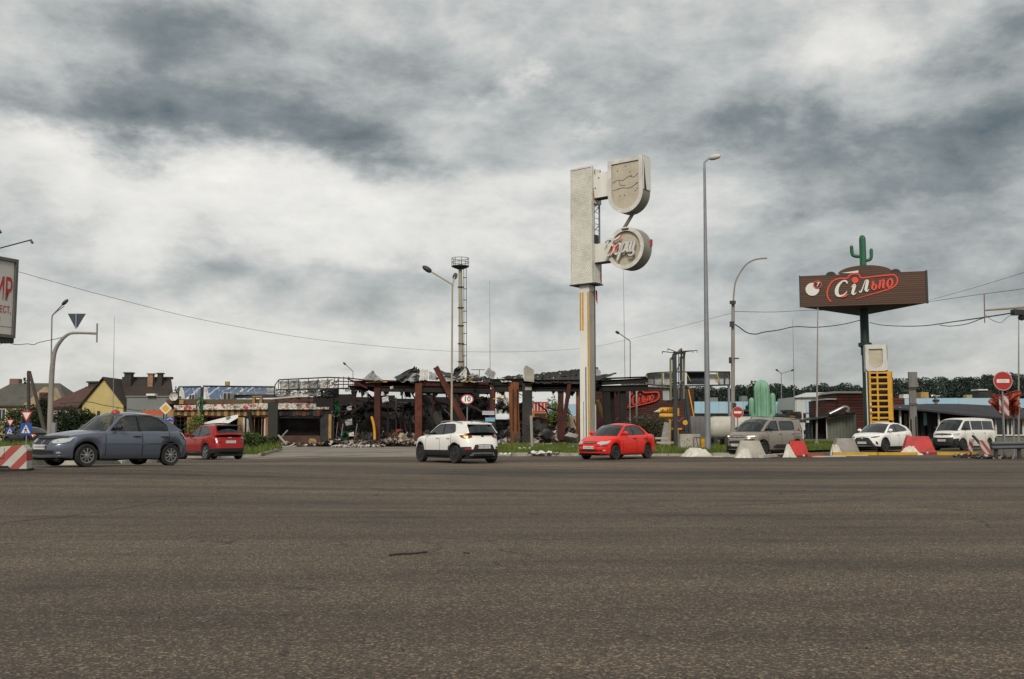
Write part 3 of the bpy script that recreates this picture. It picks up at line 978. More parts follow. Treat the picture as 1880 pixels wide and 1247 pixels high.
class Car:
 NV = [0.0, .06, .15, .27, .4, .53, .66, .77, .86, .92, .965, 1.0]
 def __init__(self, name, label, px, Y, delta, side, toward, spec, group=None, px_ref=0.0):
  """px: picture column of the car's centre, delta: how far it is turned from showing its full side,
  side: -1 nose to the left, toward: +1 nose to the camera"""
  s = spec
  self.s = s
  v = Vector((px - CX, FPX)).normalized()
  lft = Vector((-v.y, v.x))
  h = -v * math.sin(delta) * toward + lft * math.cos(delta) * (-side)
  c = W(px, 790, Y)
  self.yaw = math.atan2(h.y, h.x)
  zs = [gz(c.x + h.x * q, c.y + h.y * q) for q in (-1.3, 1.3)]
  self.root = thing(name, label, 'van' if s.get('van') else 'car', (c.x, c.y, sum(zs) / 2), self.yaw, group)
  self.root.rotation_euler = (0, -math.atan2(zs[1] - zs[0], 2.6), self.yaw)
  self.a, self.b = s['L'] / 2, s['W'] / 2
  self.na, self.nr = s.get('na', 4.2), s.get('nr', 5.5)
  self.paint = s['paint']
  self.build()
 # --- surface
 def n_at(self, x):
  return self.na if x > 0 else self.nr
 def contour_y(self, x):
  return self.b * max(0.0, 1 - (abs(x) / self.a) ** self.n_at(x)) ** (1 / self.n_at(x))
 def contour_x(self, y, front):
  n = self.na if front else self.nr
  return (1 if front else -1) * self.a * max(0.0, 1 - (abs(y) / self.b) ** n) ** (1 / n)
 def zlow(self, x):
  s = self.s
  z = s.get('sill', .2)
  if abs(x) > self.a * .8:
   z += (abs(x) / self.a - .8) * s.get('lift', .25)
  for xw in (s['fw'], s['rw']):
   r = s['R'] * s.get('arch', 1.2)
   if abs(x - xw) < r:
    z = max(z, s['R'] + math.sqrt(r * r - (x - xw) ** 2))
  return z
 def ztop(self, x):
  return interp(x, self.s['ztop'])
 def inset(self, v):
  t = [(0, .93), (.06, .955), (.2, .985), (.45, 1.0), (.62, 1.0), (.78, .985), (.87, .968), (.93, .945), (.97, .915), (1, .87)]
  return interp(v, t)
 def nose(self, x, v, z):
  """pull the ends in according to height"""
  k = max(0.0, (abs(x) / self.a - .62) / .38) ** 1.4
  return x - math.copysign(k * interp(z, self.s['nose_f' if x > 0 else 'nose_r']), x)
 def pt(self, cx, cy, v, zref=None):
  zl, zt = self.zlow(cx), self.ztop(cx)
  z = zl + v * (zt - zl)
  return (self.nose(cx, v, z), cy * self.inset(v), z)
 def side_pt(self, x, z, sgn, off=0.0):
  zl, zt = self.zlow(x), self.ztop(x)
  v = min(1, max(0, (z - zl) / (zt - zl)))
  return (self.nose(x, v, z), sgn * (self.contour_y(x) * self.inset(v) + off), z)
 def end_pt(self, y, z, front, off=0.0):
  n = self.na if front else self.nr
  cx = self.contour_x(y, front)
  zl, zt = self.zlow(cx), self.ztop(cx)
  v = min(1, max(0, (z - zl) / (zt - zl)))
  y2 = max(-self.b * .999, min(self.b * .999, y / self.inset(v)))
  cx = self.contour_x(y2, front)
  nx = math.copysign((abs(cx) / self.a) ** (n - 1) / self.a, cx)
  ny = math.copysign((abs(y2) / self.b) ** (n - 1) / self.b, y)
  l = math.hypot(nx, ny) or 1
  return (self.nose(cx, v, z) + nx / l * off, y + ny / l * off, z)
 def patch(self, name, mat, cols, kind, sgn=1, off=0.012, parent=None, rows=4, sub=4):
  """raised patch; cols = [(s, zlo, zhi)], kind 'front' / 'rear' / 'side'"""
  cc = []
  for (a_, c_) in zip(cols, cols[1:]):
   for k in range(sub):
    cc.append([a_[i] + (c_[i] - a_[i]) * k / sub for i in range(3)])
  cc.append(cols[-1])
  def f(s_, z, o_):
   if kind != 'side' and abs(s_) > .7 * self.b:
    s_ = math.copysign(.7 * self.b + .17 * self.b * min(1, (abs(s_) - .7 * self.b) / (.28 * self.b)), s_)
   return self.side_pt(s_, z, sgn, o_) if kind == 'side' else self.end_pt(s_ * sgn, z, kind == 'front', o_)
  top = [[f(s_, z0 + (z1 - z0) * j / rows, off) for j in range(rows + 1)] for (s_, z0, z1) in cc]
  bot = [[f(s_, z0 + (z1 - z0) * j / rows, -.03) for j in range(rows + 1)] for (s_, z0, z1) in cc]
  mb = MB()
  mb.grid(top)
  for rail in ([(top[i][0], bot[i][0]) for i in range(len(cc))], [(top[i][-1], bot[i][-1]) for i in range(len(cc))],
 [(top[0][j], bot[0][j]) for j in range(rows + 1)], [(top[-1][j], bot[-1][j]) for j in range(rows + 1)]):
   mb.grid([list(p) for p in rail])
  return mb.build(name, mat, parent or self.root, smooth=50, merge=True)
 # --- build
 def build(self):
  s, a, b, root = self.s, self.a, self.b, self.root
  kf, kr = a * 2 ** (-1 / self.na), a * 2 ** (-1 / self.nr)
  xs = set([kf, -kr])
  ra = s['R'] * s.get('arch', 1.2)
  for xw in (s['fw'], s['rw']):
   for k in range(13):
    xs.add(xw + ra * math.cos(math.pi * k / 12) * .9999)
   xs.add(xw + ra + .012)
   xs.add(xw - ra - .012)
  for d in s['doors']:
   xs.update(d)
  for k in range(28):
   xs.add(-kr + (kf + kr) * k / 28)
  xs = sorted(x for x in xs if -kr <= x <= kf)
  xs = [x for i, x in enumerate(xs) if i == 0 or x - xs[i - 1] > 0.004]
  ysf = lin(-b * 2 ** (-1 / self.na), b * 2 ** (-1 / self.na), 18)
  ysr = lin(-b * 2 ** (-1 / self.nr), b * 2 ** (-1 / self.nr), 18)
  NV = self.NV
  body, clad, doors = MB(), MB(), [MB() for _ in range(2 * len(s['doors']))]
  zc = s.get('clad', 0)
  def emit(q):
   cx = sum(p[0] for p in q) / 4
   cy = sum(p[1] for p in q) / 4
   cz = sum(p[2] for p in q) / 4
   if zc:
    near = any(math.hypot(cx - xw, cz - s['R']) < ra + s.get('archtrim', .07) for xw in (s['fw'], s['rw'])) and abs(cy) > b * .7
    lim = zc if abs(cx) < a * .8 else s.get('clad_end', zc)
    if cz < lim or near:
     return clad.add(q, [(0, 1, 2, 3)])
   if abs(cy) > b * .75:
    for i, (x0, x1) in enumerate(s['doors']):
     if x0 < cx < x1 and cz > s.get('sill', .2) + .09:
      return doors[2 * i + (cy < 0)].add(q, [(0, 1, 2, 3)])
   body.add(q, [(0, 1, 2, 3)])
  for sg in (1, -1):
   for x0, x1 in zip(xs, xs[1:]):
    for v0, v1 in zip(NV, NV[1:]):
     emit([self.pt(x0, sg * self.contour_y(x0), v0), self.pt(x1, sg * self.contour_y(x1), v0),
 self.pt(x1, sg * self.contour_y(x1), v1), self.pt(x0, sg * self.contour_y(x0), v1)])
  for ys, fr in ((ysf, True), (ysr, False)):
   for y0, y1 in zip(ys, ys[1:]):
    for v0, v1 in zip(NV, NV[1:]):
     emit([self.pt(self.contour_x(y0, fr), y0, v0), self.pt(self.contour_x(y1, fr), y1, v0),
 self.pt(self.contour_x(y1, fr), y1, v1), self.pt(self.contour_x(y0, fr), y0, v1)])
  # top skin: hood, deck and, under the glasshouse, a dark shelf
  prof = s['prof']
  xA, xD = prof[0][0], prof[-1][0]
  hood, deck, shelf = MB(), MB(), MB()
  fr_ = [y / ysf[-1] for y in ysf]
  def row(x):
   yr = self.contour_y(x) * self.inset(1)
   return [(self.nose(x, 1, self.ztop(x)), q * yr, self.ztop(x) + s.get('crown', .05) * (1 - q * q)) for q in fr_]
  rows = [[(p[0], p[1], p[2] + s.get('crown', .05) * .35 * (1 - q * q)) for p, q in
 zip([self.pt(self.contour_x(y, False), y, 1) for y in ysr], fr_)]]
  cxs = [-kr - .01]
  for x in xs:
   rows.append(row(x))
   cxs.append(x)
  rows.append([(p[0], p[1], p[2] + s.get('crown', .05) * .35 * (1 - q * q)) for p, q in zip([self.pt(self.contour_x(y, True), y, 1) for y in ysf], fr_)])
  cxs.append(kf + .01)
  bulge0 = s.get('bulge', .28)
  for i in range(len(rows) - 1):
   xm = (cxs[i] + cxs[i + 1]) / 2
   for j in range(len(fr_) - 1):
    q = (fr_[j] + fr_[j + 1]) / 2
    tgt = hood if xm > xA + bulge0 * (1 - q * q) - .02 else deck if xm < xD + .07 - s.get('rbulge', .08) * (1 - q * q) else shelf
    tgt.add([rows[i][j], rows[i][j + 1], rows[i + 1][j + 1], rows[i + 1][j]], [(0, 1, 2, 3)])
  for v_ in deck.f:
   body.add([deck.v[k] for k in v_], [(0, 1, 2, 3)])
  # glasshouse
  yb = lambda x: self.contour_y(max(-kr, min(kf, x))) * self.inset(1)
  tum = s.get('tumble', .32)
  def gp(x, z, sg, off=0.0):
   z0 = self.ztop(x)
   y = min(yb(x), b * .94) - max(0, z - z0) * tum - .012 * max(0, z - z0) * 4 * max(0, z - z0) - .02
   return (x, sg * (y + off), z)
  base = [(x, self.ztop(x) - .006) for x in sorted(lin(xD, xA, 12))]
  outline = [(x, z) for x, z in prof] + base[1:-1]
  wins = s['wins']
  vs = [Vector(p) for p in outline]
  ed = [(i, (i + 1) % len(outline)) for i in range(len(outline))]
  for wn in wins:
   o_ = len(vs)
   vs += [Vector(p) for p in wn]
   ed += [(o_ + i, o_ + (i + 1) % len(wn)) for i in range(len(wn))]
  exps = []
  for wn in wins:
   cw = (sum(p_[0] for p_ in wn) / len(wn), sum(p_[1] for p_ in wn) / len(wn))
   ex = []
   for p_ in wn:
    l_ = math.hypot(p_[0] - cw[0], p_[1] - cw[1])
    ex.append((p_[0] + (p_[0] - cw[0]) / l_ * .034, p_[1] + (p_[1] - cw[1]) / l_ * .034))
   exps.append(ex)
   o_ = len(vs)
   vs += [Vector(p_) for p_ in ex]
   ed += [(o_ + i, o_ + (i + 1) % len(ex)) for i in range(len(ex))]
  trim = MB()
  for gx in lin(xD, xA, 22):
   for gzz in lin(self.ztop(0), max(p[1] for p in prof), 6):
    if inside(outline, gx, gzz):
     vs.append(Vector((gx, gzz)))
  v2, e2, f2, *_ = delaunay_2d_cdt(vs, ed, [], 0, 1e-4)
  wm = [MB() for _ in wins]
  for f in f2:
   c = (sum(v2[i].x for i in f) / 3, sum(v2[i].y for i in f) / 3)
   if not inside(outline, *c):
    continue
   hit = [k for k, wn in enumerate(wins) if inside(wn, *c)]
   for sg in (1, -1):
    if hit:
     wm[hit[0]].add([gp(v2[i].x, v2[i].y, sg, -.012) for i in f], [(0, 1, 2)])
    elif any(inside(ex, *c) for ex in exps):
     trim.add([gp(v2[i].x, v2[i].y, sg, -.002) for i in f], [(0, 1, 2)])
    else:
     body.add([gp(v2[i].x, v2[i].y, sg) for i in f], [(0, 1, 2)])
  # windscreen, roof, rear window: rows along the profile
  iB, iC = s['iB'], s['iC']          # windscreen top and rear window top in the profile
  fr = sorted(set([-1, -.93, .93, 1] + lin(-.93, .93, 12)))
  def strip(pts, bulges, crowns):
   out = []
   for (x, z), bu, cr in zip(pts, bulges, crowns):
    y = gp(x, z, 1)[1]
    out.append([(x + bu * (1 - q * q), q * y, z + cr * (1 - q ** 2)) for q in fr])
   return out
  def dens(pts, n):
   o_ = []
   for p, q in zip(pts, pts[1:]):
    o_ += [(p[0] + (q[0] - p[0]) * k / n, p[1] + (q[1] - p[1]) * k / n) for k in range(n)]
   return o_ + [pts[-1]]
  fb, rb, rc = bulge0, s.get('rbulge', .08), s.get('roofcrown', .06)
  tb, trb = s.get('topbulge', .13), s.get('rtopbulge', .05)
  wspts = dens(prof[:iB + 1], 6 if iB == 1 else 4)
  n = len(wspts)
  ws = strip(wspts, [fb + (tb - fb) * i / (n - 1) for i in range(n)], [s.get('crown', .05) * .5 + (rc - s.get('crown', .05) * .5) * i / (n - 1) for i in range(n)])
  rfp = dens(prof[iB:iC + 1], 4)
  m_ = len(rfp)
  rf = strip(rfp, [tb * max(0, 1 - 2.5 * i / (m_ - 1)) - trb * max(0, 2.5 * i / (m_ - 1) - 1.5) for i in range(m_)], [rc] * m_)
  rwp = dens(prof[iC:], 5)
  k_ = len(rwp)
  rw = strip(rwp, [-(trb + (rb - trb) * i / (k_ - 1)) for i in range(k_)], [rc + (s.get('crown', .05) * .6 - rc) * i / (k_ - 1) for i in range(k_)])
  wsg, rwg, top = MB(), MB(), MB()
  def cells(G, dst_glass, lo, hi, ql):
   n_ = len(G) - 1
   for i in range(n_):
    for j in range(len(fr) - 1):
     q = (fr[j] + fr[j + 1]) / 2
     g = dst_glass is not None and abs(q) < ql and lo <= (i + .5) / n_ <= hi
     (dst_glass if g else body).add([G[i][j], G[i][j + 1], G[i + 1][j + 1], G[i + 1][j]], [(0, 1, 2, 3)])
  cells(ws, wsg, 0.0, .97, .93)
  cells(rf, None, 0, 0, 0)
  lo, hi = s.get('rw_rows', (.1, .9))
  cells(rw, rwg, lo, hi, s.get('rw_q', .93))
  body.build('body', self.paint, root, smooth=38, merge=True)
  for sg in (1, -1):
   h_ = MB()
   for f in trim.f:
    if sum(trim.v[i][1] for i in f) * sg > 0:
     h_.add([trim.v[i] for i in f], [(0, 1, 2)])
   h_.build('window_trim', PLAST, root, smooth=38, merge=True)
  if clad.f and s.get('clad_split'):
   for sx in (1, -1):
    h_ = MB()
    for f in clad.f:
     if sum(clad.v[i][0] for i in f) * sx > 0:
      h_.add([clad.v[i] for i in f], [(0, 1, 2, 3)])
    h_.build('bumper', PLAST, root, smooth=38, merge=True)
  elif clad.f:
   clad.build('cladding', PLAST, root, smooth=38, merge=True)
  hood.build('hood', self.paint, root, smooth=38, merge=True)
  if shelf.f:
   shelf.build('interior', DARKIN, root, smooth=38, merge=True)
  g1, g2 = s.get('glass', (GL_MID, GL_MID))
  wsg.build('windscreen', g1, root, smooth=60, merge=True)
  rwg.build('rear_window', g2, root, smooth=60, merge=True)
  for k, mb in enumerate(wm):
   for sg in (1, -1):
    h_ = MB()
    for f in mb.f:
     if sum(mb.v[i][1] for i in f) * sg > 0:
      h_.add([mb.v[i] for i in f], [tuple(range(len(f)))])
    h_.build('side_window', g1 if k == 0 else g2, root, smooth=60, merge=True)
  for i, d in enumerate(s['doors']):
   for j, sg in enumerate((1, -1)):
    if not doors[2 * i + j].f:
     continue
    do = doors[2 * i + j].build('door', self.paint, root, smooth=38, merge=True)
    hx, hz = d[0] + (.16 if not s.get('van') else .12), s.get('handle_z', self.ztop(d[0]) - .1)
    p0, p1 = self.side_pt(hx - .09, hz, sg, .03), self.side_pt(hx + .1, hz, sg, .03)
    mb = MB()
    mb.tube([self.side_pt(hx - .1, hz, sg, .0), p0, p1, self.side_pt(hx + .11, hz, sg, .0)], .017, 6)
    mb.build('door_handle', s.get('handle_mat', self.paint), do, smooth=50)
    # dark gaps round the door
    gp_ = MB()
    for x in (d[0], d[1]):
     zs_ = lin(max(self.zlow(x), s.get('sill', .2)) + .08, self.ztop(x), 10)
     for za, zb_ in zip(zs_, zs_[1:]):
      gp_.add([self.side_pt(x - .009, za, sg, .0025), self.side_pt(x + .009, za, sg, .0025),
 self.side_pt(x + .009, zb_, sg, .0025), self.side_pt(x - .009, zb_, sg, .0025)], [(0, 1, 2, 3)])
    gp_.build('door_seam', UNDER, do)
  # underbody and axles
  mb = MB()
  mb.box2((-a * .93, -b + .27, .17), (a * .93, b - .27, .66))
  mb.box2((s['rw'] + ra, -b + .1, .18), (s['fw'] - ra, b - .1, .5))
  mb.build('underbody', UNDER, root)
  # seats and dashboard
  zt = self.ztop(0)
  for sx in s.get('seats', (.05, -.85)):
   for sy in (-.36, .36):
    mb = MB()
    mb.prism([(sx - .12, zt - .5), (sx + .1, zt - .5), (sx - .06, zt + .12), (sx - .17, zt + .12)], sy - .22, sy + .22)
    mb.prism([(sx - .1, zt + .14), (sx - .02, zt + .14), (sx - .06, zt + .3), (sx - .13, zt + .3)], sy - .12, sy + .12)
    mb.build('seat', SEATM, root, smooth=60)
  # wheels
  for xw in (s['fw'], s['rw']):
   for sg in (1, -1):
    self.wheel(xw, sg)
  # mirrors
  mx, mz = s.get('mirror', (xA - .28, self.ztop(xA) + .07))
  for sg in (1, -1):
   y = gp(mx, mz, 1)[1]
   mb = MB()
   mb.lathe([(0.001, -.06), (.085, -.05), (.11, 0.0), (.1, .05), (.06, .085), (.001, .1)], 12, (0, 0, 0), 'X')
   vv = [Vector((mx + p[0] * .8 + .02, sg * (y + .15 + p[1] * 1.15), mz + .05 + p[2] * .78)) for p in mb.v]
   mb.v = [tuple(p) for p in vv]
   mb.beam((mx + .02, sg * (y - .01), mz), (mx + .02, sg * (y + .1), mz + .03), .05, .05)
   mb.build('mirror', s.get('mirror_mat', self.paint), root, smooth=50)
  # plates
  for fr, zz in ((True, s.get('plate_f')), (False, s.get('plate_r'))):
   if zz is None:
    continue
   x = self.end_pt(0, zz, fr)[0]
   d_ = 1 if fr else -1
   mb = MB()
   mb.box((x + d_ * .03, 0, zz), (.02, .5, .115))
   pl = mb.build('number_plate', PLATE, root)
   rr = random.Random(int(abs(self.yaw) * 1e4))
   mb = MB()
   for k in range(8):
    yy = -.19 + k * .054 + (.02 if k > 1 else 0) + (.02 if k > 5 else 0)
    hgt = .06
    mb.box((x + d_ * .042, yy, zz), (.004, .008, hgt))
    mb.box((x + d_ * .042, yy + .026, zz), (.004, .008, hgt * rr.choice((.5, 1, 1))))
    mb.box((x + d_ * .0425, yy + .013, zz + rr.choice((-.027, 0, .027))), (.004, .03, .008))
   mb.build('plate_characters', INK, pl)
  for nm, fn in s.get('extra', []):
   fn(self)
 def wheel(self, xw, sg):
  s = self.s
  r, wd = s['R'], s.get('tw', .2)
  yo = self.b - .035
  mb = MB()
  ri = r * s.get('rim', .66)
  prof = [(ri, -wd), (r * .93, -wd), (r * .985, -wd + .02), (r, -wd * .7), (r, -wd * .3), (r * .985, -.02), (r * .94, 0.0), (ri + .012, -.012), (ri, -.03)]
  mb.lathe([(p[0], sg * (yo + p[1])) for p in prof], 36, (xw, 0, r), 'Y')
  w_ = mb.build('wheel', RUB, self.root, smooth=40)
  rim = MB()
  rim.lathe([(ri - .03, sg * (yo - .075)), (ri - .012, sg * (yo - .02)), (ri + .003, sg * (yo - .018)), (ri + .003, sg * (yo - wd))], 32, (xw, 0, r), 'Y')
  ns = s.get('spokes', 8)
  for k in range(ns):
   an = 2 * math.pi * k / ns + .2
   for da in ((-.1, .1) if s.get('twin') else (0,)):
    c0 = (xw + .03 * math.cos(an), sg * (yo - .028), r + .03 * math.sin(an))
    c1 = (xw + (ri - .012) * math.cos(an + da), sg * (yo - .032), r + (ri - .012) * math.sin(an + da))
    rim.beam(c0, c1, s.get('spw', .035), .03, up=(0, 1, 0))
  rim.lathe([(.001, sg * (yo - .008)), (.045, sg * (yo - .01)), (.06, sg * (yo - .03)), (.06, sg * (yo - .06))], 16, (xw, 0, r), 'Y')
  rim.build('rim', s.get('rim_mat', ALLOY), w_, smooth=40)
  hub = MB()
  hub.lathe([(.001, sg * (yo - .1)), (ri, sg * (yo - .1)), (ri, sg * (yo - .12))], 24, (xw, 0, r), 'Y')
  hub.build('brake_disc', UNDER, w_, smooth=40)
def mirror_patch(c, name, mat, cols, kind, **k):
 return [c.patch(name, mat, cols, kind, sgn=sg, **k) for sg in (1, -1)]
# ---------------------------------------------------------------- grey hatchback
P_GREY = paint('paint_greyblue', '59606d', metal=0.45, rough=0.28, coat=.7)
def hatch_extra(c):
 b = c.b
 for o in mirror_patch(c, 'headlight', LAMP_CL, [(.40, .63, .69), (.50, .60, .735), (.62, .60, .755), (.73, .62, .765), (.80, .66, .765)], 'front', off=.02):
  pass
 for y0, y1 in ((.05, .16), (.19, .30)):
  for sg in (1, -1):
   g = c.patch('grille', PLAST, [(y0, .585, .70), ((y0 + y1) / 2, .575, .705), (y1, .59, .70)], 'front', sgn=sg, off=.012)
 c.patch('hood_deflector', PLAST, [(-.62, .765, .80), (-.4, .735, .80), (0, .725, .79), (.4, .735, .80), (.62, .765, .80)], 'front', off=.05)
 c.patch('lower_grille', PLAST, [(-.5, .33, .42), (0, .31, .42), (.5, .33, .42)], 'front', off=.006)
 c.patch('bumper_lip', c.paint, [(-.78, .25, .285), (0, .23, .27), (.78, .25, .285)], 'front', off=.04)
 mirror_patch(c, 'fog_light', LAMP_CL, [(.56, .345, .385), (.66, .345, .39)], 'front', off=.012)
 mirror_patch(c, 'tail_light', LAMP_RD, [(.50, .72, .90), (.62, .70, .92), (.74, .72, .93), (.80, .75, .93)], 'rear', off=.015)
 c.patch('side_marker', LAMP_RD, [(.83, .76, .80), (.93, .765, .795)], 'side', off=.01)
 c.patch('pillar_trim', PLAST, [(-.40, .965, .99), (-.34, .965, .99)], 'side', off=.002)
 for sg in (1, -1):
  mb = MB()
  P = [(x, z) for x, z in ((-.405, .965), (-.335, .965), (-.315, 1.348), (-.405, 1.352))]
  mb.add([tuple((p[0], sg * (min(c.contour_y(p[0]) * c.inset(1), b * .94) - (p[1] - c.ztop(p[0])) * .32 - .012 * 4 * (p[1] - c.ztop(p[0])) ** 2 - .013), p[1])) for p in P], [(0, 1, 2, 3)])
  mb.build('pillar_cover', PLAST, c.root)
  c.patch('side_crease', c.paint, [(-1.7, .60, .625), (-.9, .595, .625), (.8, .595, .625)], 'side', sgn=sg, off=.010, rows=2)
  c.patch('rear_side_lamp', LAMP_RD, [(-1.93, .74, .90), (-1.82, .78, .92)], 'side', sgn=sg, off=.012)
 mb = MB()
 mb.tube([(.05, -.1, 1.42), (-.02, -.1, 1.46), (-.22, -.1, 1.58)], .008, 5)
 mb.build('antenna', PLAST, c.root)
 mb = MB()
 mb.lathe([(.115, 0), (.115, .02), (.10, .06), (.06, .09), (.001, .1)], 14, (0.02, .12, 1.415))
 mb.build('roof_sign', M('roof_sign_red', '9e1f1f', 0.4, var=0.2), c.root, smooth=60)
 for k, sx in enumerate((1, -1)):
  mb = MB()
  mb.beam((.80, .25 * sx + .1, .955), (.62, .25 * sx - .35, 1.005), .02, .02)
  mb.build('wiper', PLAST, c.root)
HATCH = dict(L=4.07, W=1.68, fw=1.205, rw=-1.315, R=.295, arch=1.22, sill=.21, paint=P_GREY, doors=[(-.37, .72), (-1.22, -.37)],
 ztop=[(-2.04, .93), (-1.7, .965), (-1.2, .955), (-.2, .935), (.55, .925), (.95, .905), (1.4, .845), (1.75, .79), (2.04, .72)],
 prof=[(.60, .925), (.19, 1.29), (.02, 1.365), (-.35, 1.405), (-.75, 1.395), (-1.08, 1.33), (-1.45, 1.16), (-1.78, .96)], iB=2, iC=5,
 wins=[[(.50, .955), (.16, 1.245), (.0, 1.325), (-.31, 1.355), (-.33, .955)], [(-.41, .955), (-.41, 1.36), (-.74, 1.35), (-.98, 1.28), (-1.2, 1.13), (-1.24, 1.0), (-1.2, .965)]],
 nose_f=[(.2, .05), (.45, 0.0), (.6, .03), (.72, .16), (.85, .3)], nose_r=[(.2, .1), (.5, 0.0), (.7, .05), (.95, .22)],
 bulge=.30, glass=(GL_CLEAR, GL_CLEAR), plate_f=.505, handle_mat=PLAST, mirror_mat=PLAST, handle_z=.80, rim=.64, spokes=9, spw=.028, extra=[('e', hatch_extra)],
 mirror=(.33, .99), seats=(-.32, -1.0))
grey = Car('grey_hatchback', 'dusty blue grey hatchback with a red roof sign turning in the junction', 206, 27.2, R(33), -1, 1, HATCH)
# ---------------------------------------------------------------- white SUV seen from behind
P_WHITE = paint('paint_white', 'dddbd3', rough=0.3)
def suv_extra(c):
 for sg, mt in ((1, LAMP_RD), (-1, LAMP_RD)):
  o = c.patch('tail_light', mt, [(.42, .955, 1.0), (.52, .915, 1.015), (.66, .905, 1.02), (.78, .925, 1.02), (.84, .96, 1.015)], 'rear', sgn=sg, off=.02)
  if sg == 1:
   c.patch('lit_indicator', LIT_OR, [(.56, .945, .985), (.66, .935, .99), (.72, .945, .985)], 'rear', sgn=sg, off=.027, parent=o)
 c.patch('plate_recess', PLAST, [(-.44, .52, .53), (-.36, .52, .68), (0, .52, .69), (.36, .52, .68), (.44, .52, .53)], 'rear', off=.012)
 c.patch('skid_plate', M('skid_silver', '8f8f8c', .4, metal=.5), [(-.52, .28, .31), (-.42, .28, .40), (0, .28, .405), (.42, .28, .40), (.52, .28, .31)], 'rear', off=.03)
 c.patch('skid_insert', PLAST, [(-.40, .27, .34), (0, .27, .35), (.40, .27, .34)], 'rear', off=.036)
 mirror_patch(c, 'reflector', LAMP_RD, [(.52, .49, .55), (.74, .50, .555)], 'rear', off=.02)
 c.patch('badge', PLAST, [(-.05, .965, .99), (0, .955, 1.0), (.05, .965, .99)], 'rear', off=.02)
 for sg in (1, -1):
  mb = MB()
  mb.tube(smooth_pts([(.05, sg * .56, 1.47), (0, sg * .56, 1.52), (-.6, sg * .56, 1.535), (-1.35, sg * .55, 1.475), (-1.45, sg * .55, 1.43)], 4), .017, 6)
  mb.build('roof_rail', ALLOY, c.root, smooth=60)
 mb = MB()
 mb.box((-1.74, 0, 1.43), (.2, .96, .035), ry=R(-6))
 mb.build('spoiler', c.paint, c.root)
 mb = MB()
 mb.prism([(-1.1, 1.52), (-1.25, 1.52), (-1.22, 1.6)], -.02, .02)
 mb.build('antenna', PLAST, c.root)
 mirror_patch(c, 'headlight', LAMP_CL, [(.5, .72, .82), (.8, .74, .84)], 'front', off=.015)
SUV = dict(L=4.14, W=1.76, fw=1.24, rw=-1.34, R=.325, arch=1.18, sill=.27, lift=.35, paint=P_WHITE, doors=[(-.35, .75), (-1.15, -.35)], clad=.45, clad_end=.56, archtrim=.07,
 ztop=[(-2.07, 1.0), (-1.85, 1.06), (-1.5, 1.08), (-.5, 1.04), (.7, 1.0), (1.1, .99), (1.6, .93), (2.07, .8)],
 prof=[(.85, 1.0), (.3, 1.33), (.05, 1.43), (-.4, 1.475), (-1.1, 1.455), (-1.70, 1.38), (-1.98, 1.09)], iB=2, iC=5,
 wins=[[(.72, 1.035), (.28, 1.29), (.03, 1.385), (-.3, 1.42), (-.33, 1.05)], [(-.38, 1.05), (-.36, 1.425), (-.95, 1.405), (-1.1, 1.385), (-1.22, 1.16), (-1.1, 1.11)]],
 nose_f=[(.2, .08), (.5, 0.0), (.75, .05), (.95, .25)], nose_r=[(.2, .12), (.5, 0.0), (.75, .03), (1.05, .16)], na=4.0, nr=4.6,
 glass=(GL_MID, GL_TINT), plate_r=.60, rim=.7, spokes=5, spw=.05, twin=True, rim_mat=ALLOY_D, tw=.21, rw_rows=(.0, .93), rw_q=.9, mirror_mat=PLAST, tumble=.3,
 handle_z=.92, mirror=(.55, 1.07), extra=[('e', suv_extra)], rbulge=.09, rtopbulge=.10)
Car('white_crossover', 'small white crossover with black cladding driving away past the speed sign', 836, 37.6, R(60), -1, -1, SUV)
# ---------------------------------------------------------------- bright red sedan
P_RED = paint('paint_red', 'd6200f', rough=0.38)
def sedan_extra(c):
 mirror_patch(c, 'headlight', LAMP_CL, [(.36, .66, .72), (.48, .63, .755), (.62, .62, .77), (.74, .64, .78), (.80, .69, .775)], 'front', off=.02)
 g = c.patch('grille', PLAST, [(-.31, .665, .735), (-.2, .645, .745), (0, .64, .75), (.2, .645, .745), (.31, .665, .735)], 'front', off=.012)
 c.patch('grille_bar', CHROME, [(-.27, .685, .70), (0, .68, .70), (.27, .685, .70)], 'front', off=.022, parent=g, rows=1)
 c.patch('grille_badge', M('badge_gold', 'c9a24a', .3, metal=.8), [(-.07, .68, .702), (-.03, .68, .702), (-.028, .67, .712), (.028, .67, .712), (.03, .68, .702), (.07, .68, .702)], 'front', off=.03, parent=g, rows=1, sub=1)
 mirror_patch(c, 'bumper_strip', PLAST, [(.32, .545, .58), (.6, .55, .585), (.76, .555, .59)], 'front', off=.015)
 c.patch('lower_grille', PLAST, [(-.42, .34, .42), (0, .33, .425), (.42, .34, .42)], 'front', off=.008)
 mirror_patch(c, 'fog_light', LAMP_CL, [(.60, .35, .41), (.70, .35, .41)], 'front', off=.015)
 mirror_patch(c, 'fog_recess', PLAST, [(.46, .35, .41), (.56, .345, .415)], 'front', off=.01)
 mirror_patch(c, 'tail_light', LAMP_RD, [(.5, .75, .92), (.78, .76, .93)], 'rear', off=.015)
 c.patch('side_marker', LAMP_OR, [(.80, .80, .825), (.86, .80, .825)], 'side', off=.012)
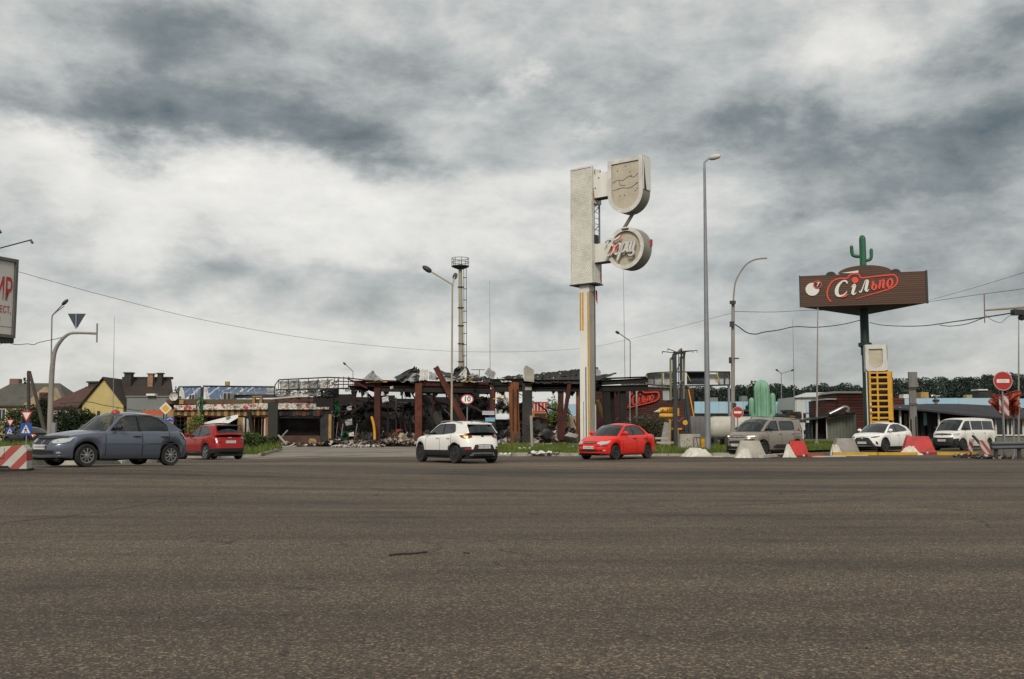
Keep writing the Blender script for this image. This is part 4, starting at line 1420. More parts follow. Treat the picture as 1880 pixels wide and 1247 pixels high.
SEDAN = dict(L=4.22, W=1.67, fw=1.27, rw=-1.21, R=.30, arch=1.2, sill=.22, paint=P_RED, doors=[(-.22, .82), (-1.1, -.22)],
 ztop=[(-2.1, .95), (-1.9, 1.02), (-1.4, 1.03), (-.9, 1.005), (0, .98), (.8, .965), (1.2, .935), (1.6, .86), (1.9, .79), (2.1, .72)],
 prof=[(.95, .965), (.45, 1.29), (.25, 1.375), (-.15, 1.435), (-.55, 1.425), (-.9, 1.345), (-1.45, 1.04)], iB=2, iC=5,
 wins=[[(.76, 1.0), (.42, 1.235), (.22, 1.335), (-.12, 1.385), (-.2, 1.005)], [(-.27, 1.01), (-.2, 1.388), (-.52, 1.375), (-.78, 1.30), (-1.05, 1.13), (-1.06, 1.06), (-1.0, 1.03)]],
 nose_f=[(.2, .05), (.45, 0.0), (.65, .04), (.8, .2), (.95, .3)], nose_r=[(.2, .1), (.5, 0.0), (.95, .1)],
 glass=(GL_MID, GL_TINT), plate_f=.50, rim=.62, spokes=5, spw=.04, rim_mat=ALLOY_D, handle_mat=PLAST, handle_z=.86, mirror=(.62, 1.03), extra=[('e', sedan_extra)], bulge=.3)
Car('red_sedan', 'bright red sedan with a faded bumper in front of the grass strip', 1133, 42.3, R(57), -1, 1, SEDAN)
# ---------------------------------------------------------------- dark red crossover
P_DRED = paint('paint_dark_red', '8c100d', metal=0.15, rough=0.3)
def cx_extra(c):
 mirror_patch(c, 'tail_light', LAMP_RD, [(.36, 1.0, 1.02), (.5, .965, 1.03), (.7, .955, 1.05), (.84, .96, 1.06)], 'rear', off=.02)
 c.patch('tail_light', M('lamp_dark', '2c0c0b', .2), [(.45, .80, .84), (.62, .79, .87), (.8, .80, .9)], 'rear', off=.012)
 c.patch('badge', CHROME, [(-.09, 1.03, 1.05), (-.03, 1.01, 1.04), (.03, 1.01, 1.04), (.09, 1.03, 1.05)], 'rear', off=.025)
 mb = MB()
 mb.box((-1.86, 0, 1.60), (.3, 1.2, .04), ry=R(-4))
 mb.build('spoiler', PLAST, c.root)
 mb = MB()
 mb.prism([(-1.2, 1.67), (-1.38, 1.66), (-1.34, 1.75)], -.02, .02)
 mb.build('antenna', c.paint, c.root)
 for sg in (1, -1):
  c.patch('door_trim', CHROME, [(-.4, .335, .35), (.6, .33, .345)], 'side', sgn=sg, off=.02, rows=1)
 mirror_patch(c, 'headlight', LAMP_CL, [(.5, .8, .9), (.8, .82, .92)], 'front', off=.015)
CXS = dict(L=4.5, W=1.84, fw=1.375, rw=-1.325, R=.35, arch=1.17, sill=.28, lift=.4, paint=P_DRED, doors=[(-.3, .8), (-1.15, -.3)], clad=.42, clad_end=.52, archtrim=.05,
 ztop=[(-2.25, 1.05), (-2.0, 1.12), (-1.5, 1.12), (-.5, 1.08), (.8, 1.05), (1.3, 1.03), (1.8, .97), (2.25, .82)],
 prof=[(1.0, 1.05), (.35, 1.45), (.1, 1.55), (-.4, 1.63), (-1.0, 1.61), (-1.75, 1.55), (-2.1, 1.14)], iB=2, iC=5,
 wins=[[(.85, 1.09), (.33, 1.4), (.08, 1.5), (-.2, 1.55), (-.24, 1.1)], [(-.32, 1.1), (-.3, 1.555), (-.9, 1.545), (-1.2, 1.47), (-1.52, 1.22), (-1.5, 1.17)]],
 nose_f=[(.2, .08), (.5, 0.0), (.8, .08), (1.0, .3)], nose_r=[(.2, .14), (.5, 0.0), (.75, .05), (1.1, .2)], nr=4.6,
 glass=(GL_MID, GL_TINT), plate_r=.83, rim=.72, spokes=5, spw=.045, twin=True, rim_mat=ALLOY, rw_rows=(.1, .88), mirror=(.68, 1.13), handle_z=.96,
 extra=[('e', cx_extra)], rtopbulge=.10, rbulge=.09)
Car('dark_red_crossover', 'dark red crossover seen from behind beyond the grey hatchback', 388, 48.5, R(66), -1, -1, CXS)
# ---------------------------------------------------------------- beige people carrier
P_BEI = paint('paint_beige', '857f74', metal=0.3, rough=0.36)
def van_extra(c):
 for sg in (1, -1):
  h = c.patch('headlight', LAMP_CL, [(.42, .885, .91), (.6, .87, .925), (.78, .88, .945), (.86, .9, .95)], 'front', sgn=sg, off=.02)
  c.patch('daylight_strip', LIT, [(.5, .905, .922), (.66, .91, .93), (.76, .915, .935)], 'front', sgn=sg, off=.027, parent=h, rows=1)
  c.patch('lower_lamp', PLAST, [(.46, .74, .78), (.6, .72, .80), (.78, .74, .80)], 'front', sgn=sg, off=.015)
  c.patch('side_panel', PLAST, [(.55, .40, .46), (.3, .37, .54), (-.5, .37, .54), (-.9, .37, .54), (-1.0, .40, .50)], 'side', sgn=sg, off=.025)
  c.patch('slide_rail', PLAST, [(-2.0, 1.05, 1.065), (-1.2, 1.05, 1.065)], 'side', sgn=sg, off=.01, rows=1)
  mb = MB()
  mb.tube(smooth_pts([(.1, sg * .62, 1.76), (.05, sg * .62, 1.82), (-.8, sg * .62, 1.84), (-1.8, sg * .62, 1.81), (-1.9, sg * .62, 1.76)], 4), .02, 6)
  mb.build('roof_rail', PLAST, c.root, smooth=60)
 c.patch('grille', PLAST, [(-.6, .87, .90), (0, .855, .90), (.6, .87, .90)], 'front', off=.012)
 c.patch('grille_badge', CHROME, [(-.16, .87, .885), (0, .905, .935), (.16, .87, .885)], 'front', off=.03, rows=1)
 c.patch('lower_grille', PLAST, [(-.44, .60, .70), (0, .58, .73), (.44, .60, .70)], 'front', off=.012)
 c.patch('bumper_bar', M('skid_silver', '8f8f8c', .4), [(-.5, .30, .33), (0, .29, .33), (.5, .30, .33)], 'front', off=.025, rows=1)
 mirror_patch(c, 'tail_light', LAMP_RD, [(.74, .9, 1.3), (.86, .9, 1.3)], 'rear', off=.015)
 c.patch('side_marker', LAMP_OR, [(1.72, .86, .885), (1.78, .86, .885)], 'side', sgn=1, off=.012)
VANB = dict(van=True, L=4.4, W=1.85, fw=1.3, rw=-1.485, R=.335, arch=1.2, sill=.25, lift=.3, paint=P_BEI, doors=[(-.12, .95), (-1.2, -.12)], clad=.34, clad_end=.50, archtrim=.05,
   ztop=[(-2.2, 1.16), (-.5, 1.17), (1.0, 1.14), (1.4, 1.11), (1.8, 1.06), (2.2, .96)],
   prof=[(1.25, 1.14), (.75, 1.55), (.5, 1.67), (.1, 1.745), (-1.0, 1.76), (-2.0, 1.74), (-2.12, 1.66), (-2.17, 1.2)], iB=2, iC=6,
   wins=[[(1.05, 1.17), (.68, 1.45), (.42, 1.59), (.02, 1.62), (-.04, 1.19), (.1, 1.15)],
 [(-.2, 1.24), (-.2, 1.55), (-.28, 1.62), (-1.22, 1.63), (-1.36, 1.55), (-1.38, 1.3), (-1.28, 1.21), (-.3, 1.2)]],
   nose_f=[(.2, .06), (.5, 0.0), (.75, .02), (.95, .12), (1.1, .3)], nose_r=[(.2, .05), (.6, 0.0), (1.2, .04)], tumble=.16, na=3.6, nr=8,
   glass=(GL_MID, GL_TINT), plate_f=.52, rim=.66, spokes=6, rim_mat=ALLOY_D, mirror=(.78, 1.22), mirror_mat=PLAST, extra=[('e', van_extra)], handle_z=1.04, seats=(-.1, -1.0))
Car('beige_minivan', 'beige people carrier with daylight lamps on behind the concrete block', 1402, 47.6, R(56), -1, 1, VANB)
# ---------------------------------------------------------------- white luxury crossover
P_WHITE2 = paint('paint_pearl', 'dedcd5', rough=0.26)
def lex_extra(c):
 mirror_patch(c, 'headlight', M('lamp_dim', '4d5054', .15, coat=1.0), [(.44, .80, .825), (.6, .79, .87), (.76, .82, .91), (.86, .87, .93)], 'front', off=.015)
 g = c.patch('grille', PLAST, [(-.62, .36, .42), (-.52, .36, .60), (-.34, .36, .80), (0, .36, .83), (.34, .36, .80), (.52, .36, .60), (.62, .36, .42)], 'front', off=.015)
 c.patch('grille_lip', CHROME, [(-.6, .325, .35), (0, .315, .34), (.6, .325, .35)], 'front', off=.03, rows=1)
 c.patch('grille_badge', CHROME, [(-.07, .74, .76), (0, .715, .785), (.07, .74, .76)], 'front', off=.025, parent=g)
 mirror_patch(c, 'fog_recess', PLAST, [(.70, .50, .60), (.76, .44, .60), (.82, .44, .52)], 'front', off=.012)
 mirror_patch(c, 'tail_light', LAMP_RD, [(.5, .95, 1.05), (.88, .97, 1.1)], 'rear', off=.015)
LEX = dict(L=4.64, W=1.845, fw=1.37, rw=-1.29, R=.365, arch=1.15, sill=.28, lift=.3, paint=P_WHITE2, doors=[(-.2, .9), (-1.1, -.2)], clad=.33, clad_end=.33, archtrim=.04,
 ztop=[(-2.32, 1.12), (-1.9, 1.18), (-1.0, 1.13), (0, 1.08), (1.0, 1.05), (1.4, 1.03), (1.9, .97), (2.32, .86)],
 prof=[(1.15, 1.05), (.55, 1.41), (.3, 1.52), (-.2, 1.6), (-.8, 1.57), (-1.5, 1.42), (-2.05, 1.18)], iB=2, iC=4,
 wins=[[(.95, 1.09), (.5, 1.355), (.27, 1.46), (-.12, 1.53), (-.17, 1.11)], [(-.22, 1.11), (-.18, 1.535), (-.7, 1.51), (-1.25, 1.36), (-1.45, 1.22), (-1.3, 1.18)]],
 nose_f=[(.2, .08), (.45, .0), (.8, .04), (1.0, .25)], nose_r=[(.2, .1), (.5, 0.0), (1.1, .15)],
 glass=(GL_TINT, GL_TINT), plate_f=.52, rim=.7, spokes=5, rim_mat=ALLOY_D, handle_z=.96, mirror=(.8, 1.15), extra=[('e', lex_extra)], rw_rows=(.1, .6))
Car('pearl_crossover', 'white crossover with large dark grille coming down the side road', 1619, 56, R(64), -1, 1, LEX)
# ---------------------------------------------------------------- white minibus
def t5_extra(c):
 mirror_patch(c, 'headlight', LAMP_CL, [(.52, .92, 1.0), (.66, .90, 1.03), (.84, .90, 1.04), (.9, .93, 1.03)], 'front', off=.015)
 g = c.patch('grille', PLAST, [(-.5, .92, .99), (0, .91, 1.0), (.5, .92, .99)], 'front', off=.012)
 mb = MB()
 x = c.end_pt(0, .97, True)[0] + .03
 mb.ring([(p[0], p[1] + .96) for p in circle(.085, 16)], [(p[0], p[1] + .96) for p in circle(.066, 16)], 0, .02)
 mb.ribbon([(-.05, 1.0), (-.02, .96), (0, 1.0), (.02, .96), (.05, 1.0)], .016, 0, .02)
 mb.ribbon([(-.055, .975), (-.022, .905), (0, .95), (.022, .905), (.055, .975)], .016, 0.003, .017)
 mb.v = [(x + p[1], p[0], p[2]) for p in mb.v]
 mb.build('grille_badge', CHROME, g)
 mirror_patch(c, 'tail_light', LAMP_RD, [(.8, .9, 1.3), (.9, .9, 1.3)], 'rear', off=.015)
T5 = dict(van=True, clad_split=True, bulge=.10, topbulge=.07, L=4.9, W=1.9, fw=1.56, rw=-1.44, R=.335, arch=1.2, sill=.26, lift=.2, paint=paint('paint_van_white', 'cfccc3', rough=.38), doors=[(.5, 1.45), (-.85, .5)], clad=.27, clad_end=.74, archtrim=.0,
 ztop=[(-2.45, 1.2), (0, 1.2), (1.3, 1.18), (1.8, 1.17), (2.1, 1.12), (2.45, 1.0)],
 prof=[(1.85, 1.18), (1.35, 1.62), (1.1, 1.78), (.7, 1.87), (-1.0, 1.9), (-2.2, 1.88), (-2.36, 1.8), (-2.42, 1.24)], iB=2, iC=6,
 wins=[[(1.6, 1.22), (1.28, 1.55), (1.05, 1.7), (.62, 1.74), (.62, 1.22)], [(.44, 1.24), (.44, 1.74), (-.78, 1.75), (-.78, 1.24)], [(-.9, 1.24), (-.9, 1.75), (-2.1, 1.74), (-2.1, 1.24)]],
 nose_f=[(.2, .06), (.5, 0.0), (.8, .02), (1.0, .12), (1.2, .3)], nose_r=[(.2, .05), (.6, 0.0), (1.2, .03)], tumble=.14, na=3.6, nr=9,
 glass=(GL_TINT, GL_TINT), plate_f=.60, rim=.6, spokes=6, rim_mat=ALLOY_D, mirror=(1.35, 1.28), mirror_mat=PLAST, extra=[('e', t5_extra)], handle_z=1.05, seats=(.55, -.6))
Car('white_minibus', 'white minibus with black bumper behind the guardrail end', 1768, 60.5, R(62), -1, 1, T5)
# ---------------------------------------------------------------- small dark car far left
def dk_extra(c):
 mirror_patch(c, 'tail_light', LAMP_OR, [(.5, .78, .9), (.62, .76, .92), (.8, .78, .93)], 'rear', off=.02)
 mirror_patch(c, 'headlight', LAMP_CL, [(.5, .62, .74), (.8, .64, .76)], 'front', off=.015)
DK = dict(HATCH)
DK.update(paint=paint('paint_black', '15181c', rough=.25), extra=[('e', dk_extra)], plate_f=None, plate_r=.55, handle_mat=None, rim_mat=ALLOY_D, glass=(GL_TINT, GL_TINT))
DK['handle_mat'] = PLAST
Car('dark_hatchback', 'small black hatchback half hidden behind the grey hatchback nose', 48, 76, R(56), -1, -1, DK)
# ---------------------------------------------------------------- the driver of the grey hatchback
SKIN = M('skin', '9b6f58', 0.6, hex2='7d5543', var=0.4, scale=9)
CLOTH = M('grey_jacket', '3a3d42', 0.95, hex2='2a2c30', var=0.5, scale=6)
def skin_figure(name, nodes, mat, parent, levels=2):
 """nodes: [(pos, radius, parent index)] -> one continuous smooth mesh"""
 me = bpy.data.meshes.new(name)
 me.from_pydata([n_[0] for n_ in nodes], [(n_[2], i) for i, n_ in enumerate(nodes) if n_[2] is not None], [])
 o = bpy.data.objects.new(name, me)
 COL.objects.link(o)
 sk = o.modifiers.new('s', 'SKIN')
 for i, n_ in enumerate(nodes):
  rr = n_[1] if isinstance(n_[1], tuple) else (n_[1], n_[1])
  me.skin_vertices[0].data[i].radius = rr
  me.skin_vertices[0].data[i].use_root = (i == 0)
 sb = o.modifiers.new('u', 'SUBSURF')
 sb.levels = levels
 sb.render_levels = levels
 bpy.context.view_layer.update()
 m2 = bpy.data.meshes.new_from_object(o.evaluated_get(bpy.context.evaluated_depsgraph_get()))
 bpy.data.objects.remove(o)
 m2.name = name
 m2.materials.clear()
 m2.materials.append(mat)
 for p in m2.polygons:
  p.use_smooth = True
 q = bpy.data.objects.new(name, m2)
 COL.objects.link(q)
 if parent is not None:
  q.parent = parent
 return q
def driver(car):
 m = world_of(car.root)
 loc = m @ Vector((-.22, .36, .46))
 t = thing('person', 'driver in a grey jacket with short grey hair inside the blue grey hatchback', 'person', loc, car.yaw)
 bd = skin_figure('body', [((0, 0, 0), (.15, .13), None), ((-.02, 0, .22), (.15, .11), 0), ((-.03, 0, .42), (.16, .11), 1), ((-.02, 0, .52), (.07, .07), 2),
 ((0, 0, .60), (.058, .058), 3), ((.03, .0, .68), (.078, .085), 4), ((.03, 0, .76), (.078, .095), 5), ((.02, 0, .83), (.05, .06), 6),
 ((-.02, .19, .42), (.062, .062), 2), ((.12, .25, .22), (.05, .05), 8), ((.36, .2, .34), (.035, .035), 9), ((.43, .17, .37), (.03, .022), 10),
 ((-.02, -.19, .42), (.062, .062), 2), ((.12, -.25, .22), (.05, .05), 12), ((.36, -.2, .34), (.035, .035), 13), ((.43, -.17, .37), (.03, .022), 14),
 ((.12, .09, -.02), (.08, .08), 0), ((.42, .1, .06), (.06, .06), 16), ((.12, -.09, -.02), (.08, .08), 0), ((.42, -.1, .06), (.06, .06), 18)],
 SKIN, t)
 mb = MB()
 mb.lathe([(.001, .93), (.05, .92), (.085, .88), (.098, .82), (.1, .77), (.096, .73)], 16, (0.0, 0, -.03))
 mb.v = [(p[0] - .005 if p[0] < .05 else p[0] * .75, p[1], p[2] + (.035 if p[0] > .04 and p[2] < .82 else 0)) for p in mb.v]
 mb.build('hair', M('grey_hair', '77736c', .9, var=.4, scale=20), t, smooth=60)
 mb = MB()
 mb.lathe([(.001, .0), (.022, .012), (.014, .035), (.001, .05)], 8, (.115, 0, .715), 'Z')
 for sy in (-1, 1):
  mb.lathe([(.001, -.012), (.012, -.006), (.012, .006), (.001, .012)], 8, (.1, sy * .035, .765), 'Z')
 mb.build('face_features', SKIN, t, smooth=60)
 cl = skin_figure('jacket', [((0, 0, 0), (.17, .15), None), ((-.02, 0, .22), (.17, .13), 0), ((-.03, 0, .42), (.18, .125), 1), ((-.02, 0, .50), (.09, .09), 2),
        ((-.02, .2, .42), (.075, .075), 2), ((.12, .26, .22), (.062, .062), 4), ((.34, .205, .335), (.05, .05), 5),
        ((-.02, -.2, .42), (.075, .075), 2), ((.12, -.26, .22), (.062, .062), 7), ((.34, -.205, .335), (.05, .05), 8)], CLOTH, t)
 mb = MB()
 w_ = smooth_pts([(0.47 + .07 * math.sin(a_), .17 * math.cos(a_), .36 + .16 * math.sin(a_)) for a_ in lin(0, 2 * math.pi, 12)], 2)
 mb.tube(w_, .012, 6)
 mb.v = [(p[0] - .22, p[1] + .36, p[2] + .46) for p in mb.v]
 mb.build('steering_wheel', PLAST, car.root, smooth=60)
driver(grey)
# ================================================================== the burnt shop and store
CHAR = M('char', '141211', 0.95, hex2='28231f', var=0.9, scale=1.1, bump=0.5, bscale=9)
CHAR2 = M('char_brown', '211915', 0.95, hex2='100e0d', var=0.9, scale=1.3, bump=0.5, bscale=9)
SOOT = M('soot_grey', '3d3b37', 0.9, hex2='191716', var=1.0, scale=0.9, bump=0.5, bscale=8)
RUST = M('rust_red', '4d2117', 0.9, hex2='21100d', var=0.9, scale=1.4, bump=0.5, bscale=14)
RUST_L = M('rust_light', '683421', 0.9, hex2='35190f', var=0.9, scale=1.8, bump=0.4, bscale=14)
RUST_O = M('rust_orange', '8c5226', 0.9, hex2='2b1f19', var=1.0, scale=0.8, bump=0.5, bscale=10, stretch=(3, 3, .6))
STEEL = M('burnt_sheet', 'a2a29e', 0.6, metal=0.1, hex2='5b5956', var=.8, scale=0.9, bump=0.3, bscale=6)
STEEL_D = M('burnt_sheet_dark', '3e3d3b', 0.65, metal=0.1, hex2='1a1918', var=1.0, scale=0.9, bump=0.3, bscale=6)
SHEET_W = M('torn_white_sheet', 'bdbab2', 0.7, hex2='77736d', var=.7, scale=0.7, bump=0.3, bscale=5)
CONC = M('concrete', '96908a', 0.92, hex2='68635c', var=0.8, scale=1.6, bump=0.4, bscale=16)
CONC_L = M('concrete_pale', 'aaa598', 0.92, hex2='787266', var=0.8, scale=1.6, bump=0.4, bscale=16)
GREEN_S = M('green_sheet', '1f5a30', 0.6, hex2='143621', var=0.7, scale=1.2)
GREEN_D = M('dark_green_paint', '1a2c26', 0.8, hex2='2e231c', var=1.0, scale=1.1)
TAN = M('tan_render', 'a5814f', 0.9, hex2='6f5837', var=0.8, scale=1.6)
ORNG = M('orange_render', 'a8623a', 0.9, hex2='70402a', var=0.8, scale=1.4)
OLIVE = M('olive_wall', '585037', 0.9, hex2='4b2f22', var=0.9, scale=0.8)
BRK_R = bricks('red_brick', '6f3c2d', '553025', '6d6459', 0.28, 0.09, 0.012, var=.7)
BRK_D = bricks('dark_brick_rows', '5a2c24', '3f211d', '2a1a18', 1.4, 0.2, 0.03)
YEL = M('yellow_paint', 'cf981f', 0.55, hex2='8a6218', var=0.6, scale=2)
REDP = M('red_panel', 'a3352a', 0.6, hex2='6a2420', var=0.6, scale=1.6)
WHT = M('white_paint', 'c3c0b8', 0.6, hex2='97938a', var=0.6, scale=1.4)
PIPE = M('pipe_grey', '7e7e7a', 0.6, hex2='545350', var=0.7, scale=3)
def blue_roof_mat():
 m = bpy.data.materials.new('blue_roof_sheet')
 m.use_nodes = True
 t = NT(m.node_tree)
 co = t.n('ShaderNodeTexCoord').outputs['Object']
 q_ = t.n('ShaderNodeSeparateXYZ', Vector=co)
 u_ = t.m('ADD', q_.outputs[0], t.m('MULTIPLY', q_.outputs[2], .45))
 v = t.n('ShaderNodeCombineXYZ', X=t.m('MULTIPLY', u_, 2.2), Y=0.0, Z=t.m('MULTIPLY', q_.outputs[2], .5)).outputs[0]
 st = t.noise(v, 1.0, 4, 0.6, 0.0)
 xx = t.n('ShaderNodeSeparateXYZ', Vector=co).outputs[0]
 wv = t.m('SINE', t.m('MULTIPLY', xx, 36.0))
 base = t.mix(t.noise(co, .8, 5), C('40597a'), C('2a425f'))
 f = t.ramp(st, [(0.56, (0, 0, 0, 1)), (0.61, (1, 1, 1, 1))])
 col = t.mix(f, base, C('c2c6ca'))
 bs = t.n('ShaderNodeBsdfPrincipled', Base_Color=col, Roughness=0.45)
 t.put(bs.inputs['Normal'], t.n('ShaderNodeBump', Height=wv, Strength=0.5, Distance=0.03).outputs[0])
 t.n('ShaderNodeOutputMaterial', Surface=bs.outputs[0])
 return m
BLUE_R = blue_roof_mat()
def folk_mat(key, fade):
 """printed shop fascia: red flowers and grey-green sprigs on white"""
 m = bpy.data.materials.new(key)
 m.use_nodes = True
 t = NT(m.node_tree)
 co = t.n('ShaderNodeTexCoord').outputs['Object']
 s = t.n('ShaderNodeSeparateXYZ', Vector=co)
 v = t.n('ShaderNodeCombineXYZ', X=s.outputs[0], Y=s.outputs[2], Z=0.0).outputs[0]
 v1 = t.n('ShaderNodeTexVoronoi', Vector=v, Scale=3.3)
 ring = t.m('SINE', t.m('MULTIPLY', v1.outputs[0], 24.0))
 dot = t.m('LESS_THAN', v1.outputs[0], 0.43)
 pick = t.n('ShaderNodeSeparateColor', Color=v1.outputs['Color'])
 red = t.m('MULTIPLY', dot, t.m('GREATER_THAN', t.m('ADD', pick.outputs[0], t.m('MULTIPLY', ring, .12)), 0.30))
 v2 = t.n('ShaderNodeTexVoronoi', {'feature': 'DISTANCE_TO_EDGE'}, Vector=t.n('ShaderNodeMapping', Vector=v, Rotation=(0, 0, R(40)), Scale=(1, 2.1, 1)).outputs[0], Scale=3.0)
 leaf = t.m('MULTIPLY', t.m('LESS_THAN', v2.outputs[0], 0.07), t.m('GREATER_THAN', t.noise(v, 1.4, 2), 0.42))
 col = t.mix(leaf, C('c4c0b6'), C('6f7a68'))
 col = t.mix(red, col, C('a5392f'))
 col = t.mix(t.m('MULTIPLY', t.ramp(t.noise(co, 1.1, 6, .65), [(.42, (0, 0, 0, 1)), (.62, (1, 1, 1, 1))]), fade), col, C('4a413a'))
 bs = t.n('ShaderNodeBsdfPrincipled', Base_Color=col, Roughness=0.6)
 t.n('ShaderNodeOutputMaterial', Surface=bs.outputs[0])
 return m
FOLK, FOLK_D = folk_mat('folk_print', .25), folk_mat('folk_print_scorched', .9)
def pbox(mb, x0, y0, x1, y1, Y, d):
 """box whose front face covers the picture rectangle at depth Y, reaching d further back"""
 ym = (y0 + y1) / 2
 a, c = W(x0, ym, Y), W(x1, ym, Y)
 a.z, c.z = W(x0, y0, Y).z, W(x1, y1, Y).z
 return mb.box2((a.x, Y, a.z), (c.x, Y + d, c.z))
def part_box(name, mat, root, x0, y0, x1, y1, Y, d, **k):
 mb = MB()
 pbox(mb, x0, y0, x1, y1, Y, d)
 return mb.build(name, mat, root, world=True, **k)
def part_beam(name, mat, root, p, q, w, h, kind='beam', **k):
 mb = MB()
 getattr(mb, kind)(W(*p), W(*q), w, h)
 return mb.build(name, mat, root, world=True, **k)
def sheet_part(name, mat, root, TL, TR, BR, BL, nu=14, nv=6, crumple=0.1, corr=0, camp=0.05, seed=1, holes=0.0, th=0.0):
 rs = random.Random(seed)
 TL, TR, BR, BL = [W(*p) for p in (TL, TR, BR, BL)]
 ph = [rs.uniform(0, 6.28) for _ in range(6)]
 P = []
 for i in range(nu + 1):
  u = i / nu
  row = []
  for j in range(nv + 1):
   v = j / nv
   p = TL.lerp(TR, u).lerp(BL.lerp(BR, u), v)
   n_ = math.sin(u * 9 + ph[0] + 3 * v) + .6 * math.sin(v * 11 + ph[1] + 4 * u) + .5 * math.sin(u * 23 + ph[2]) * math.cos(v * 17 + ph[3])
   p = p + Vector((.3 * crumple * math.sin(v * 8 + ph[4]), crumple * n_, .4 * crumple * math.sin(u * 13 + ph[5]) + rs.uniform(-.2, .2) * crumple))
   if corr:
    p.y += camp * math.sin(u * corr * 2 * math.pi)
    p.z += .3 * camp * math.sin(u * corr * 2 * math.pi)
   row.append(p)
  P.append(row)
 mb = MB()
 mb.grid(P)
 if holes:
  keep = [f for f in mb.f if rs.random() > holes]
  mb.f, mb.mi = keep, [0] * len(keep)
 return mb.build(name, mat, root, world=True)
# ------------------------------------------------------------------ left shop
YS = 75.0
p = W(465, 790, YS)
shop = thing('shop_building', 'long low shop with printed white and red fascia and broken blue roof', 'shop', (p.x, YS, 0))
# walls: piers, sill walls, lintels
for (nm, mt, x0, y0, x1, y1, d, dy) in [
 ('wall', OLIVE, 306, 733, 500, 742, .5, 0.0), ('wall', OLIVE, 500, 729, 612, 741, .5, .02),
 ('lintel', M('rust_lintel', '5f3020', .9, hex2='3a221a', var=.8, scale=2), 318, 763.5, 490, 766, .4, 0.0), ('lintel', CHAR2, 510, 765, 590, 768, .4, 0.0),
 ('pier', ORNG, 343, 766, 356, 802, .6, 0), ('pier', TAN, 436, 766, 446, 806, .6, 0), ('pier', ORNG, 488, 766, 501, 806, .6, 0), ('pier', SOOT, 588, 752, 603, 818, .6, 0),
 ('pier', TAN, 603, 752, 608, 818, .55, 0.0), ('pier', TAN, 306, 752, 318, 806, .6, 0),
 ('sill_wall', BRK_R, 452, 803, 488, 822, .5, 0.02), ('sill_wall', M('burnt_sill', '5a3a2c', .9, hex2='332620', var=.9, scale=1), 511, 800, 588, 820, .5, .02),
 ('sill_wall', BRK_R, 318, 802, 437, 822, .5, .02),
 ('pilaster', TAN, 329, 734.5, 337, 742, .3, -.25), ('pilaster', TAN, 463, 729, 468, 742, .3, -.25), ('pilaster', TAN, 476, 729, 481, 742, .3, -.25), ('pilaster_cap', TAN, 463, 727, 481, 729, .4, -.3),
]:
 part_box(nm, mt, shop, x0, y0, x1, y1, YS + dy, d)
# scalloped band of tan and green strips under the fascia
x = 319.0
i = 0
while x < 588:
 wd = rnd.uniform(5.2, 7.2)
 if not (491 < x + wd / 2 < 510):
  scorched = x > 508
  mt = (CHAR2 if rnd.random() < .35 else RUST_L if i % 2 else GREEN_D) if scorched else (TAN if i % 2 else OLIVE)
  part_box('valance_strip', mt, shop, x, 752.3, x + wd - .35, 763.3 + rnd.uniform(-1, 1), YS - .12 + rnd.uniform(-.02, .02), .2)
 x += wd
 i += 1
# fascia panels
for (x0, x1, y0, y1, mt, rz) in [(319, 338, 744, 753, FOLK, 0), (338.3, 360, 743.5, 752.8, FOLK, .02), (371, 393, 742.6, 752.5, FOLK, 0), (393.3, 417, 742.4, 752.4, FOLK, .01), (417.3, 441, 742.0, 752.2, FOLK, -.01),
 (441.3, 466, 741.5, 752, FOLK, 0), (466.3, 491.5, 740.5, 751.8, FOLK, .01), (508.5, 526, 739.8, 751.6, FOLK, 0), (526.3, 546, 739.8, 751.6, FOLK, .01), (546.5, 567, 740, 751.6, FOLK_D, 0),
 (567.5, 580, 741, 751.6, FOLK_D, .03), (580.5, 604, 747.5, 751.6, FOLK_D, .05)]:
 part_box('fascia_panel', mt, shop, x0, y0, x1, y1, YS - .35 + rz * 3, .18)
# interior and openings
part_box('back_wall', CHAR2, shop, 306, 742, 612, 800, YS + 4.2, .3)
part_box('back_wall', CHAR, shop, 500, 740, 612, 822, YS + 3.6, .3)
part_box('side_wall', CHAR2, shop, 304, 735, 308, 822, YS + .6, 7)
part_box('floor_slab', CHAR, shop, 306, 819, 612, 822, YS + .1, 7)
for x0 in (322, 330, 338):
 part_box('window_lattice', CHAR2, shop, x0, 766, x0 + 1.5, 802, YS + .1, .1)
for y0 in (772, 780, 788, 796):
 part_box('window_lattice', CHAR2, shop, 318, y0, 344, y0 + 1.2, YS + .12, .08)
for (x0, x1, mt) in [(452, 456, SHEET_W), (456.5, 459, TAN), (466, 467.2, TAN), (474, 475, CHAR), (480, 481, TAN), (484.5, 487.5, SHEET_W)]:
 part_box('door_frame', mt, shop, x0, 766, x1, 803, YS + .15, .12)
part_box('door_post', WHT, shop, 445.5, 767, 449, 802, YS - .2, .15)
sheet_part('curtain', SHEET_W, shop, (455, 767, YS + .3), (457.5, 767, YS + .3), (463, 801, YS + .3), (456, 801, YS + .3), 4, 8, .04, seed=5)
part_box('dark_pillar', GREEN_D, shop, 492, 739, 509.5, 803, YS - .42, .5)
part_beam('leaning_post', CHAR, shop, (456.5, 752, YS - .5), (466, 813, YS - .6), .25, .2)
for (x0, y0, x1, y1, mt) in [(357, 766, 380, 802, GREEN_D), (515, 768, 585, 800, CHAR)]:
 part_box('inner_panel', mt, shop, x0, y0, x1, y1, YS + 1.6, .1)
sheet_part('torn_drape', GREEN_S, shop, (362, 730, YS - .45), (374, 728, YS - .45), (371, 757, YS - .5), (366, 756, YS - .5), 5, 8, .08, seed=8)
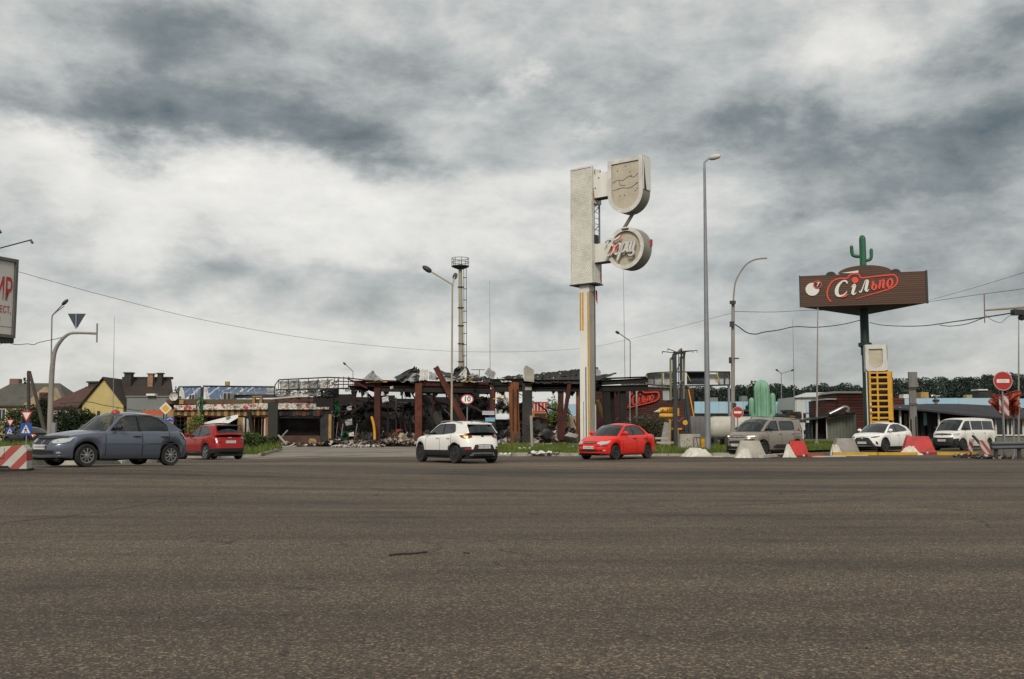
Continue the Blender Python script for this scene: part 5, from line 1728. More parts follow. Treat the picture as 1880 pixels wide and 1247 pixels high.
sheet_part('torn_drape', SHEET_W, shop, (361, 738, YS - .5), (366, 735, YS - .5), (367, 758, YS - .52), (364, 757, YS - .52), 4, 8, .06, seed=9)
# roof of the shop: sloping blue sheets, skylight strips, dormer windows, ridge pipe
def slope(x0, x1, y0, y1, Ya=YS + 1.0, Yb=YS + 6.5, sk=6):
 return (x0, y0, Yb), (x1, y0, Yb), (x1 + sk, y1, Ya), (x0 + sk, y1, Ya)
for (nm, mt, x0, x1, y0, y1, sd) in [('skylight_strip', SHEET_W, 328, 335, 711, 734, 1), ('roof_sheet', BLUE_R, 335, 353, 711.5, 734, 2), ('roof_sheet', BLUE_R, 353.5, 368, 711.5, 734, 3),
 ('skylight_strip', SHEET_W, 373, 379, 710.5, 733, 4), ('roof_sheet', BLUE_R, 379.5, 400, 710.5, 733, 5), ('roof_sheet', BLUE_R, 400.5, 421, 710.5, 733, 6),
 ('roof_sheet', BLUE_R, 421.5, 443, 711, 732, 7), ('roof_sheet', BLUE_R, 443.5, 466, 711, 732, 8), ('roof_sheet', BLUE_R, 466.5, 488, 711.5, 731, 9), ('roof_sheet', STEEL, 488.5, 508, 712, 731, 10)]:
 TL, TR, BR, BL = slope(x0, x1, y0, y1)
 sheet_part(nm, mt, shop, TL, TR, BR, BL, 8, 4, .04, seed=sd)
part_box('dark_roof_board', GREEN_D, shop, 368, 711, 372.5, 735, YS + .9, .2)  # dark green board in the gap between the blue sheets
mb = MB()
mb.tube([W(328, 711, YS + 6.6), W(369, 710.5, YS + 6.6)], .09, 6)
mb.build('ridge_pipe', CHAR, shop, world=True)
mb = MB()
mb.tube([W(373, 709.5, YS + 6.6), W(505, 711, YS + 6.6)], .09, 6)
mb.build('ridge_pipe', CHAR, shop, world=True)
part_beam('gable_post', CHAR, shop, (328.5, 711, YS + 6.6), (327, 735, YS + 1), .12, .12)
for (x0, x1, y0, y1) in [(346.5, 357, 724, 735), (409, 424, 721, 733)]:
 o = part_box('roof_window', WHT, shop, x0, y0, x1, y1, YS + .7, 1.6)
 xm = (x0 + x1) / 2
 for (a_, c_) in ((x0 + 1, xm - .7), (xm + .7, x1 - 1)):
  mb = MB()
  pbox(mb, a_, y0 + 1, c_, y1 - .5, YS + .66, .03)
  q = mb.build('pane', GLZ, o)
  q.data.transform(world_of(shop).inverted())
part_beam('gutter', PIPE, shop, (425, 721.5, YS + .6), (505, 720, YS + .6), .12, .12)
part_beam('roof_strut', STEEL_D, shop, (430, 728, YS + 1), (520, 727, YS + .4), .1, .25)
mb = MB()
pbox(mb, 413, 700.5, 420, 708, YS + 7.5, .3)
mb.build('roof_lantern', M('lantern_yellow', '9a8440', .6, hex2='5d4f2a', var=.8), shop, world=True)
# white awning, its own thing
p = W(405, 790, YS - 2)
aw = thing('awning', 'white fabric awning hanging crooked in front of the orange shop piers', 'awning', (p.x, p.y, 0))
P_ = []
for i in range(15):
 u = i / 14
 row = []
 for j in range(6):
  v = j / 5
  x = 375 + 62 * u
  yt = 773.5 - 12.5 * u ** .85 + (3.0 * (1 - u))
  yb_ = 779 - 2.2 * math.sin(u * 3.1) - (0 if u < .72 else (u - .72) * 42)
  row.append(W(x, yt + (yb_ - yt) * v, YS - 1.0 - 1.3 * v + .06 * math.sin(u * 20)))
 P_.append(row)
mb = MB()
mb.grid(P_)
mb.build('fabric', M('awning_white', 'cfcdc6', .7, hex2='aaa79f', var=.5, scale=.8), aw, world=True, smooth=60)
for x in (378, 397, 415, 434):
 mb = MB()
 mb.tube([W(x, 775 - (x - 375) * .19, YS - .05), W(x + 1, 779 - max(0, x - 420) * .6, YS - 2.2)], .03, 5)
 mb.build('arm', CHAR, aw, world=True)
mb = MB()
mb.tube([W(419, 764, YS - 1.5), W(419, 806, YS - 1.5)], .16, 8)
mb.build('post', PIPE, aw, world=True)
p = W(319, 790, 76)
dish = thing('satellite_dish', 'large white satellite dish at the left end of the blue roof', 'satellite dish', (p.x, p.y, 0))
mb = MB()
c = W(319, 728, 74.6)
r0 = 8.0 / sc(75)
mb.lathe([(.02, .12), (r0 * .5, .09), (r0 * .85, .02), (r0, -.06), (r0 * .98, -.03), (r0 * .5, .13), (.02, .16)], 20, c, 'Y')
mb.build('dish', WHT, dish, world=True, smooth=50)
mb = MB()
mb.tube([c + Vector((0, .1, 0)), c + Vector((.1, .6, -.3)), W(320, 735, 75.4)], .05, 6)
mb.tube([c + Vector((0, -.05, -r0 * .9)), c + Vector((0, -.6, 0))], .02, 5)
mb.build('bracket', PIPE, dish, world=True)
p = W(278, 790, 84)
t = thing('orange_hoarding', 'orange banner strip beside the yellow diamond road sign', 'banner', (p.x, p.y, 0))
part_box('banner_cloth', M('orange_cloth', 'b5532a', .7, hex2='8b3d22', var=.5), t, 262, 753.5, 300, 762.5, 84, .15)
for x in (263, 281, 299):
 part_box('post', CHAR, t, x, 752, x + 1.4, 806, 84.2, .1)
# ------------------------------------------------------------------ burnt store frame
YB = 75.5
p = W(800, 790, YB)
store = thing('burnt_store', 'burnt out single storey store with rusty steel frame and collapsed roof', 'ruin', (p.x, YB, 0))
# --- torn cladding box on the left
TF = 74.5
for (a_, c_, r_) in [((512, 697.5, TF), (602, 693, TF), .05), ((602, 693, TF), (640, 694.5, TF), .05), ((508, 716, TF), (640, 713, TF), .06), ((505, 707, TF), (512, 697.5, TF), .04), ((505, 707, TF), (504, 717, TF), .04),
 ((512, 697.5, TF + 1.6), (602, 693, TF + 1.6), .04), ((508, 716, TF + 1.6), (640, 713, TF + 1.6), .05), ((638, 695, TF), (674, 713, TF), .07), ((640, 694, TF + .6), (676, 699, TF), .05),
 ((612, 700, TF), (650, 701, TF), .04), ((612, 706, TF), (655, 706, TF), .04), ((505, 735, TF), (503, 717, TF), .04)]:
 mb = MB()
 mb.tube([W(*a_), W(*c_)], r_, 6)
 mb.build('frame_tube', RUST if a_[0] > 605 else CHAR, store, world=True)
for x in (512, 530, 548, 566, 584, 602, 614, 622, 631, 640):
 mb = MB()
 mb.tube([W(x, 697.5 - (x - 512) * .05, TF), W(x - 1, 716, TF)], .03, 5)
 mb.build('frame_tube', CHAR if x < 600 else RUST_L, store, world=True)
for i, (x0, x1, y0, y1, mt, hl) in enumerate([(513, 533, 700, 716, SHEET_W, .14), (531, 550, 699, 715, STEEL, .06), (549, 568, 700.5, 716, SHEET_W, .05), (566, 586, 699, 715, STEEL, .06), (584, 606, 698, 715, SHEET_W, .1), (605, 622, 697, 714, SHEET_W, .35), (506, 536, 716, 729, STEEL, .15), (535, 562, 716, 728, SHEET_W, .2), (560, 590, 715, 728, STEEL, .15), (588, 612, 714, 728, STEEL_D, .1)]):
 sheet_part('torn_sheet', mt, store, (x0, y0, TF + .3), (x1, y0 - 1, TF + .3), (x1 - 1, y1, TF + .3), (x0 + 1, y1 + .5, TF + .3), 9, 7, .07, seed=20 + i, holes=hl)
for i, (x0, x1) in enumerate([(514, 546), (545, 577), (576, 606)]):
 sheet_part('cladding_sheet', STEEL if i != 1 else SHEET_W, store, (x0, 701.5, TF + .9), (x1, 700, TF + .9), (x1, 714, TF + .9), (x0, 716, TF + .9), 12, 6, .06, seed=600 + i, holes=.03)
for i, (x0, x1, y0, y1) in enumerate([(524, 533, 717, 730), (545, 552, 716, 729), (572, 582, 716, 727), (595, 606, 718, 735), (606, 622, 713, 730)]):
 part_box('sign_scrap', [STEEL_D, CHAR, STEEL, CHAR2, CHAR][i], store, x0, y0, x1, y1, TF + .5 + .1 * i, .08)
part_beam('broken_gutter', SHEET_W, store, (500, 732, TF - .2), (566, 726.5, TF - .2), .08, .1)
part_box('header_wall', bricks('scorched_brick', '5f3327', '472720', '4f4640', .28, .09, .012, var=.9), store, 503, 729, 575, 739, TF + .45, .3)
part_box('header_wall', CHAR2, store, 575, 727, 612, 760, TF + .47, .3)
# --- front beams
for (x0, y0, x1, y1, mt, hh) in [(650, 704, 770, 706.5, RUST, .42), (700, 703, 905, 706.5, RUST, .40), (900, 702, 985, 702, CHAR2, .5), (690, 713, 900, 716, CHAR, .5), (905, 713, 1100, 712, CHAR, .55), (960, 705, 1105, 704, CHAR2, .6),
 (1090, 704, 1190, 698, CHAR, .35), (1090, 714, 1190, 712, CHAR2, .45)]:
 part_beam('roof_beam', mt, store, (x0, y0, YB), (x1, y1, YB), .3, hh, 'ibeam')
part_beam('edge_strip', YEL, store, (672, 702.5, YB - .25), (711, 701, YB - .25), .06, .06)
for (x0, y0, x1, y1, dY) in [(660, 706, 700, 720, 3), (760, 707, 790, 722, 4), (840, 706, 870, 722, 5), (905, 704, 925, 718, 4), (1010, 704, 1030, 718, 5), (640, 712, 690, 712, 1.5), (770, 719, 905, 720, 4.5)]:
 part_beam('cross_beam', CHAR2, store, (x0, y0, YB), (x1, y1, YB + dY), .22, .35, 'ibeam')
# --- columns
for (nm, x0, y0, x1, y1, w_, mt, dy, kd) in [
 ('column', 693, 712, 693.5, 815, .46, RUST, 0, 'ibeam'), ('column', 769, 704, 768.5, 811, .52, RUST_L, -.1, 'ibeam'), ('column', 904.5, 716, 903.5, 803, .42, RUST, .05, 'ibeam'),
 ('column', 968, 704, 968, 813, .75, SOOT, .1, 'beam'), ('column', 1030, 702, 1028, 812, .42, RUST, .2, 'ibeam'), ('column', 1046, 700, 1031, 808, .3, RUST, -.1, 'ibeam'),
 ('column', 1060, 706, 1060, 812, .2, RUST_O, .4, 'beam'), ('column', 1065, 706, 1065, 812, .18, RUST_O, .5, 'beam'), ('column', 1143, 712, 1143, 775, .45, CHAR, .3, 'beam'), ('column', 1112, 712, 1116, 785, .55, CHAR, .2, 'beam'),
 ('column', 610, 728, 609, 818, .35, GREEN_D, 0, 'beam'), ('column', 712, 730, 712, 815, .12, STEEL_D, 2.5, 'beam'), ('column', 727, 730, 727, 812, .12, STEEL_D, 3, 'beam'), ('column', 1122, 712, 1124, 780, .4, CHAR2, .8, 'beam')]:
 part_beam(nm, mt, store, (x0, y0, YB + dy), (x1, y1, YB + dy), w_, w_, kd)
mb = MB()
mb.tube(smooth_pts([W(878, 704, YB - .2), W(893, 704.5, YB - .2), W(902, 709, YB - .2), W(905, 718, YB - .2), W(905, 760, YB - .2)], 5), .12, 6)
mb.build('bent_pipe', RUST_L, store, world=True, smooth=50)
sheet_part('rusted_column_skin', RUST_O, store, (933, 702, YB - .15), (952, 702, YB - .35), (955, 816, YB - .3), (937, 816, YB - .1), 6, 12, .05, seed=31)
part_box('column', SOOT, store, 938, 704, 953, 815, YB, .5)
for x0 in (941, 949):
 part_box('column_scorch', CHAR2, store, x0, 715, x0 + 1.6, 790, YB - .4, .1)
part_box('bracket_block', CONC_L, store, 964, 710.5, 976, 716.5, YB - .35, .4)
# --- leaning members
part_beam('fallen_beam', RUST_L, store, (800, 674, YB - .5), (854, 778, YB - 1.0), .34, .36, 'ibeam')
part_beam('fallen_beam', SOOT, store, (777, 727, YB + 2), (812, 785, YB + .5), .42, .35)
for (a_, c_, w_, mt) in [((645, 760, 77), (690, 726, 78), .1, STEEL_D), ((632, 762, 77), (655, 735, 77), .12, STEEL_D), ((650, 735, 78), (690, 740, 78), .1, CHAR), ((797, 712, YB + .4), (795, 760, YB + 1), .14, RUST),
 ((738, 720, 79), (740, 765, 79), .1, CHAR), ((740, 765, 79), (750, 812, 77), .1, CHAR), ((773, 790, 76), (785, 815, 75), .16, RUST_L), ((620, 775, 76), (616, 815, 76), .06, PIPE), ((630, 778, 76), (624, 815, 76), .06, PIPE), ((656, 778, 76), (650, 812, 76), .06, PIPE),
 ((905, 733, YB - .3), (928, 725, YB - .2), .07, YEL), ((1097, 735, 76), (1108, 765, 76.5), .2, TAN), ((868, 722, 77), (902, 720, 77), .12, SHEET_W), ((1005, 748, 79), (1028, 756, 77), .1, CHAR), ((1040, 755, 77), (1050, 763, 78), .06, CHAR)]:
 part_beam('twisted_bar', mt, store, a_, c_, w_, w_)
mb = MB()
mb.tube(smooth_pts([W(682, 765, 74.6), W(686, 780, 74.6), W(688, 800, 74.6), W(686.5, 815, 74.5)], 5), .1, 7)
mb.build('yellow_pipe', YEL, store, world=True, smooth=50)
# --- roof sheets, crumpled
for i, (q, mt, kw) in enumerate([
 (((660, 697, 77), (703, 697, 77), (703, 699, 75), (660, 699, 75)), STEEL_D, dict(crumple=.1)),
 (((683, 681, 77), (685, 681, 77), (703, 699, 75), (664, 698, 75)), STEEL, dict(corr=6, crumple=.12)),
 (((762, 673.5, 77), (770, 678, 77), (769, 700, 75.2), (722, 694, 75.2)), STEEL_D, dict(crumple=.22, corr=5)),
 (((722, 694, 76), (770, 686, 76), (769, 701, 75), (735, 700, 75)), STEEL, dict(crumple=.2, corr=7)),
 (((772, 678, 76.5), (786, 680, 76.5), (786, 697, 75.2), (772, 698, 75.2)), SHEET_W, dict(corr=6, crumple=.05)),
 (((788, 682, 76.5), (802, 686, 76.5), (801, 698, 75.2), (788, 697, 75.2)), STEEL, dict(corr=6, crumple=.07)),
 (((804, 679, 76), (845, 690, 76), (846, 694, 75.5), (806, 688, 75.5)), STEEL_D, dict(corr=0, crumple=.06)),
 (((806, 688, 76), (845, 694, 76), (832, 700, 75.2), (808, 699, 75.2)), STEEL, dict(corr=8, crumple=.07)),
 (((841, 671.5, 77), (858, 677, 77), (868, 690, 76), (830, 688, 76)), STEEL_D, dict(crumple=.2, corr=4)),
 (((852, 677, 76.3), (856, 676, 76.3), (858, 692, 75.8), (842, 689, 75.8)), SHEET_W, dict(crumple=.04)),
 (((868, 686, 76), (888, 692, 76), (884, 702, 75), (845, 701, 75)), STEEL, dict(corr=7, crumple=.1)),
 (((858, 694, 75.4), (870, 692, 75.4), (866, 701, 75), (850, 702, 75)), M('singed_foam', 'a6823f', .9, hex2='6e5228', var=.8, scale=2), dict(crumple=.1)),
 (((897, 675, 77), (911, 685, 76.5), (905, 698, 75.5), (889, 686, 76)), STEEL, dict(corr=4, crumple=.05, camp=.12)),
 (((885, 690, 76.5), (905, 695, 76), (903, 703, 75), (888, 702, 75)), STEEL_D, dict(crumple=.12)),
 (((916, 693, 76), (925, 695, 76), (940, 701, 75.2), (921, 702, 75.2)), SHEET_W, dict(crumple=.06)),
 (((920, 692, 77), (960, 688, 77), (960, 700, 75.5), (935, 700, 75.5)), CHAR, dict(crumple=.1, corr=4)),
]):
 sheet_part('roof_sheet', mt, store, *q, nu=24, nv=6, seed=50 + i, **kw)
# dark sagging roof to the right
for k, (x0, x1, d0, d1) in enumerate([(976, 996, 0, 1), (994, 1014, -1, 0), (1012, 1034, .5, -.6), (1031, 1052, 0, 1), (1049, 1070, -.5, .5), (1066, 1098, 0, 1.5)]):
 yt0, yt1 = 687 - (x0 - 978) * .115 + d0, 687 - (x1 - 978) * .115 + d1
 for j, (u0, u1) in enumerate(((0, .52), (.46, 1))):
  f = lambda x, yt, u: (x, yt + u ** 1.3 * (703 - yt), YB + 2.6 - 3.0 * u + .1 * (k % 2) + .06 * j)
  sheet_part('roof_sheet', [CHAR, STEEL_D, CHAR2, SOOT][(k * 2 + j) % 4], store, f(x0, yt0, u0), f(x1, yt1, u0), f(x1 + rnd.uniform(-1, 2), yt1, u1 + rnd.uniform(-.03, .05)), f(x0 + rnd.uniform(-2, 1), yt0, u1 + rnd.uniform(-.03, .08)), 16, 5, .06, corr=5, camp=.04, seed=700 + k * 2 + j, holes=.02)
sheet_part('roof_sheet', STEEL_D, store, (1092, 690, 76), (1132, 684.5, 76), (1132, 687, 75.6), (1092, 700, 75.2), 18, 4, .06, corr=7, seed=90)
sheet_part('roof_sheet', SHEET_W, store, (1092, 675, 77), (1103, 681, 77), (1103, 690, 76), (1092, 694, 76), 6, 4, .05, seed=91)
part_beam('roof_edge_bar', CHAR, store, (865, 679, 80), (890, 679, 80), .05, .05)
part_beam('roof_edge_bar', CHAR, store, (880, 679, 80), (880, 690, 80), .05, .05)
mb = MB()
mb.prism([(W(961, 0, 75).x, W(0, 700, 75).z), (W(979, 0, 75).x, W(0, 702, 75).z), (W(979.5, 0, 75).x, W(0, 680, 75).z), (W(965, 0, 75).x, W(0, 671.5, 75).z), (W(960.5, 0, 75).x, W(0, 677, 75).z)], 74.6, 74.9)
mb.build('concrete_panel', CONC_L, store, world=True)
# --- charred insides, coloured near black to stand for interior shade too
CHARW = M('charred_ribbed_wall', '101010', .95, hex2='201f1e', var=.9, scale=.7, stretch=(9, 9, .4))
for (x0, y0, x1, y1, Y, mt) in [(608, 724, 650, 816, 80, CHAR), (649, 729, 690, 816, 80.3, CHAR), (690, 726, 724, 816, 82, CHARW), (723.5, 732, 770, 816, 82.3, CHARW), (770, 724, 800, 814, 83, CHAR), (800, 729, 826, 814, 84, CHARW), (825, 723, 880, 814, 84.3, CHARW), (879, 730, 906, 814, 84.1, CHAR), (845, 735, 900, 770, 80, CHAR), (905, 770, 960, 813, 82, CHAR)]:
 part_box('charred_wall', mt, store, x0, y0, x1, y1, Y, .25)
for i, (x0, y0, x1, y1, Y, mt) in enumerate([(612, 738, 622, 765, 75.2, GREEN_S), (606, 755, 614, 766, 75, SHEET_W), (626, 745, 668, 768, 78, CHAR2), (640, 790, 652, 815, 77, GREEN_D), (628, 792, 642, 816, 76.5, GREEN_S), (655, 765, 672, 776, 77.5, GREEN_D),
 (668, 738, 690, 760, 79, CHAR), (735, 738, 768, 755, 80, STEEL_D), (700, 748, 760, 756, 79, CHARW), (800, 745, 828, 775, 80, GREEN_D), (868, 728, 895, 755, 79, SOOT), (858, 738, 872, 765, 78.5, SOOT), (912, 730, 934, 760, 84, SHEET_W), (908, 742, 925, 752, 82, SOOT)]):
 sheet_part('hanging_sheet', mt, store, (x0, y0, Y), (x1, y0 + rnd.uniform(-3, 3), Y), (x1 + rnd.uniform(-3, 3), y1, Y + .3), (x0 + rnd.uniform(-3, 3), y1, Y + .3), 7, 7, .14, seed=110 + i, holes=.05)
for i, (x, y, r_, mt) in enumerate([(707.5, 734, 6.5, SHEET_W), (719, 712, 3, SHEET_W), (638, 716, 5, SHEET_W), (641, 750, 5, STEEL), (645, 798, 5, SHEET_W), (640, 776, 7, STEEL), (672, 722, 3, WHT)]):
 sheet_part('scrap_panel', mt, store, (x - r_, y - r_ * .6, 75.0), (x + r_ * .8, y - r_, 75), (x + r_, y + r_ * .5, 74.9), (x - r_ * .8, y + r_ * .8, 74.9), 4, 4, .05, seed=140 + i)
for x in (612, 634, 657, 700, 735, 752):
 part_beam('shelf_upright', CHAR, store, (x, 765, 78.5), (x + rnd.uniform(-3, 3), 815, 78), .09, .09)
for y in (770, 781, 793):
 part_beam('shelf_rail', CHAR, store, (698, y, 79.5), (762, y + rnd.uniform(-2, 2), 79.5), .06, .08)
for k in range(9):     # stair-like burnt rack by the second column
 part_beam('rack_slat', SOOT, store, (775, 768 + k * 4.4, 76.8), (786 - k * .4, 767 + k * 4.4, 76.8), .35, .05)
part_box('red_cabinet', REDP, store, 727, 788, 740, 805, 78, .5)
part_box('red_cabinet', M('red_dull', '6e2a25', .8), store, 716, 803, 734, 810, 77.5, .5)
part_box('grey_cabinet', SOOT, store, 717, 789, 726, 803, 78.3, .5)
rs_ = random.Random(57)
for k in range(70):        # fallen and twisted members all through the shell
 x, y, Y = rs_.uniform(606, 1062), rs_.uniform(706, 800), rs_.uniform(75.6, 82)
 if 975 < x and y < 745 and rs_.random() < .6:
  continue
 a_ = rs_.choice((rs_.uniform(-.5, .5), rs_.uniform(.7, 1.5), rs_.uniform(-1.5, -.7)))
 l_ = rs_.uniform(10, 42)
 p0 = W(x, y, Y)
 p2 = W(x + l_ * math.cos(a_), min(815, y + l_ * abs(math.sin(a_))), Y + rs_.uniform(-1, 1))
 p1 = p0.lerp(p2, .5) + Vector((rs_.uniform(-.25, .25), 0, rs_.uniform(-.25, .25)))
 mb = MB()
 mb.tube(smooth_pts([p0, p1, p2], 4), rs_.uniform(.025, .1), 5)
 mb.build('twisted_bar', rs_.choice([CHAR, CHAR2, RUST, SOOT, RUST_L, STEEL_D]), store, world=True)
for k in range(26):        # crumpled pieces of roofing heaped on the beams
 x, Y = rs_.uniform(655, 955) if k % 4 else rs_.uniform(980, 1120), rs_.uniform(75.2, 77.5)
 y1 = rs_.uniform(697, 706)
 w_, h_ = rs_.uniform(10, 34), rs_.uniform(4, 13)
 sheet_part('roof_sheet', rs_.choice([STEEL_D, STEEL, SHEET_W, CHAR, SOOT, STEEL_D]), store, (x + rs_.uniform(0, 5), y1 - h_ * rs_.uniform(.5, 1.1), Y + .5), (x + w_ * rs_.uniform(.6, 1), y1 - h_ * rs_.uniform(.3, 1), Y + .4), (x + w_, y1 + rs_.uniform(-1, 2), Y - .3), (x, y1, Y - .2), 12, 5, rs_.uniform(.08, .22), corr=rs_.choice((0, 3, 5)), seed=400 + k)
for k in range(16):        # hanging wires
 x, Y = rs_.uniform(620, 1050), rs_.uniform(75, 77)
 d_ = rs_.uniform(8, 34)
 mb = MB()
 mb.tube(smooth_pts([W(x, 712, Y), W(x + d_ * .3, 716 + d_ * .5, Y), W(x + d_ * .5, 714 + d_ * rs_.uniform(.5, 1.4), Y - .2)], 5), .02, 4)
 mb.build('hanging_wire', CHAR, store, world=True)
for k in range(30):        # burnt panels standing or lying inside
 x, y, Y = rs_.uniform(608, 955), rs_.uniform(735, 795), rs_.uniform(77, 81.5)
 w_, h_ = rs_.uniform(8, 30), rs_.uniform(8, 26)
 sheet_part('burnt_panel', rs_.choice([CHAR, CHAR2, SOOT, STEEL_D, CHAR2, GREEN_D]), store, (x, y, Y), (x + w_, y + rs_.uniform(-6, 6), Y), (x + w_ + rs_.uniform(-6, 6), y + h_, Y - .5), (x + rs_.uniform(-6, 6), y + h_, Y - .4), 6, 6, .12, seed=500 + k, holes=.06)
rs_ = random.Random(91)
for k in range(64):
 x = rs_.uniform(640, 930) if k < 46 else rs_.uniform(975, 1180)
 y0, Y = rs_.uniform(712, 717), rs_.uniform(75.2, 79)
 h_, w_ = rs_.uniform(4, 16), rs_.uniform(3, 14)
 sheet_part('hanging_scrap', rs_.choice([CHAR, CHAR2, STEEL_D, SOOT, CHAR]), store, (x, y0, Y), (x + w_, y0 + rs_.uniform(-2, 2), Y), (x + w_ * rs_.uniform(.3, 1), y0 + h_, Y), (x + w_ * rs_.uniform(0, .4), y0 + h_ * rs_.uniform(.5, 1), Y), 4, 4, .06, seed=300 + k)
# things seen through the gap
p = W(992, 790, 105)
t = thing('kiosk', 'red and white panel kiosk seen through the gap beside the dark column', 'kiosk', (p.x, p.y, 0))
part_box('panel', REDP, t, 978, 738, 1005, 757, 105, .3)
for k in range(4):
 part_box('panel_stripe', WHT, t, 980 + k * 6.2, 740.5, 981.6 + k * 6.2, 755, 104.9, .05)
part_box('counter', M('orange_board', 'b06a24', .7), t, 976, 757, 1004, 766, 104.6, .8)
part_box('hatch', GREEN_D, t, 981, 759, 1003, 764, 104.5, .05)
part_box('base', SOOT, t, 978, 766, 1003, 806, 104.9, .6)
p = W(1035, 790, 120)
t = thing('low_building', 'pale blue low wall seen through the gap behind the burnt columns', 'building', (p.x, p.y, 0))
part_box('wall', M('pale_blue', '93adba', .7, hex2='7a95a3', var=.4), t, 1005, 742, 1095, 764, 120, 3)
part_box('base_wall', M('pinkish_base', '8d7a6b', .9), t, 1000, 764, 1095, 804, 119.8, 3)
# ------------------------------------------------------------------ rubble
def chunk(mb, c, s, rs):
 a = [[rs.uniform(.5, 1.1) for _ in range(3)] for _ in range(8)]
 m = Matrix.Rotation(rs.uniform(0, 6.3), 3, 'Z') @ Matrix.Rotation(rs.uniform(-.8, .8), 3, 'X') @ Matrix.Rotation(rs.uniform(-.8, .8), 3, 'Y')
 vs = []
 i = 0
 for sx in (-.5, .5):
  for sy in (-.5, .5):
   for sz in (-.5, .5):
    vs.append(Vector(c) + m @ Vector((sx * s[0] * a[i][0], sy * s[1] * a[i][1], sz * s[2] * a[i][2])))
    i += 1
 mb.add(vs, [(0, 1, 3, 2), (4, 6, 7, 5), (0, 4, 5, 1), (2, 3, 7, 6), (0, 2, 6, 4), (1, 5, 7, 3)])
RUB_MATS = [M('rubble_grey', '6e6962', .95, hex2='44403b', var=.8, scale=3), M('rubble_pale', '9f998d', .95, hex2='6e685e', var=.7, scale=3), CHAR2, RUST, M('rubble_brick', '70402f', .95, hex2='4c2c22', var=.7, scale=3), M('rubble_black', '23211f', .95, var=.4),
   M('rubble_white', 'bdbab2', .9, hex2='8d8a82', var=.6, scale=3)]
def rubble(name, n, area, heap, smin, smax, weights, seed):
 """area (x0,x1,y0,y1); heap(x,y) gives the height of the pile"""
 rs = random.Random(seed)
 mb = MB()
 for _ in range(n):
  x, y = rs.uniform(*area[:2]), rs.uniform(*area[2:])
  h = heap(x, y)
  if h < 0:
   continue
  s = rs.uniform(smin, smax)
  mb.cur = rs.choices(range(len(RUB_MATS)), weights)[0]
  f = rs.choice(((1, 1, .6), (1.8, .6, .3), (2.6, .3, .18), (1.4, 1.1, .15), (1, .8, .8)))
  chunk(mb, (x, y, gz(x, y) + h * rs.uniform(.55, 1) + s * .2), (s * f[0], s * f[1], s * f[2]), rs)
 return mb.build(name, RUB_MATS, kind='stuff')
x_at = lambda px, Y: W(px, 790, Y).x
rubble('rubble', 1500, (x_at(505, 74), x_at(930, 74), 73.0, 76.5), lambda x, y: .25 + .25 * math.sin(x * .9) * math.sin(x * .37 + 1), .08, .42, (3, 3, 4, 2, 2, 4, 2), 5)
rubble('rubble', 900, (x_at(600, 77), x_at(960, 77), 76, 82), lambda x, y: .5 + .35 * math.sin(x * .7 + y), .15, .6, (2, 1, 5, 2, 1, 6, .5), 6)
rubble('rubble', 1500, (x_at(905, 78), x_at(1075, 78), 75.5, 84), lambda x, y: max(.1, 1.75 * math.exp(-((y - 80) / 3) ** 2) * (.75 + .25 * math.sin(x * 1.9)) - (.5 if x > 4 else 0)), .15, .75, (4, 2.2, 3, 1, 1.2, 4, .7), 8)
rubble('litter', 420, (x_at(610, 70), x_at(700, 70), 69.8, 73), lambda x, y: .04, .05, .24, (1, 3, 1, .5, 1, 1, 6), 9)
rubble('litter', 200, (x_at(905, 70), x_at(1060, 70), 72.2, 74.2), lambda x, y: .12, .05, .25, (2, 3, 2, .5, 1, 2, 2), 10)
# larger pieces that can be told apart
for i, (px, py, Y, s, mt, lab) in enumerate([
 (738, 806, 74, (1.05, .6, .95), M('stained_block', 'a3987c', .95, hex2='6c6350', var=.8, scale=2), 'large pale broken block leaning by the second rusty column'),
 (1005, 798, 75, (1.1, .8, .7), SOOT, 'sooty concrete lump left of the twin rusty posts'),
 (1050, 803, 75, (1.2, .8, .6), CONC, 'grey concrete lump beside the white pylon foot'),
 (950, 808, 74.6, (1.0, .5, .5), SOOT, 'grey lump at the foot of the orange rusted column'),
 (1070, 816, 72, (.7, .5, .3), CONC_L, 'pale slab in front of the pylon foot'),
 (575, 812, 74, (.8, .5, .4), TAN, 'tan broken piece below the dark shop opening'),
 (1000, 772, 79, (.9, .7, .5), M('singed_brown', '6b523c', .9), 'brown lump on top of the rubble heap')]):
 q = W(px, py, Y)
 mb = MB()
 chunk(mb, (0, 0, 0), s, random.Random(200 + i))
 o = mb.build('rubble_block', mt)
 o.location = q
 tag(o, lab, 'rubble', 'larger pieces of rubble before the store')
for i, (a_, c_, w_, mt, lab) in enumerate([
 ((513, 806, 73.5), (528, 790, 73.8), .14, PIPE, 'grey plank standing askew before the dark opening'),
 ((511, 799, 73.4), (526, 816, 73.0), .14, CONC_L, 'pale plank crossing the upright grey plank'),
 ((486, 814, 73), (498, 805, 73.2), .1, WHT, 'white thin board by the shop doorway'),
 ((500, 820, 72.6), (545, 819, 72.7), .12, CONC_L, 'long pale board lying along the shop front'),
 ((600, 812, 74), (636, 806, 74.3), .1, GREEN_S, 'green bent strip lying before the charred corner'),
 ((700, 811, 74), (722, 806, 74.2), .1, YEL, 'yellow strip lying by the first rusty column')]):
 p0, p1 = W(*a_), W(*c_)
 mb = MB()
 mb.beam(p0 - p0, p1 - p0, w_, w_ * .5)
 o = mb.build('broken_plank', mt)
 o.location = p0
 tag(o, lab, 'plank', 'broken planks before the shop')
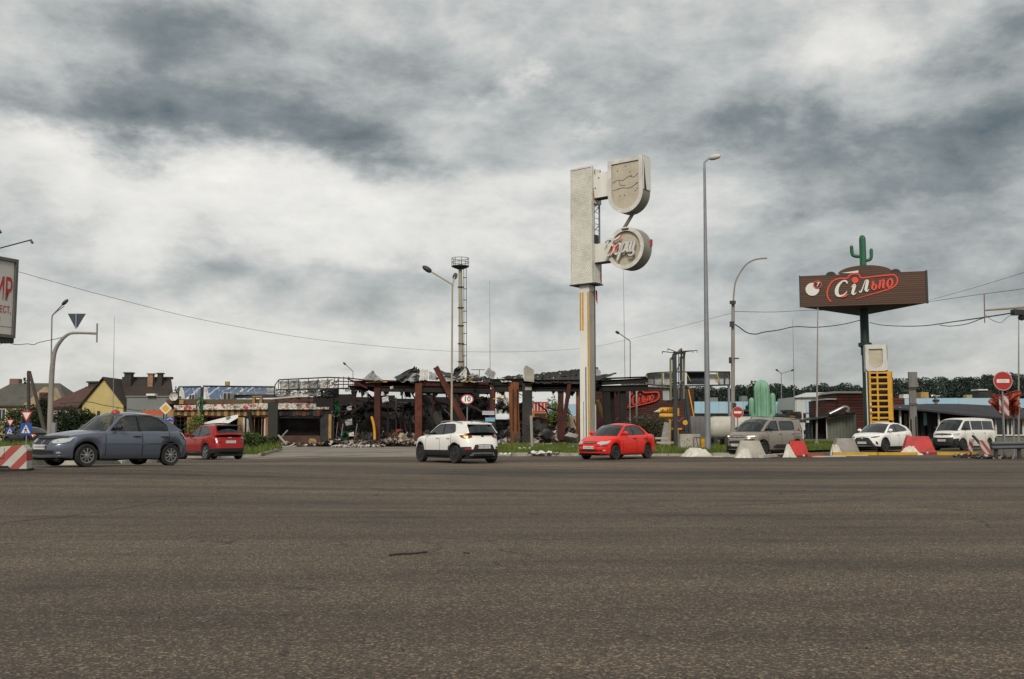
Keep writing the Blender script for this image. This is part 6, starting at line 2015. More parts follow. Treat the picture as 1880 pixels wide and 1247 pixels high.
# ================================================================== lettering by strokes
LET = {   # strokes: list of (points, widths); unit: x-height 1
 'С': ([[(.98, 1.18), (.86, 1.42), (.55, 1.48), (.2, 1.12), (.08, .62), (.2, .18), (.55, .02), (.92, .22), (1.02, .42)]], [[.12, .18, .14, .26, .34, .30, .16, .1, .06]], 1.12),
 'і': ([[(-.05, .78), (.1, .98), (.24, .96), (.16, .5), (.12, .18), (.26, .03), (.48, .2)], [(.28, 1.28), (.36, 1.36), (.44, 1.44)]], [[.05, .14, .28, .28, .26, .14, .06], [.2, .3, .2]], .5),
 'л': ([[(-.1, .12), (.04, .02), (.2, .3), (.42, .98)], [(.42, .98), (.66, .98), (.60, .5), (.56, .16), (.70, .03), (.86, .18)]], [[.12, .16, .1, .08], [.1, .26, .27, .25, .14, .06]], .84),
 'ь': ([[(.02, .86), (.2, .98), (.16, .5), (.1, .1)], [(.12, .1), (.36, .0), (.6, .2), (.56, .5), (.34, .58), (.16, .48)]], [[.08, .25, .27, .2], [.16, .18, .24, .24, .12, .06]], .72),
 'п': ([[(-.02, .84), (.16, .97), (.14, .5), (.06, .02)], [(.14, .6), (.34, .94), (.56, .96), (.58, .6), (.54, .16), (.66, .03), (.82, .18)]], [[.08, .24, .26, .2], [.06, .12, .24, .27, .24, .13, .06]], .8),
 'о': ([[(.34, .97), (.12, .78), (.06, .4), (.2, .06), (.44, .03), (.64, .3), (.62, .74), (.40, .97), (.30, .97)]], [[.12, .2, .26, .22, .14, .22, .26, .18, .12]], .72),
 'Б': ([[(-.45, 1.25), (-.3, 1.5), (.1, 1.55), (.6, 1.42), (1.1, 1.62), (1.3, 1.8)], [(.5, 1.42), (.3, .9), (.15, .4), (.05, .1)], [(.25, .85), (.6, .95), (.8, .6), (.6, .12), (.2, .02), (-.1, .15)]], [[.1, .2, .22, .2, .18, .06], [.22, .26, .26, .2], [.1, .2, .26, .24, .16, .06]], .95),
 'р': ([[(.0, .8), (.14, .95), (.08, .4), (-.06, -.5), (-.12, -.62)], [(.12, .6), (.36, .95), (.6, .8), (.52, .3), (.26, .1), (.1, .2)]], [[.08, .2, .24, .22, .1], [.08, .16, .26, .24, .14, .08]], .72),
 'щ': ([[(.06, .95), (.04, .3), (.2, .04), (.4, .2)], [(.42, .95), (.4, .3), (.54, .04), (.74, .2)], [(.78, .95), (.76, .2), (.84, .02), (.95, -.25), (.6, -.35), (.3, -.22)]], [[.2, .24, .16, .08]] * 2 + [[.2, .24, .2, .16, .14, .06]], 1.0),
}
def letter(ch, parent, mat, ox, oz, sx, sz, slant, y0, y1, name=None, rot=0.0):
 strokes, wds, adv = LET[ch]
 mb = MB()
 for k, (st, wd) in enumerate(zip(strokes, wds)):
  P = smooth_pts([(x, z, wv) for (x, z), wv in zip(st, wd)], 4)
  pts = []
  for q in P:
   X, Z = (q[0] + slant * q[1]) * sx, q[1] * sz
   pts.append((ox + X * math.cos(rot) - Z * math.sin(rot), oz + X * math.sin(rot) + Z * math.cos(rot)))
  mb.ribbon(pts, [max(.03, q[2]) * (sx + sz) / 2 for q in P], y0 - .004 * k, y1)
 return mb.build('letter', mat, parent), adv * sx
SIGN_RED = M('sign_red', 'a0231d', 0.45, hex2='7c1c18', var=0.35, scale=3)
SIGN_WHT = M('sign_white', 'cdcbc4', 0.5, hex2='aaa79d', var=0.35, scale=3)
SIGN_BLUE = M('sign_blue', '1d4592', 0.45, hex2='17366f', var=0.35, scale=3)
SIGN_YEL = M('sign_yellow', 'd09a1b', 0.5, hex2='b07e14', var=0.35, scale=3)
SIGN_BACK = M('sign_back', '2d3740', 0.55, metal=.2, hex2='3c464d', var=0.5, scale=2)
NEON = M('logo_red', 'd23c25', 0.45, var=0.25, scale=2)
GALV = M('galvanised', '83868a', 0.55, metal=.3, hex2='66686a', var=.6, scale=2)
CPOLE = M('concrete_pole', '8f897f', 0.9, hex2='6d675f', var=.8, scale=2.5, bump=.3, stretch=(1, 1, .25))
CPOLE_B = M('pole_buff', 'a39b86', 0.9, hex2='7b7464', var=.7, scale=2, bump=.3, stretch=(1, 1, .25))
DKM = M('dark_metal', '2c2e30', 0.6, metal=.3, hex2='44433f', var=.5, scale=3)
def stripes(key, c1, c2, freq, angle, th=.5):
 if key in MATS:
  return MATS[key]
 m = bpy.data.materials.new(key)
 m.use_nodes = True
 t = NT(m.node_tree)
 co = t.n('ShaderNodeTexCoord').outputs['Object']
 s = t.n('ShaderNodeSeparateXYZ', Vector=co)
 u = t.m('ADD', t.m('MULTIPLY', s.outputs[0], math.cos(angle)), t.m('MULTIPLY', s.outputs[2], math.sin(angle)))
 f = t.m('GREATER_THAN', t.m('FRACT', t.m('MULTIPLY', u, freq)), th)
 d = t.m('MULTIPLY', t.noise(co, 3.0, 6, .65), .55, clamp=True)
 col = t.mix(d, t.mix(f, C(c1), C(c2)), C('6d665c'))
 bs = t.n('ShaderNodeBsdfPrincipled', Base_Color=col, Roughness=.6)
 t.n('ShaderNodeOutputMaterial', Surface=bs.outputs[0])
 MATS[key] = m
 return m
def ground_at(px, Y):
 x = W(px, 790, Y).x
 return Vector((x, Y, gz(x, Y)))
def post_part(root, x, y, z0, z1, r, mat, name='post'):
 mb = MB()
 mb.tube([(x, y, z0), (x, y, z1)], r, 10)
 return mb.build(name, mat, root, smooth=50)
def tri(w_, inv=True):
 h = w_ * .866
 return [(-w_ / 2, h / 3 * (1 if inv else -1)), (w_ / 2, h / 3 * (1 if inv else -1)), (0, -2 * h / 3 * (1 if inv else -1))]
def plate(root, name, poly, zc, y, th, mat):
 mb = MB()
 mb.prism([(p[0], p[1] + zc) for p in poly], y, y + th)
 return mb.build(name, mat, root)
# ------------------------------------------------------------------ left side furniture
def crossing_sign(px, Y, zt, k, label):
 g = ground_at(px, Y)
 t = thing('road_sign', label, 'road sign', g, R(-6), group='give way signs with crossing plates')
 post_part(t, 0, .05, -.1, zt + .35 * k, .035, GALV)
 o = plate(t, 'triangle_plate', tri(.9 * k), zt, -.03, .03, SIGN_RED)
 plate(o, 'white_field', tri(.58 * k), zt, -.038, .006, SIGN_WHT)
 sq = .40 * k
 o = plate(t, 'crossing_plate', [(-sq, -sq), (sq, -sq), (sq, sq), (-sq, sq)], zt - .95 * k, -.03, .03, SIGN_BLUE)
 p2 = plate(o, 'white_field', [(-.32 * k, -.27 * k), (.32 * k, -.27 * k), (0, .3 * k)], zt - .95 * k, -.038, .006, SIGN_WHT)
 mb = MB()
 z = zt - .98 * k
 mb.ribbon([(-.1 * k, z - .22 * k), (-.02 * k, z - .05 * k), (0, z + .08 * k)], .06 * k, -.046, -.039)
 mb.ribbon([(.12 * k, z - .22 * k), (.03 * k, z - .06 * k), (0, z + .06 * k)], .055 * k, -.0465, -.039)
 mb.prism([(x_, z_ + z + .14 * k) for x_, z_ in circle(.04 * k, 10)], -.047, -.039)
 mb.ribbon([(-.12 * k, z - .04 * k), (0, z + .06 * k), (.1 * k, z - .02 * k)], .04 * k, -.0475, -.039)
 mb.build('walker', M('sign_black', '2b2a22', .6), o)
crossing_sign(48, 53, (790 - 762) / sc(53) + 1.2, .78, 'nearer give way triangle above a blue pedestrian crossing plate')
crossing_sign(18.5, 78, (790 - 775) / sc(78) + 1.2, .74, 'smaller farther give way triangle above a crossing plate at picture edge')
g = ground_at(92, 40)
t = thing('sign_gantry', 'grey post bending into a long arm that carries the back of a triangle sign', 'sign post', g)
mb = MB()
pts = [W(90.5, 850, 40), W(92, 780, 40), W(94.5, 700, 40), W(97, 665, 40), W(101, 644, 40), W(110, 628, 40), W(122, 616, 40), W(136, 611.5, 40), W(178, 612.5, 40)]
pts[0].z = g.z - .1
P_ = smooth_pts(pts, 4)
mb.tube(P_, [.125 - .075 * min(1, i / (len(P_) - 4)) for i in range(len(P_))], 10)
mb.build('arm', CPOLE, t, world=True, smooth=50)
mb = MB()
c = W(140, 592, 39.9)
k_ = 33 / sc(40)
mb.prism([(c.x + p[0] * k_, c.z + p[1] * k_ + .05) for p in ((-.5, .42), (.5, .42), (.06, -.36), (-.06, -.36))], 39.9, 39.93)
tp = mb.build('triangle_plate', SIGN_BACK, t, world=True)
mb = MB()
mb.beam((c.x, 39.88, c.z - .35 * k_), (c.x, 39.88, c.z + .5 * k_), .05, .04)
mb.build('mount', GALV, t, world=True)
mb = MB()
mb.beam(W(178.3, 594, 40), W(177.5, 629, 40), .05, .05)
mb.build('end_bar', CPOLE, t, world=True)
mb = MB()
mb.box2(*[tuple(W(101, 797, 39.8)), tuple(W(97, 776, 39.95))])
mb.build('control_box', GALV, t, world=True)
def lamp_post(name, label, px0, Y, px1, py1, r0, r1, arms, mat, group=None, heads=()):
 g = ground_at(px0, Y)
 t = thing(name, label, 'street lamp', g, group=group)
 mb = MB()
 top = W(px1, py1, Y)
 mb.tube([g - Vector((0, 0, .1)), g.lerp(top, .5), top], [r0, (r0 + r1) / 2, r1], 10)
 mb.build('pole', mat, t, world=True, smooth=50)
 for (pts, r) in arms:
  mb = MB()
  P = smooth_pts([W(*p) for p in pts], 4) if len(pts) > 2 else [W(*p) for p in pts]
  mb.tube(P, r, 7)
  mb.build('arm', mat, t, world=True, smooth=50)
 for (p, q, w_, hm) in heads:
  a, c_ = W(*p), W(*q)
  mb = MB()
  d = (c_ - a)
  mb.tube([a, a + d * .12, a + d * .4, a + d * .8, c_], [w_ * .3, w_ * .8, w_, w_ * .85, w_ * .3], 8)
  cz = (a.z + c_.z) / 2
  o = mb.build('lamp_head', hm, t, world=True, smooth=50)
 return t
lamp_post('street_lamp', 'thin grey street lamp just left of the curved sign post', 93, 66, 95, 590, .055, .045,
 [([(95, 590, 66), (95.5, 582, 66), (98, 577, 66), (116, 558, 66)], .045), ([(97, 578, 66), (110, 568, 66), (118, 562, 66)], .03)], GALV, 'street lamps', [((114, 560, 66), (125, 550, 66), .13, DKM)])
lamp_post('street_lamp', 'buff street lamp with two arms rising behind the white crossover', 829, 62, 830.5, 525, .075, .05,
 [([(830.5, 525, 62), (828, 521, 62), (788, 497, 62)], .05), ([(830.5, 525, 62), (833, 515, 64), (835, 508, 67)], .05)], CPOLE_B, 'street lamps',
 [((792, 499.5, 62), (776, 489, 62), .17, DKM), ((834, 511, 66), (837, 503, 69), .17, DKM)])
lamp_post('street_lamp', 'tallest galvanised street lamp with a short bent arm', 1299, 52, 1293.5, 310, .165, .065,
 [([(1293.5, 310, 52), (1293.5, 299, 52), (1296, 295.5, 52), (1303, 290, 52)], .055)], GALV, 'street lamps', [((1302, 291, 52), (1323, 286, 51.6), .16, WHT)])
lamp_post('street_lamp', 'small distant street lamp behind the torn cladding frame', 648, 115, 648, 682, .05, .04, [([(648, 682, 115), (632, 667, 115)], .05)], GALV, 'street lamps', [((635, 670, 115), (630, 665.5, 115), .12, DKM)])
lamp_post('street_lamp', 'distant street lamp just right of the striped pylon', 1157, 95, 1157, 629, .06, .045, [([(1157, 629, 95), (1155, 625, 95), (1135, 611, 95)], .05)], GALV, 'street lamps', [((1137, 612.5, 95), (1130, 608.5, 95), .14, DKM)])
lamp_post('street_lamp', 'distant double armed street lamp right of the green cactus statue', 1434.5, 110, 1434.5, 686, .06, .045, [([(1434.5, 686, 110), (1427, 680, 110)], .05), ([(1434.5, 686, 110), (1456, 679.5, 110)], .05)], GALV, 'street lamps', [((1429, 681.5, 110), (1424, 678, 110), .1, DKM), ((1452, 681, 110), (1458, 679, 110), .1, DKM)])
# thin masts
for (px0, px1, y1, Y, r, lab) in [(207.5, 210, 580, 96, .035, 'thin mast rising before the yellow gable house'), (900.5, 899, 515, 125, .04, 'thin lightning mast behind the tilted roof sheet'),
 (1149, 1144, 470, 90, .03, 'thin mast close to the lamp right of the pylon'), (1459, 1455.5, 585, 112, .045, 'thinner mast between the cactus statue and the brown sign'), (1498.5, 1501.5, 565, 76, .075, 'thicker pale mast below the left end of the brown sign'),
 (1868, 1870.5, 578, 46, .045, 'thin pale post at the right border under the arm')]:
 g = ground_at(px0, Y)
 t = thing('mast', lab, 'mast', g, group='thin masts')
 mb = MB()
 tp = W(px1, y1, Y)
 mb.tube([g - Vector((0, 0, .1)), g.lerp(tp, .6), tp], [r, r * .85, r * .4], 6)
 mb.build('pole', CPOLE if 'pale' in lab else GALV, t, world=True)
 mb = MB()
 mb.tube([g, g + Vector((0, 0, .35))], r * 2.4, 8)
 mb.build('foot', CPOLE, t, world=True)
# floodlight tower
g = ground_at(848, 122)
t = thing('floodlight_tower', 'tall buff floodlight tower with a railed platform and a ladder', 'tower', g)
mb = MB()
tp = W(845, 492, 122)
mb.tube([g, g.lerp(tp, .5), tp], [.36, .30, .22], 12)
mb.build('shaft', CPOLE_B, t, world=True, smooth=50)
z = W(845, 490, 122).z
mb = MB()
mb.lathe([(.24, z - .35), (1.0, z - .05), (1.1, z), (1.1, z + .1), (.2, z + .1)], 12, (tp.x, 122, 0))
mb.build('platform', DKM, t, world=True)
for k in range(8):
 a_ = 2 * math.pi * k / 8 + .2
 mb = MB()
 mb.tube([(tp.x + 1.05 * math.cos(a_), 122 + 1.05 * math.sin(a_), z + .1), (tp.x + 1.05 * math.cos(a_), 122 + 1.05 * math.sin(a_), z + 1.05)], .035, 5)
 mb.build('railing_post', DKM, t, world=True)
for h in (.55, 1.05):
 mb = MB()
 mb.tube([(tp.x + 1.05 * math.cos(a_), 122 + 1.05 * math.sin(a_), z + h) for a_ in lin(0, 2 * math.pi, 24)], .035, 5)
 mb.build('railing_hoop', DKM, t, world=True)
mb = MB()
mb.lathe([(.15, z + .1), (.22, z + .3), (.05, z + .55), (.001, z + .6)], 8, (tp.x + .1, 121.6, 0))
mb.build('floodlight', WHT, t, world=True)
for xo in (851.5, 856):
 mb = MB()
 mb.tube([W(xo + 1, 780, 121.7), W(xo, 493, 121.7)], .04, 5)
 mb.build('ladder_rail', DKM, t, world=True)
for k in range(14):
 y = 510 + k * 20.5
 mb = MB()
 mb.tube([W(850, y, 121.7), W(857, y, 121.7)], .05, 5)
 mb.build('ladder_hoop', DKM, t, world=True)
for y in (528, 566, 599, 632, 665):
 mb = MB()
 mb.lathe([(.40, 0), (.40, .1)], 12, W(846, y, 122))
 mb.build('band', DKM, t, world=True)
# billboard on the left border
bx = W(29, 545, 41)
t = thing('billboard', 'billboard with red lettering on a pale poster cut by the left border', 'billboard', (bx.x, 41, 0), R(67))
zt_, zb_ = 8.25, 5.0
mb = MB()
mb.box2((-6, .05, zb_), (0, .45, zt_))
mb.build('box', DKM, t)
mb = MB()
mb.box2((-5.85, .02, zb_ + .12), (-.12, .049, zt_ - .12))
po = mb.build('poster', M('poster', 'bfbcb6', .7, hex2='a9a59e', var=.5, scale=.5), t)
mb = MB()
mb.ring([(-6.02, zb_ - .02), (.02, zb_ - .02), (.02, zt_ + .02), (-6.02, zt_ + .02)], [(-5.86, zb_ + .11), (-.1, zb_ + .11), (-.1, zt_ - .11), (-5.86, zt_ - .11)], -.06, .06)
mb.build('frame', M('billboard_frame_grey', '5d5b57', .7, hex2='3c3a37', var=.5), t)
mb = MB()
mb.prism([(-6, zb_ - .22), (0, zb_ - .22), (0, zb_ - .021), (-6, zb_ - .021)], .0, .5)
mb.build('catwalk', DKM, t)
mb = MB()
mb.tube([(-3, .35, -.1), (-3, .35, zb_ - .1)], .25, 12)
mb.build('column', DKM, t)
PR = M('print_red', 'a43331', .7, hex2='8a2c2b', var=.3)
text_mesh('ИР', 1.28, .004, 'lettering', PR, po, (-.16, .012, 6.92), align='RIGHT', bold=.02, sx=.46)
text_mesh('ЕСТ,', .40, .004, 'lettering', PR, po, (-.2, .012, 6.12), align='RIGHT', sx=.62)
text_mesh('ня', .34, .004, 'lettering', PR, po, (-.7, .012, 5.72), align='RIGHT', sx=.6)
mb = MB()
mb.box2((-5.8, .012, 5.42), (-.13, .0195, 5.44))
mb.build('printed_line', M('print_grey', '77726d', .7), po)
for xo, zz in ((-.7, 8.75), (-2.2, 8.9)):
 mb = MB()
 mb.tube([(xo, .3, zt_), (xo, .25, zz - .1), (xo, -1.55, zz + .12)], .028, 5)
 mb.tube([(xo, -1.5, zz + .12), (xo, -1.62, zz - .02)], .05, 5)
 mb.build('lamp_arm', DKM, t)
# striped block at the left border
STR = stripes('barrier_stripes', '9d1f1c', 'b9b5ac', 3.1, R(-42), .5)
bx = W(34, 790, 23.0)
t = thing('road_barrier', 'red and white striped road block with a sloped top on the left border', 'road barrier', (bx.x, 23.6, gz(bx.x, 23.6)), R(12))
mb = MB()
mb.prism([(-2.2, 0), (0, 0), (-.02, .50), (-.10, .60), (-2.1, .46), (-2.2, .42)], -.25, .25)
mb.build('block', STR, t)
mb = MB()
mb.prism([(-2.2, .07), (-.36, .07), (-.40, .12), (-2.2, .12)], -.275, -.252)
mb.build('strap', RUB, t)
mb = MB()
mb.prism([(-.62, .30), (-.5, .30), (-.5, .54), (-.62, .5)], -.27, -.251)
mb.build('reflector', STR, t)
mb = MB()
mb.box2((-2.25, -.3, -.02), (.03, .3, .05))
mb.build('foot', RUB, t)
# utility pole with leaning strut
g = ground_at(53, 92)
t = thing('utility_pole', 'wooden utility pole with a leaning strut before the beige house', 'utility pole', g)
WOODP = M('pole_wood', '4a443b', .95, hex2='2f2a25', var=.8, scale=3, stretch=(1, 1, .2))
for (a_, c_, nm) in [((53, 800, 92), (52, 683, 92), 'pole'), ((84, 800, 91), (55, 686, 91.7), 'strut')]:
 mb = MB()
 mb.tube([W(*a_), W(*c_)], [.2, .14], 8)
 mb.build(nm, WOODP, t, world=True)
mb = MB()
mb.beam(W(43, 699, 92), W(54, 699, 92), .08, .08)
mb.build('crossarm', DKM, t, world=True)
for (px, py) in ((45, 696), (46, 703), (52, 683.5), (55, 684)):
 mb = MB()
 mb.lathe([(.05, -.12), (.12, -.02), (.12, .08), (.05, .14)], 8, W(px, py, 92))
 mb.build('insulator', DKM, t, world=True)
# yellow diamond sign with a blue plate
g = ground_at(303, 62)
t = thing('road_sign', 'yellow diamond priority road sign over a blue plate', 'road sign', g, R(0))
k_ = 11.5 / sc(62)
zc_ = (790 - 750) / sc(62) + 1.2
post_part(t, 0, .05, -.1, zc_ + .2, .035, GALV)
sq = lambda a_: [(0, -a_), (a_, 0), (0, a_), (-a_, 0)]
o = plate(t, 'diamond_plate', sq(k_), zc_, -.03, .03, SIGN_WHT)
plate(o, 'yellow_field', sq(k_ * .66), zc_, -.04, .008, SIGN_YEL)
mb = MB()
mb.prism([(.0, zc_ - .82), (.55, zc_ - .82), (.55, zc_ - .55), (.0, zc_ - .55)], -.03, 0)
o = mb.build('blue_plate', SIGN_BLUE, t)
mb = MB()
mb.ribbon([(.1, zc_ - .7), (.3, zc_ - .6), (.45, zc_ - .7)], .04, -.038, -.031)
mb.build('white_mark', SIGN_WHT, o)
# speed limit sign, bent backwards
g = ground_at(857.5, 50)
t = thing('road_sign', 'bent round speed limit sign reading 10 above the white crossover', 'road sign', g, R(0))
zc_ = (790 - 733.5) / sc(50) + 1.2
post_part(t, 0, .04, -.1, zc_ - .1, .03, GALV)
mb = MB()
mb.prism([(p[0], p[1] * .76) for p in circle(.32, 28)], -.03, 0)
mb.v = [(p[0], p[1] + p[2] * .62, p[2] + zc_) for p in mb.v]
o = mb.build('disc', SIGN_WHT, t)
mb = MB()
mb.ring([(p[0], p[1] * .76) for p in circle(.325, 28)], [(p[0], p[1] * .74) for p in circle(.265, 28)], -.042, -.031)
mb.v = [(p[0], p[1] + p[2] * .62, p[2] + zc_) for p in mb.v]
mb.build('red_rim', SIGN_RED, o)
m_ = text_mesh('10', .36, .003, 'numeral', M('numeral_black', '17171a', .6), o, (0, -.036, 0), bold=.008)
for v in m_.data.vertices:
 v.co = (v.co.x, v.co.y + v.co.z * .62, v.co.z + zc_)
# white and blue direction plates by the store
p = ground_at(899, 70)
t = thing('direction_sign', 'white plate above a light blue plate on a dark post before the store', 'sign', p)
mb = MB()
mb.tube([(0.35, .05, -.1), (.35, .05, (790 - 752) / sc(70) + 1.2)], .06, 8)
mb.build('post', DKM, t)
for (x0, y0, x1, y1, mt) in [(885.5, 754.5, 908, 760.5, M('lilac_plate', 'a59dab', .6, hex2='7f7788', var=.4)), (891, 767, 908.5, 774, M('light_blue_plate', '6f9fb4', .6, hex2='5a8599', var=.4))]:
 part_box('plate', mt, t, x0, y0, x1, y1, 69.9, .04)
part_box('plate_edge', SIGN_WHT, t, 885.5, 760.6, 908, 761.6, 69.88, .05)
# concrete post in the grass
g = ground_at(976.5, 58)
t = thing('marker_post', 'bare pale concrete post standing in the grass', 'post', g)
mb = MB()
mb.beam((0.02, 0, -.1), (-.05, 0, (790 - 763.5) / sc(58) + 1.2), .15, .13)
mb.build('shaft', CPOLE, t)
mb = MB()
mb.box((.02, 0, .06), (.26, .24, .14))
mb.build('footing', CONC_L, t)
# ================================================================== the big pylon
g = ground_at(1080, 70)
PW = M('pylon_white', 'dedcd4', .6, hex2='a39f93', var=.6, scale=.6, stretch=(1, 1, .35))
PSHADED = M('pylon_shaded', 'a5a196', .65, hex2='7b766b', var=.8, scale=.6, stretch=(1, 1, .35))  # darker copy of the white, shade painted into the side
PTILE = bricks('pylon_lamp_grid', 'd3d0c5', 'cdc9bd', 'b8b3a5', .17, .12, .014, var=.28, bump=.5)
PEDGE = M('pylon_edge', 'd6d4cc', .55, hex2='8b877e', var=.6, scale=1.2)
PUNDER = M('pylon_rim_side', '8d8a83', .6, hex2='6b6862', var=.7, scale=1.0)
SHARD = M('red_shard', 'a33a30', .6, hex2='7b2c26', var=.4)
py = thing('pylon_sign', 'tall white pylon sign with yellow stripes, tiled panel, shield and round signs', 'pylon sign', (g.x, 70, 0), R(-38))
def bx_(name, mat, a, c, parent=py, **k):
 mb = MB()
 mb.box2(a, c)
 return mb.build(name, mat, parent, **k)
bx_('column', PW, (-.4, -.4, -.2), (.4, .4, 11.5))
bx_('column_base', CONC, (-.8, -.8, -.2), (.8, .8, .25))
for x, z0, z1 in ((-.32, 8.2, 10.9), (-.12, 8.2, 10.9)):
 bx_('yellow_stripe', YEL, (x - .06, -.412, z0), (x + .06, -.402, z1))
bx_('yellow_stripe', YEL, (.26, -.412, .3), (.385, -.402, 10.9))
bx_('edge_shade', DKM, (.402, .28, 3), (.412, .4, 11.4))  # dark strip painted as the shaded right edge of the column
bx_('side_stain', SOOT, (.06, -.4075, .4), (.14, -.4015, 5.6))
bx_('side_stain', SOOT, (-.12, -.4075, .4), (-.08, -.4015, 3.2))
bx_('side_skin', PSHADED, (.401, -.39, .3), (.405, .27, 11.0))
# tall panel: frame, tiled face, back board, core and ladder
P0, P1, PZ0, PZ1 = -.98, .83, 11.5, 19.85
bx_('panel_box', PEDGE, (P0, -.56, PZ0), (P1, -.34, PZ1))
bx_('panel_face', PTILE, (P0 + .06, -.585, PZ0 + .06), (P1 - .06, -.561, PZ1 - .12))
mb = MB()
mb.ring([(P0 - .01, PZ0 - .01), (P1 + .01, PZ0 - .01), (P1 + .01, PZ1 + .01), (P0 - .01, PZ1 + .01)], [(P0 + .05, PZ0 + .05), (P1 - .05, PZ0 + .05), (P1 - .05, PZ1 - .1), (P0 + .05, PZ1 - .1)], -.62, -.55)
mb.build('panel_frame', PEDGE, py)
for z0, z1 in ((PZ0, 14.28), (17.22, PZ1 - .1)):
 bx_('back_board', PSHADED, (P0, .4, z0), (P1, .62, z1))
 bx_('core', PW, (-.3, -.34, z0 + .02), (.299, .399, z1 - .05))
for x, y in ((-.9, .5), (-.05, .5), (.77, .5), (-.2, 0)):
 mb = MB()
 mb.tube([(x, y, 14.2), (x, y, 17.3)], .045, 6)
 mb.build('lattice_post', GALV, py)
for z0, z1 in ((14.4, 15.8), (15.8, 17.1)):
 mb = MB()
 mb.tube([(-.9, .5, z0), (.77, .5, z1)], .03, 5)
 mb.build('lattice_brace', GALV, py)
bx_('core_cladding', PW, (.3, -.34, 17.2), (.85, .42, 19.7))
bx_('core_cladding', PW, (.3, -.34, 11.55), (.84, .42, 14.3))
bx_('bottom_plate', DKM, (P0 - .1, -.66, PZ0 - .09), (P1 + .1, .66, PZ0 - .012))
for yv in (-.2, .36):
 mb = MB()
 mb.tube([(.78, yv, 14.3), (.78, yv, 17.2)], .03, 5)
 mb.build('ladder_rail', GALV, py)
for zz in lin(14.5, 17.0, 6):
 mb = MB()
 mb.tube([(.78, -.2, zz), (.78, .36, zz)], .022, 5)
 mb.build('ladder_rung', GALV, py)
bx_('junction_box', SOOT, (.5, -.3, 14.35), (.86, .2, 14.95))
# brackets
for z0, z1, x1 in ((17.55, 19.3, 2.15), (12.95, 14.25, 2.25)):
 bx_('bracket', PW, (.86, -.30, z0), (x1, .34, z1))
 bx_('bracket_shadow_plate', DKM, (.86, -.32, z0 - .06), (x1, .36, z0 - .008))  # dark sheet standing in for the shade under the bracket
for q in ((.9, 18.2), (1.2, 18.9), (2.0, 18.7), (2.0, 14.0)):
 bx_('bolt_plate', SOOT, (q[0], -.312, q[1]), (q[0] + .09, -.301, q[1] + .09))
# broken red shards
for i, q in enumerate([((.86, -.3, 19.6), .25, 1.5), ((.86, -.45, 18.3), .12, 1.1), ((-1.0, -.1, 18.2), .3, .6), ((-1.02, .1, 14.2), .25, .8), ((.88, .3, 12.2), .3, .5), ((.5, .3, 11.1), .4, 1.0), ((-.98, .3, 12.0), .2, .4)]):
 (sx_, sy_, sz_), w_, h_ = q
 mb = MB()
 mb.add([(sx_, sy_, sz_), (sx_ + w_ * .4, sy_ - .05, sz_ - .1), (sx_ + w_ * .2, sy_ + .1, sz_ - h_), (sx_ - .02, sy_ + .05, sz_ - h_ * .7),
   (sx_, sy_ + .03, sz_), (sx_ + w_ * .4, sy_ - .02, sz_ - .1), (sx_ + w_ * .2, sy_ + .13, sz_ - h_), (sx_ - .02, sy_ + .08, sz_ - h_ * .7)],
 [(0, 1, 2, 3), (7, 6, 5, 4), (0, 4, 5, 1), (1, 5, 6, 2), (2, 6, 7, 3), (3, 7, 4, 0)])
 mb.build('broken_shard', SHARD if i in (1, 4, 5) else M('pink_shard', '9d7169', .6, hex2='7a4f49', var=.5), py)
# shield
def shield_poly(x0, x1, zt, zb, n=14):
 rx = (x1 - x0) / 2
 xc = (x0 + x1) / 2
 rz_ = rx * 1.0
 zc = zb + rz_
 return [(x0, zt), (x1, zt)] + [(xc + rx * math.cos(a_), zc - rz_ * math.sin(a_)) for a_ in lin(0, math.pi, n)]
SX0, SX1, SZT, SZB = 2.12, 4.92, 19.95, 16.1
o_, i_ = shield_poly(SX0, SX1, SZT, SZB), shield_poly(SX0 + .3, SX1 - .3, SZT - .3, SZB + .3)
mb = MB()
mb.ring(o_, shield_poly(SX0 + .06, SX1 - .06, SZT - .06, SZB + .06), -.5, .5)
mb.build('shield_rim', PUNDER, py, smooth=40)
mb = MB()
mb.ring(o_, i_, -.53, -.501)
mb.build('shield_frame', PEDGE, py)
mb = MB()
mb.prism(shield_poly(SX0 + .08, SX1 - .08, SZT - .08, SZB + .08), -.44, -.40)
TANB = bricks('shield_backing', 'b8ae9b', 'b3a995', 'a39a87', .2, .14, .008, var=.2, bump=.25)
sf = mb.build('shield_face', TANB, py)
mb = MB()
mb.prism(shield_poly(SX0 + .08, SX1 - .08, SZT - .08, SZB + .08), .40, .44)
mb.build('shield_back', PSHADED, py)
for (pts_) in ([(2.5, 18.35), (2.9, 18.5), (3.3, 18.4), (3.8, 18.65), (4.2, 18.5), (4.55, 18.75)], [(2.5, 17.8), (3.2, 17.9), (3.9, 17.8), (4.55, 18.1)], [(3.0, 18.4), (3.1, 18.1), (3.5, 18.05)]):
 mb = MB()
 mb.ribbon(pts_, .03, -.455, -.441)
 mb.build('cable', SOOT, sf)
for i in range(9):
 mb = MB()
 mb.box((2.6 + rnd.random() * 1.9, -.447, 17.2 + rnd.random() * 2.2), (.07, .012, .07))
 mb.build('socket', SOOT, sf)
bx_('cover_strip', PW, (SX1 + .004, -.45, 17.6), (SX1 + .05, .5, 19.9))
mb = MB()
mb.add([(SX1 + .052, -.42, 19.6), (SX1 + .052, -.40, 17.6), (SX1 + .052, -.1, 17.6), (SX1 + .06, -.42, 19.6), (SX1 + .06, -.40, 17.6), (SX1 + .06, -.1, 17.6)], [(0, 1, 2), (3, 5, 4), (0, 3, 4, 1), (1, 4, 5, 2), (2, 5, 3, 0)])
mb.build('cover_tear', DKM, py)
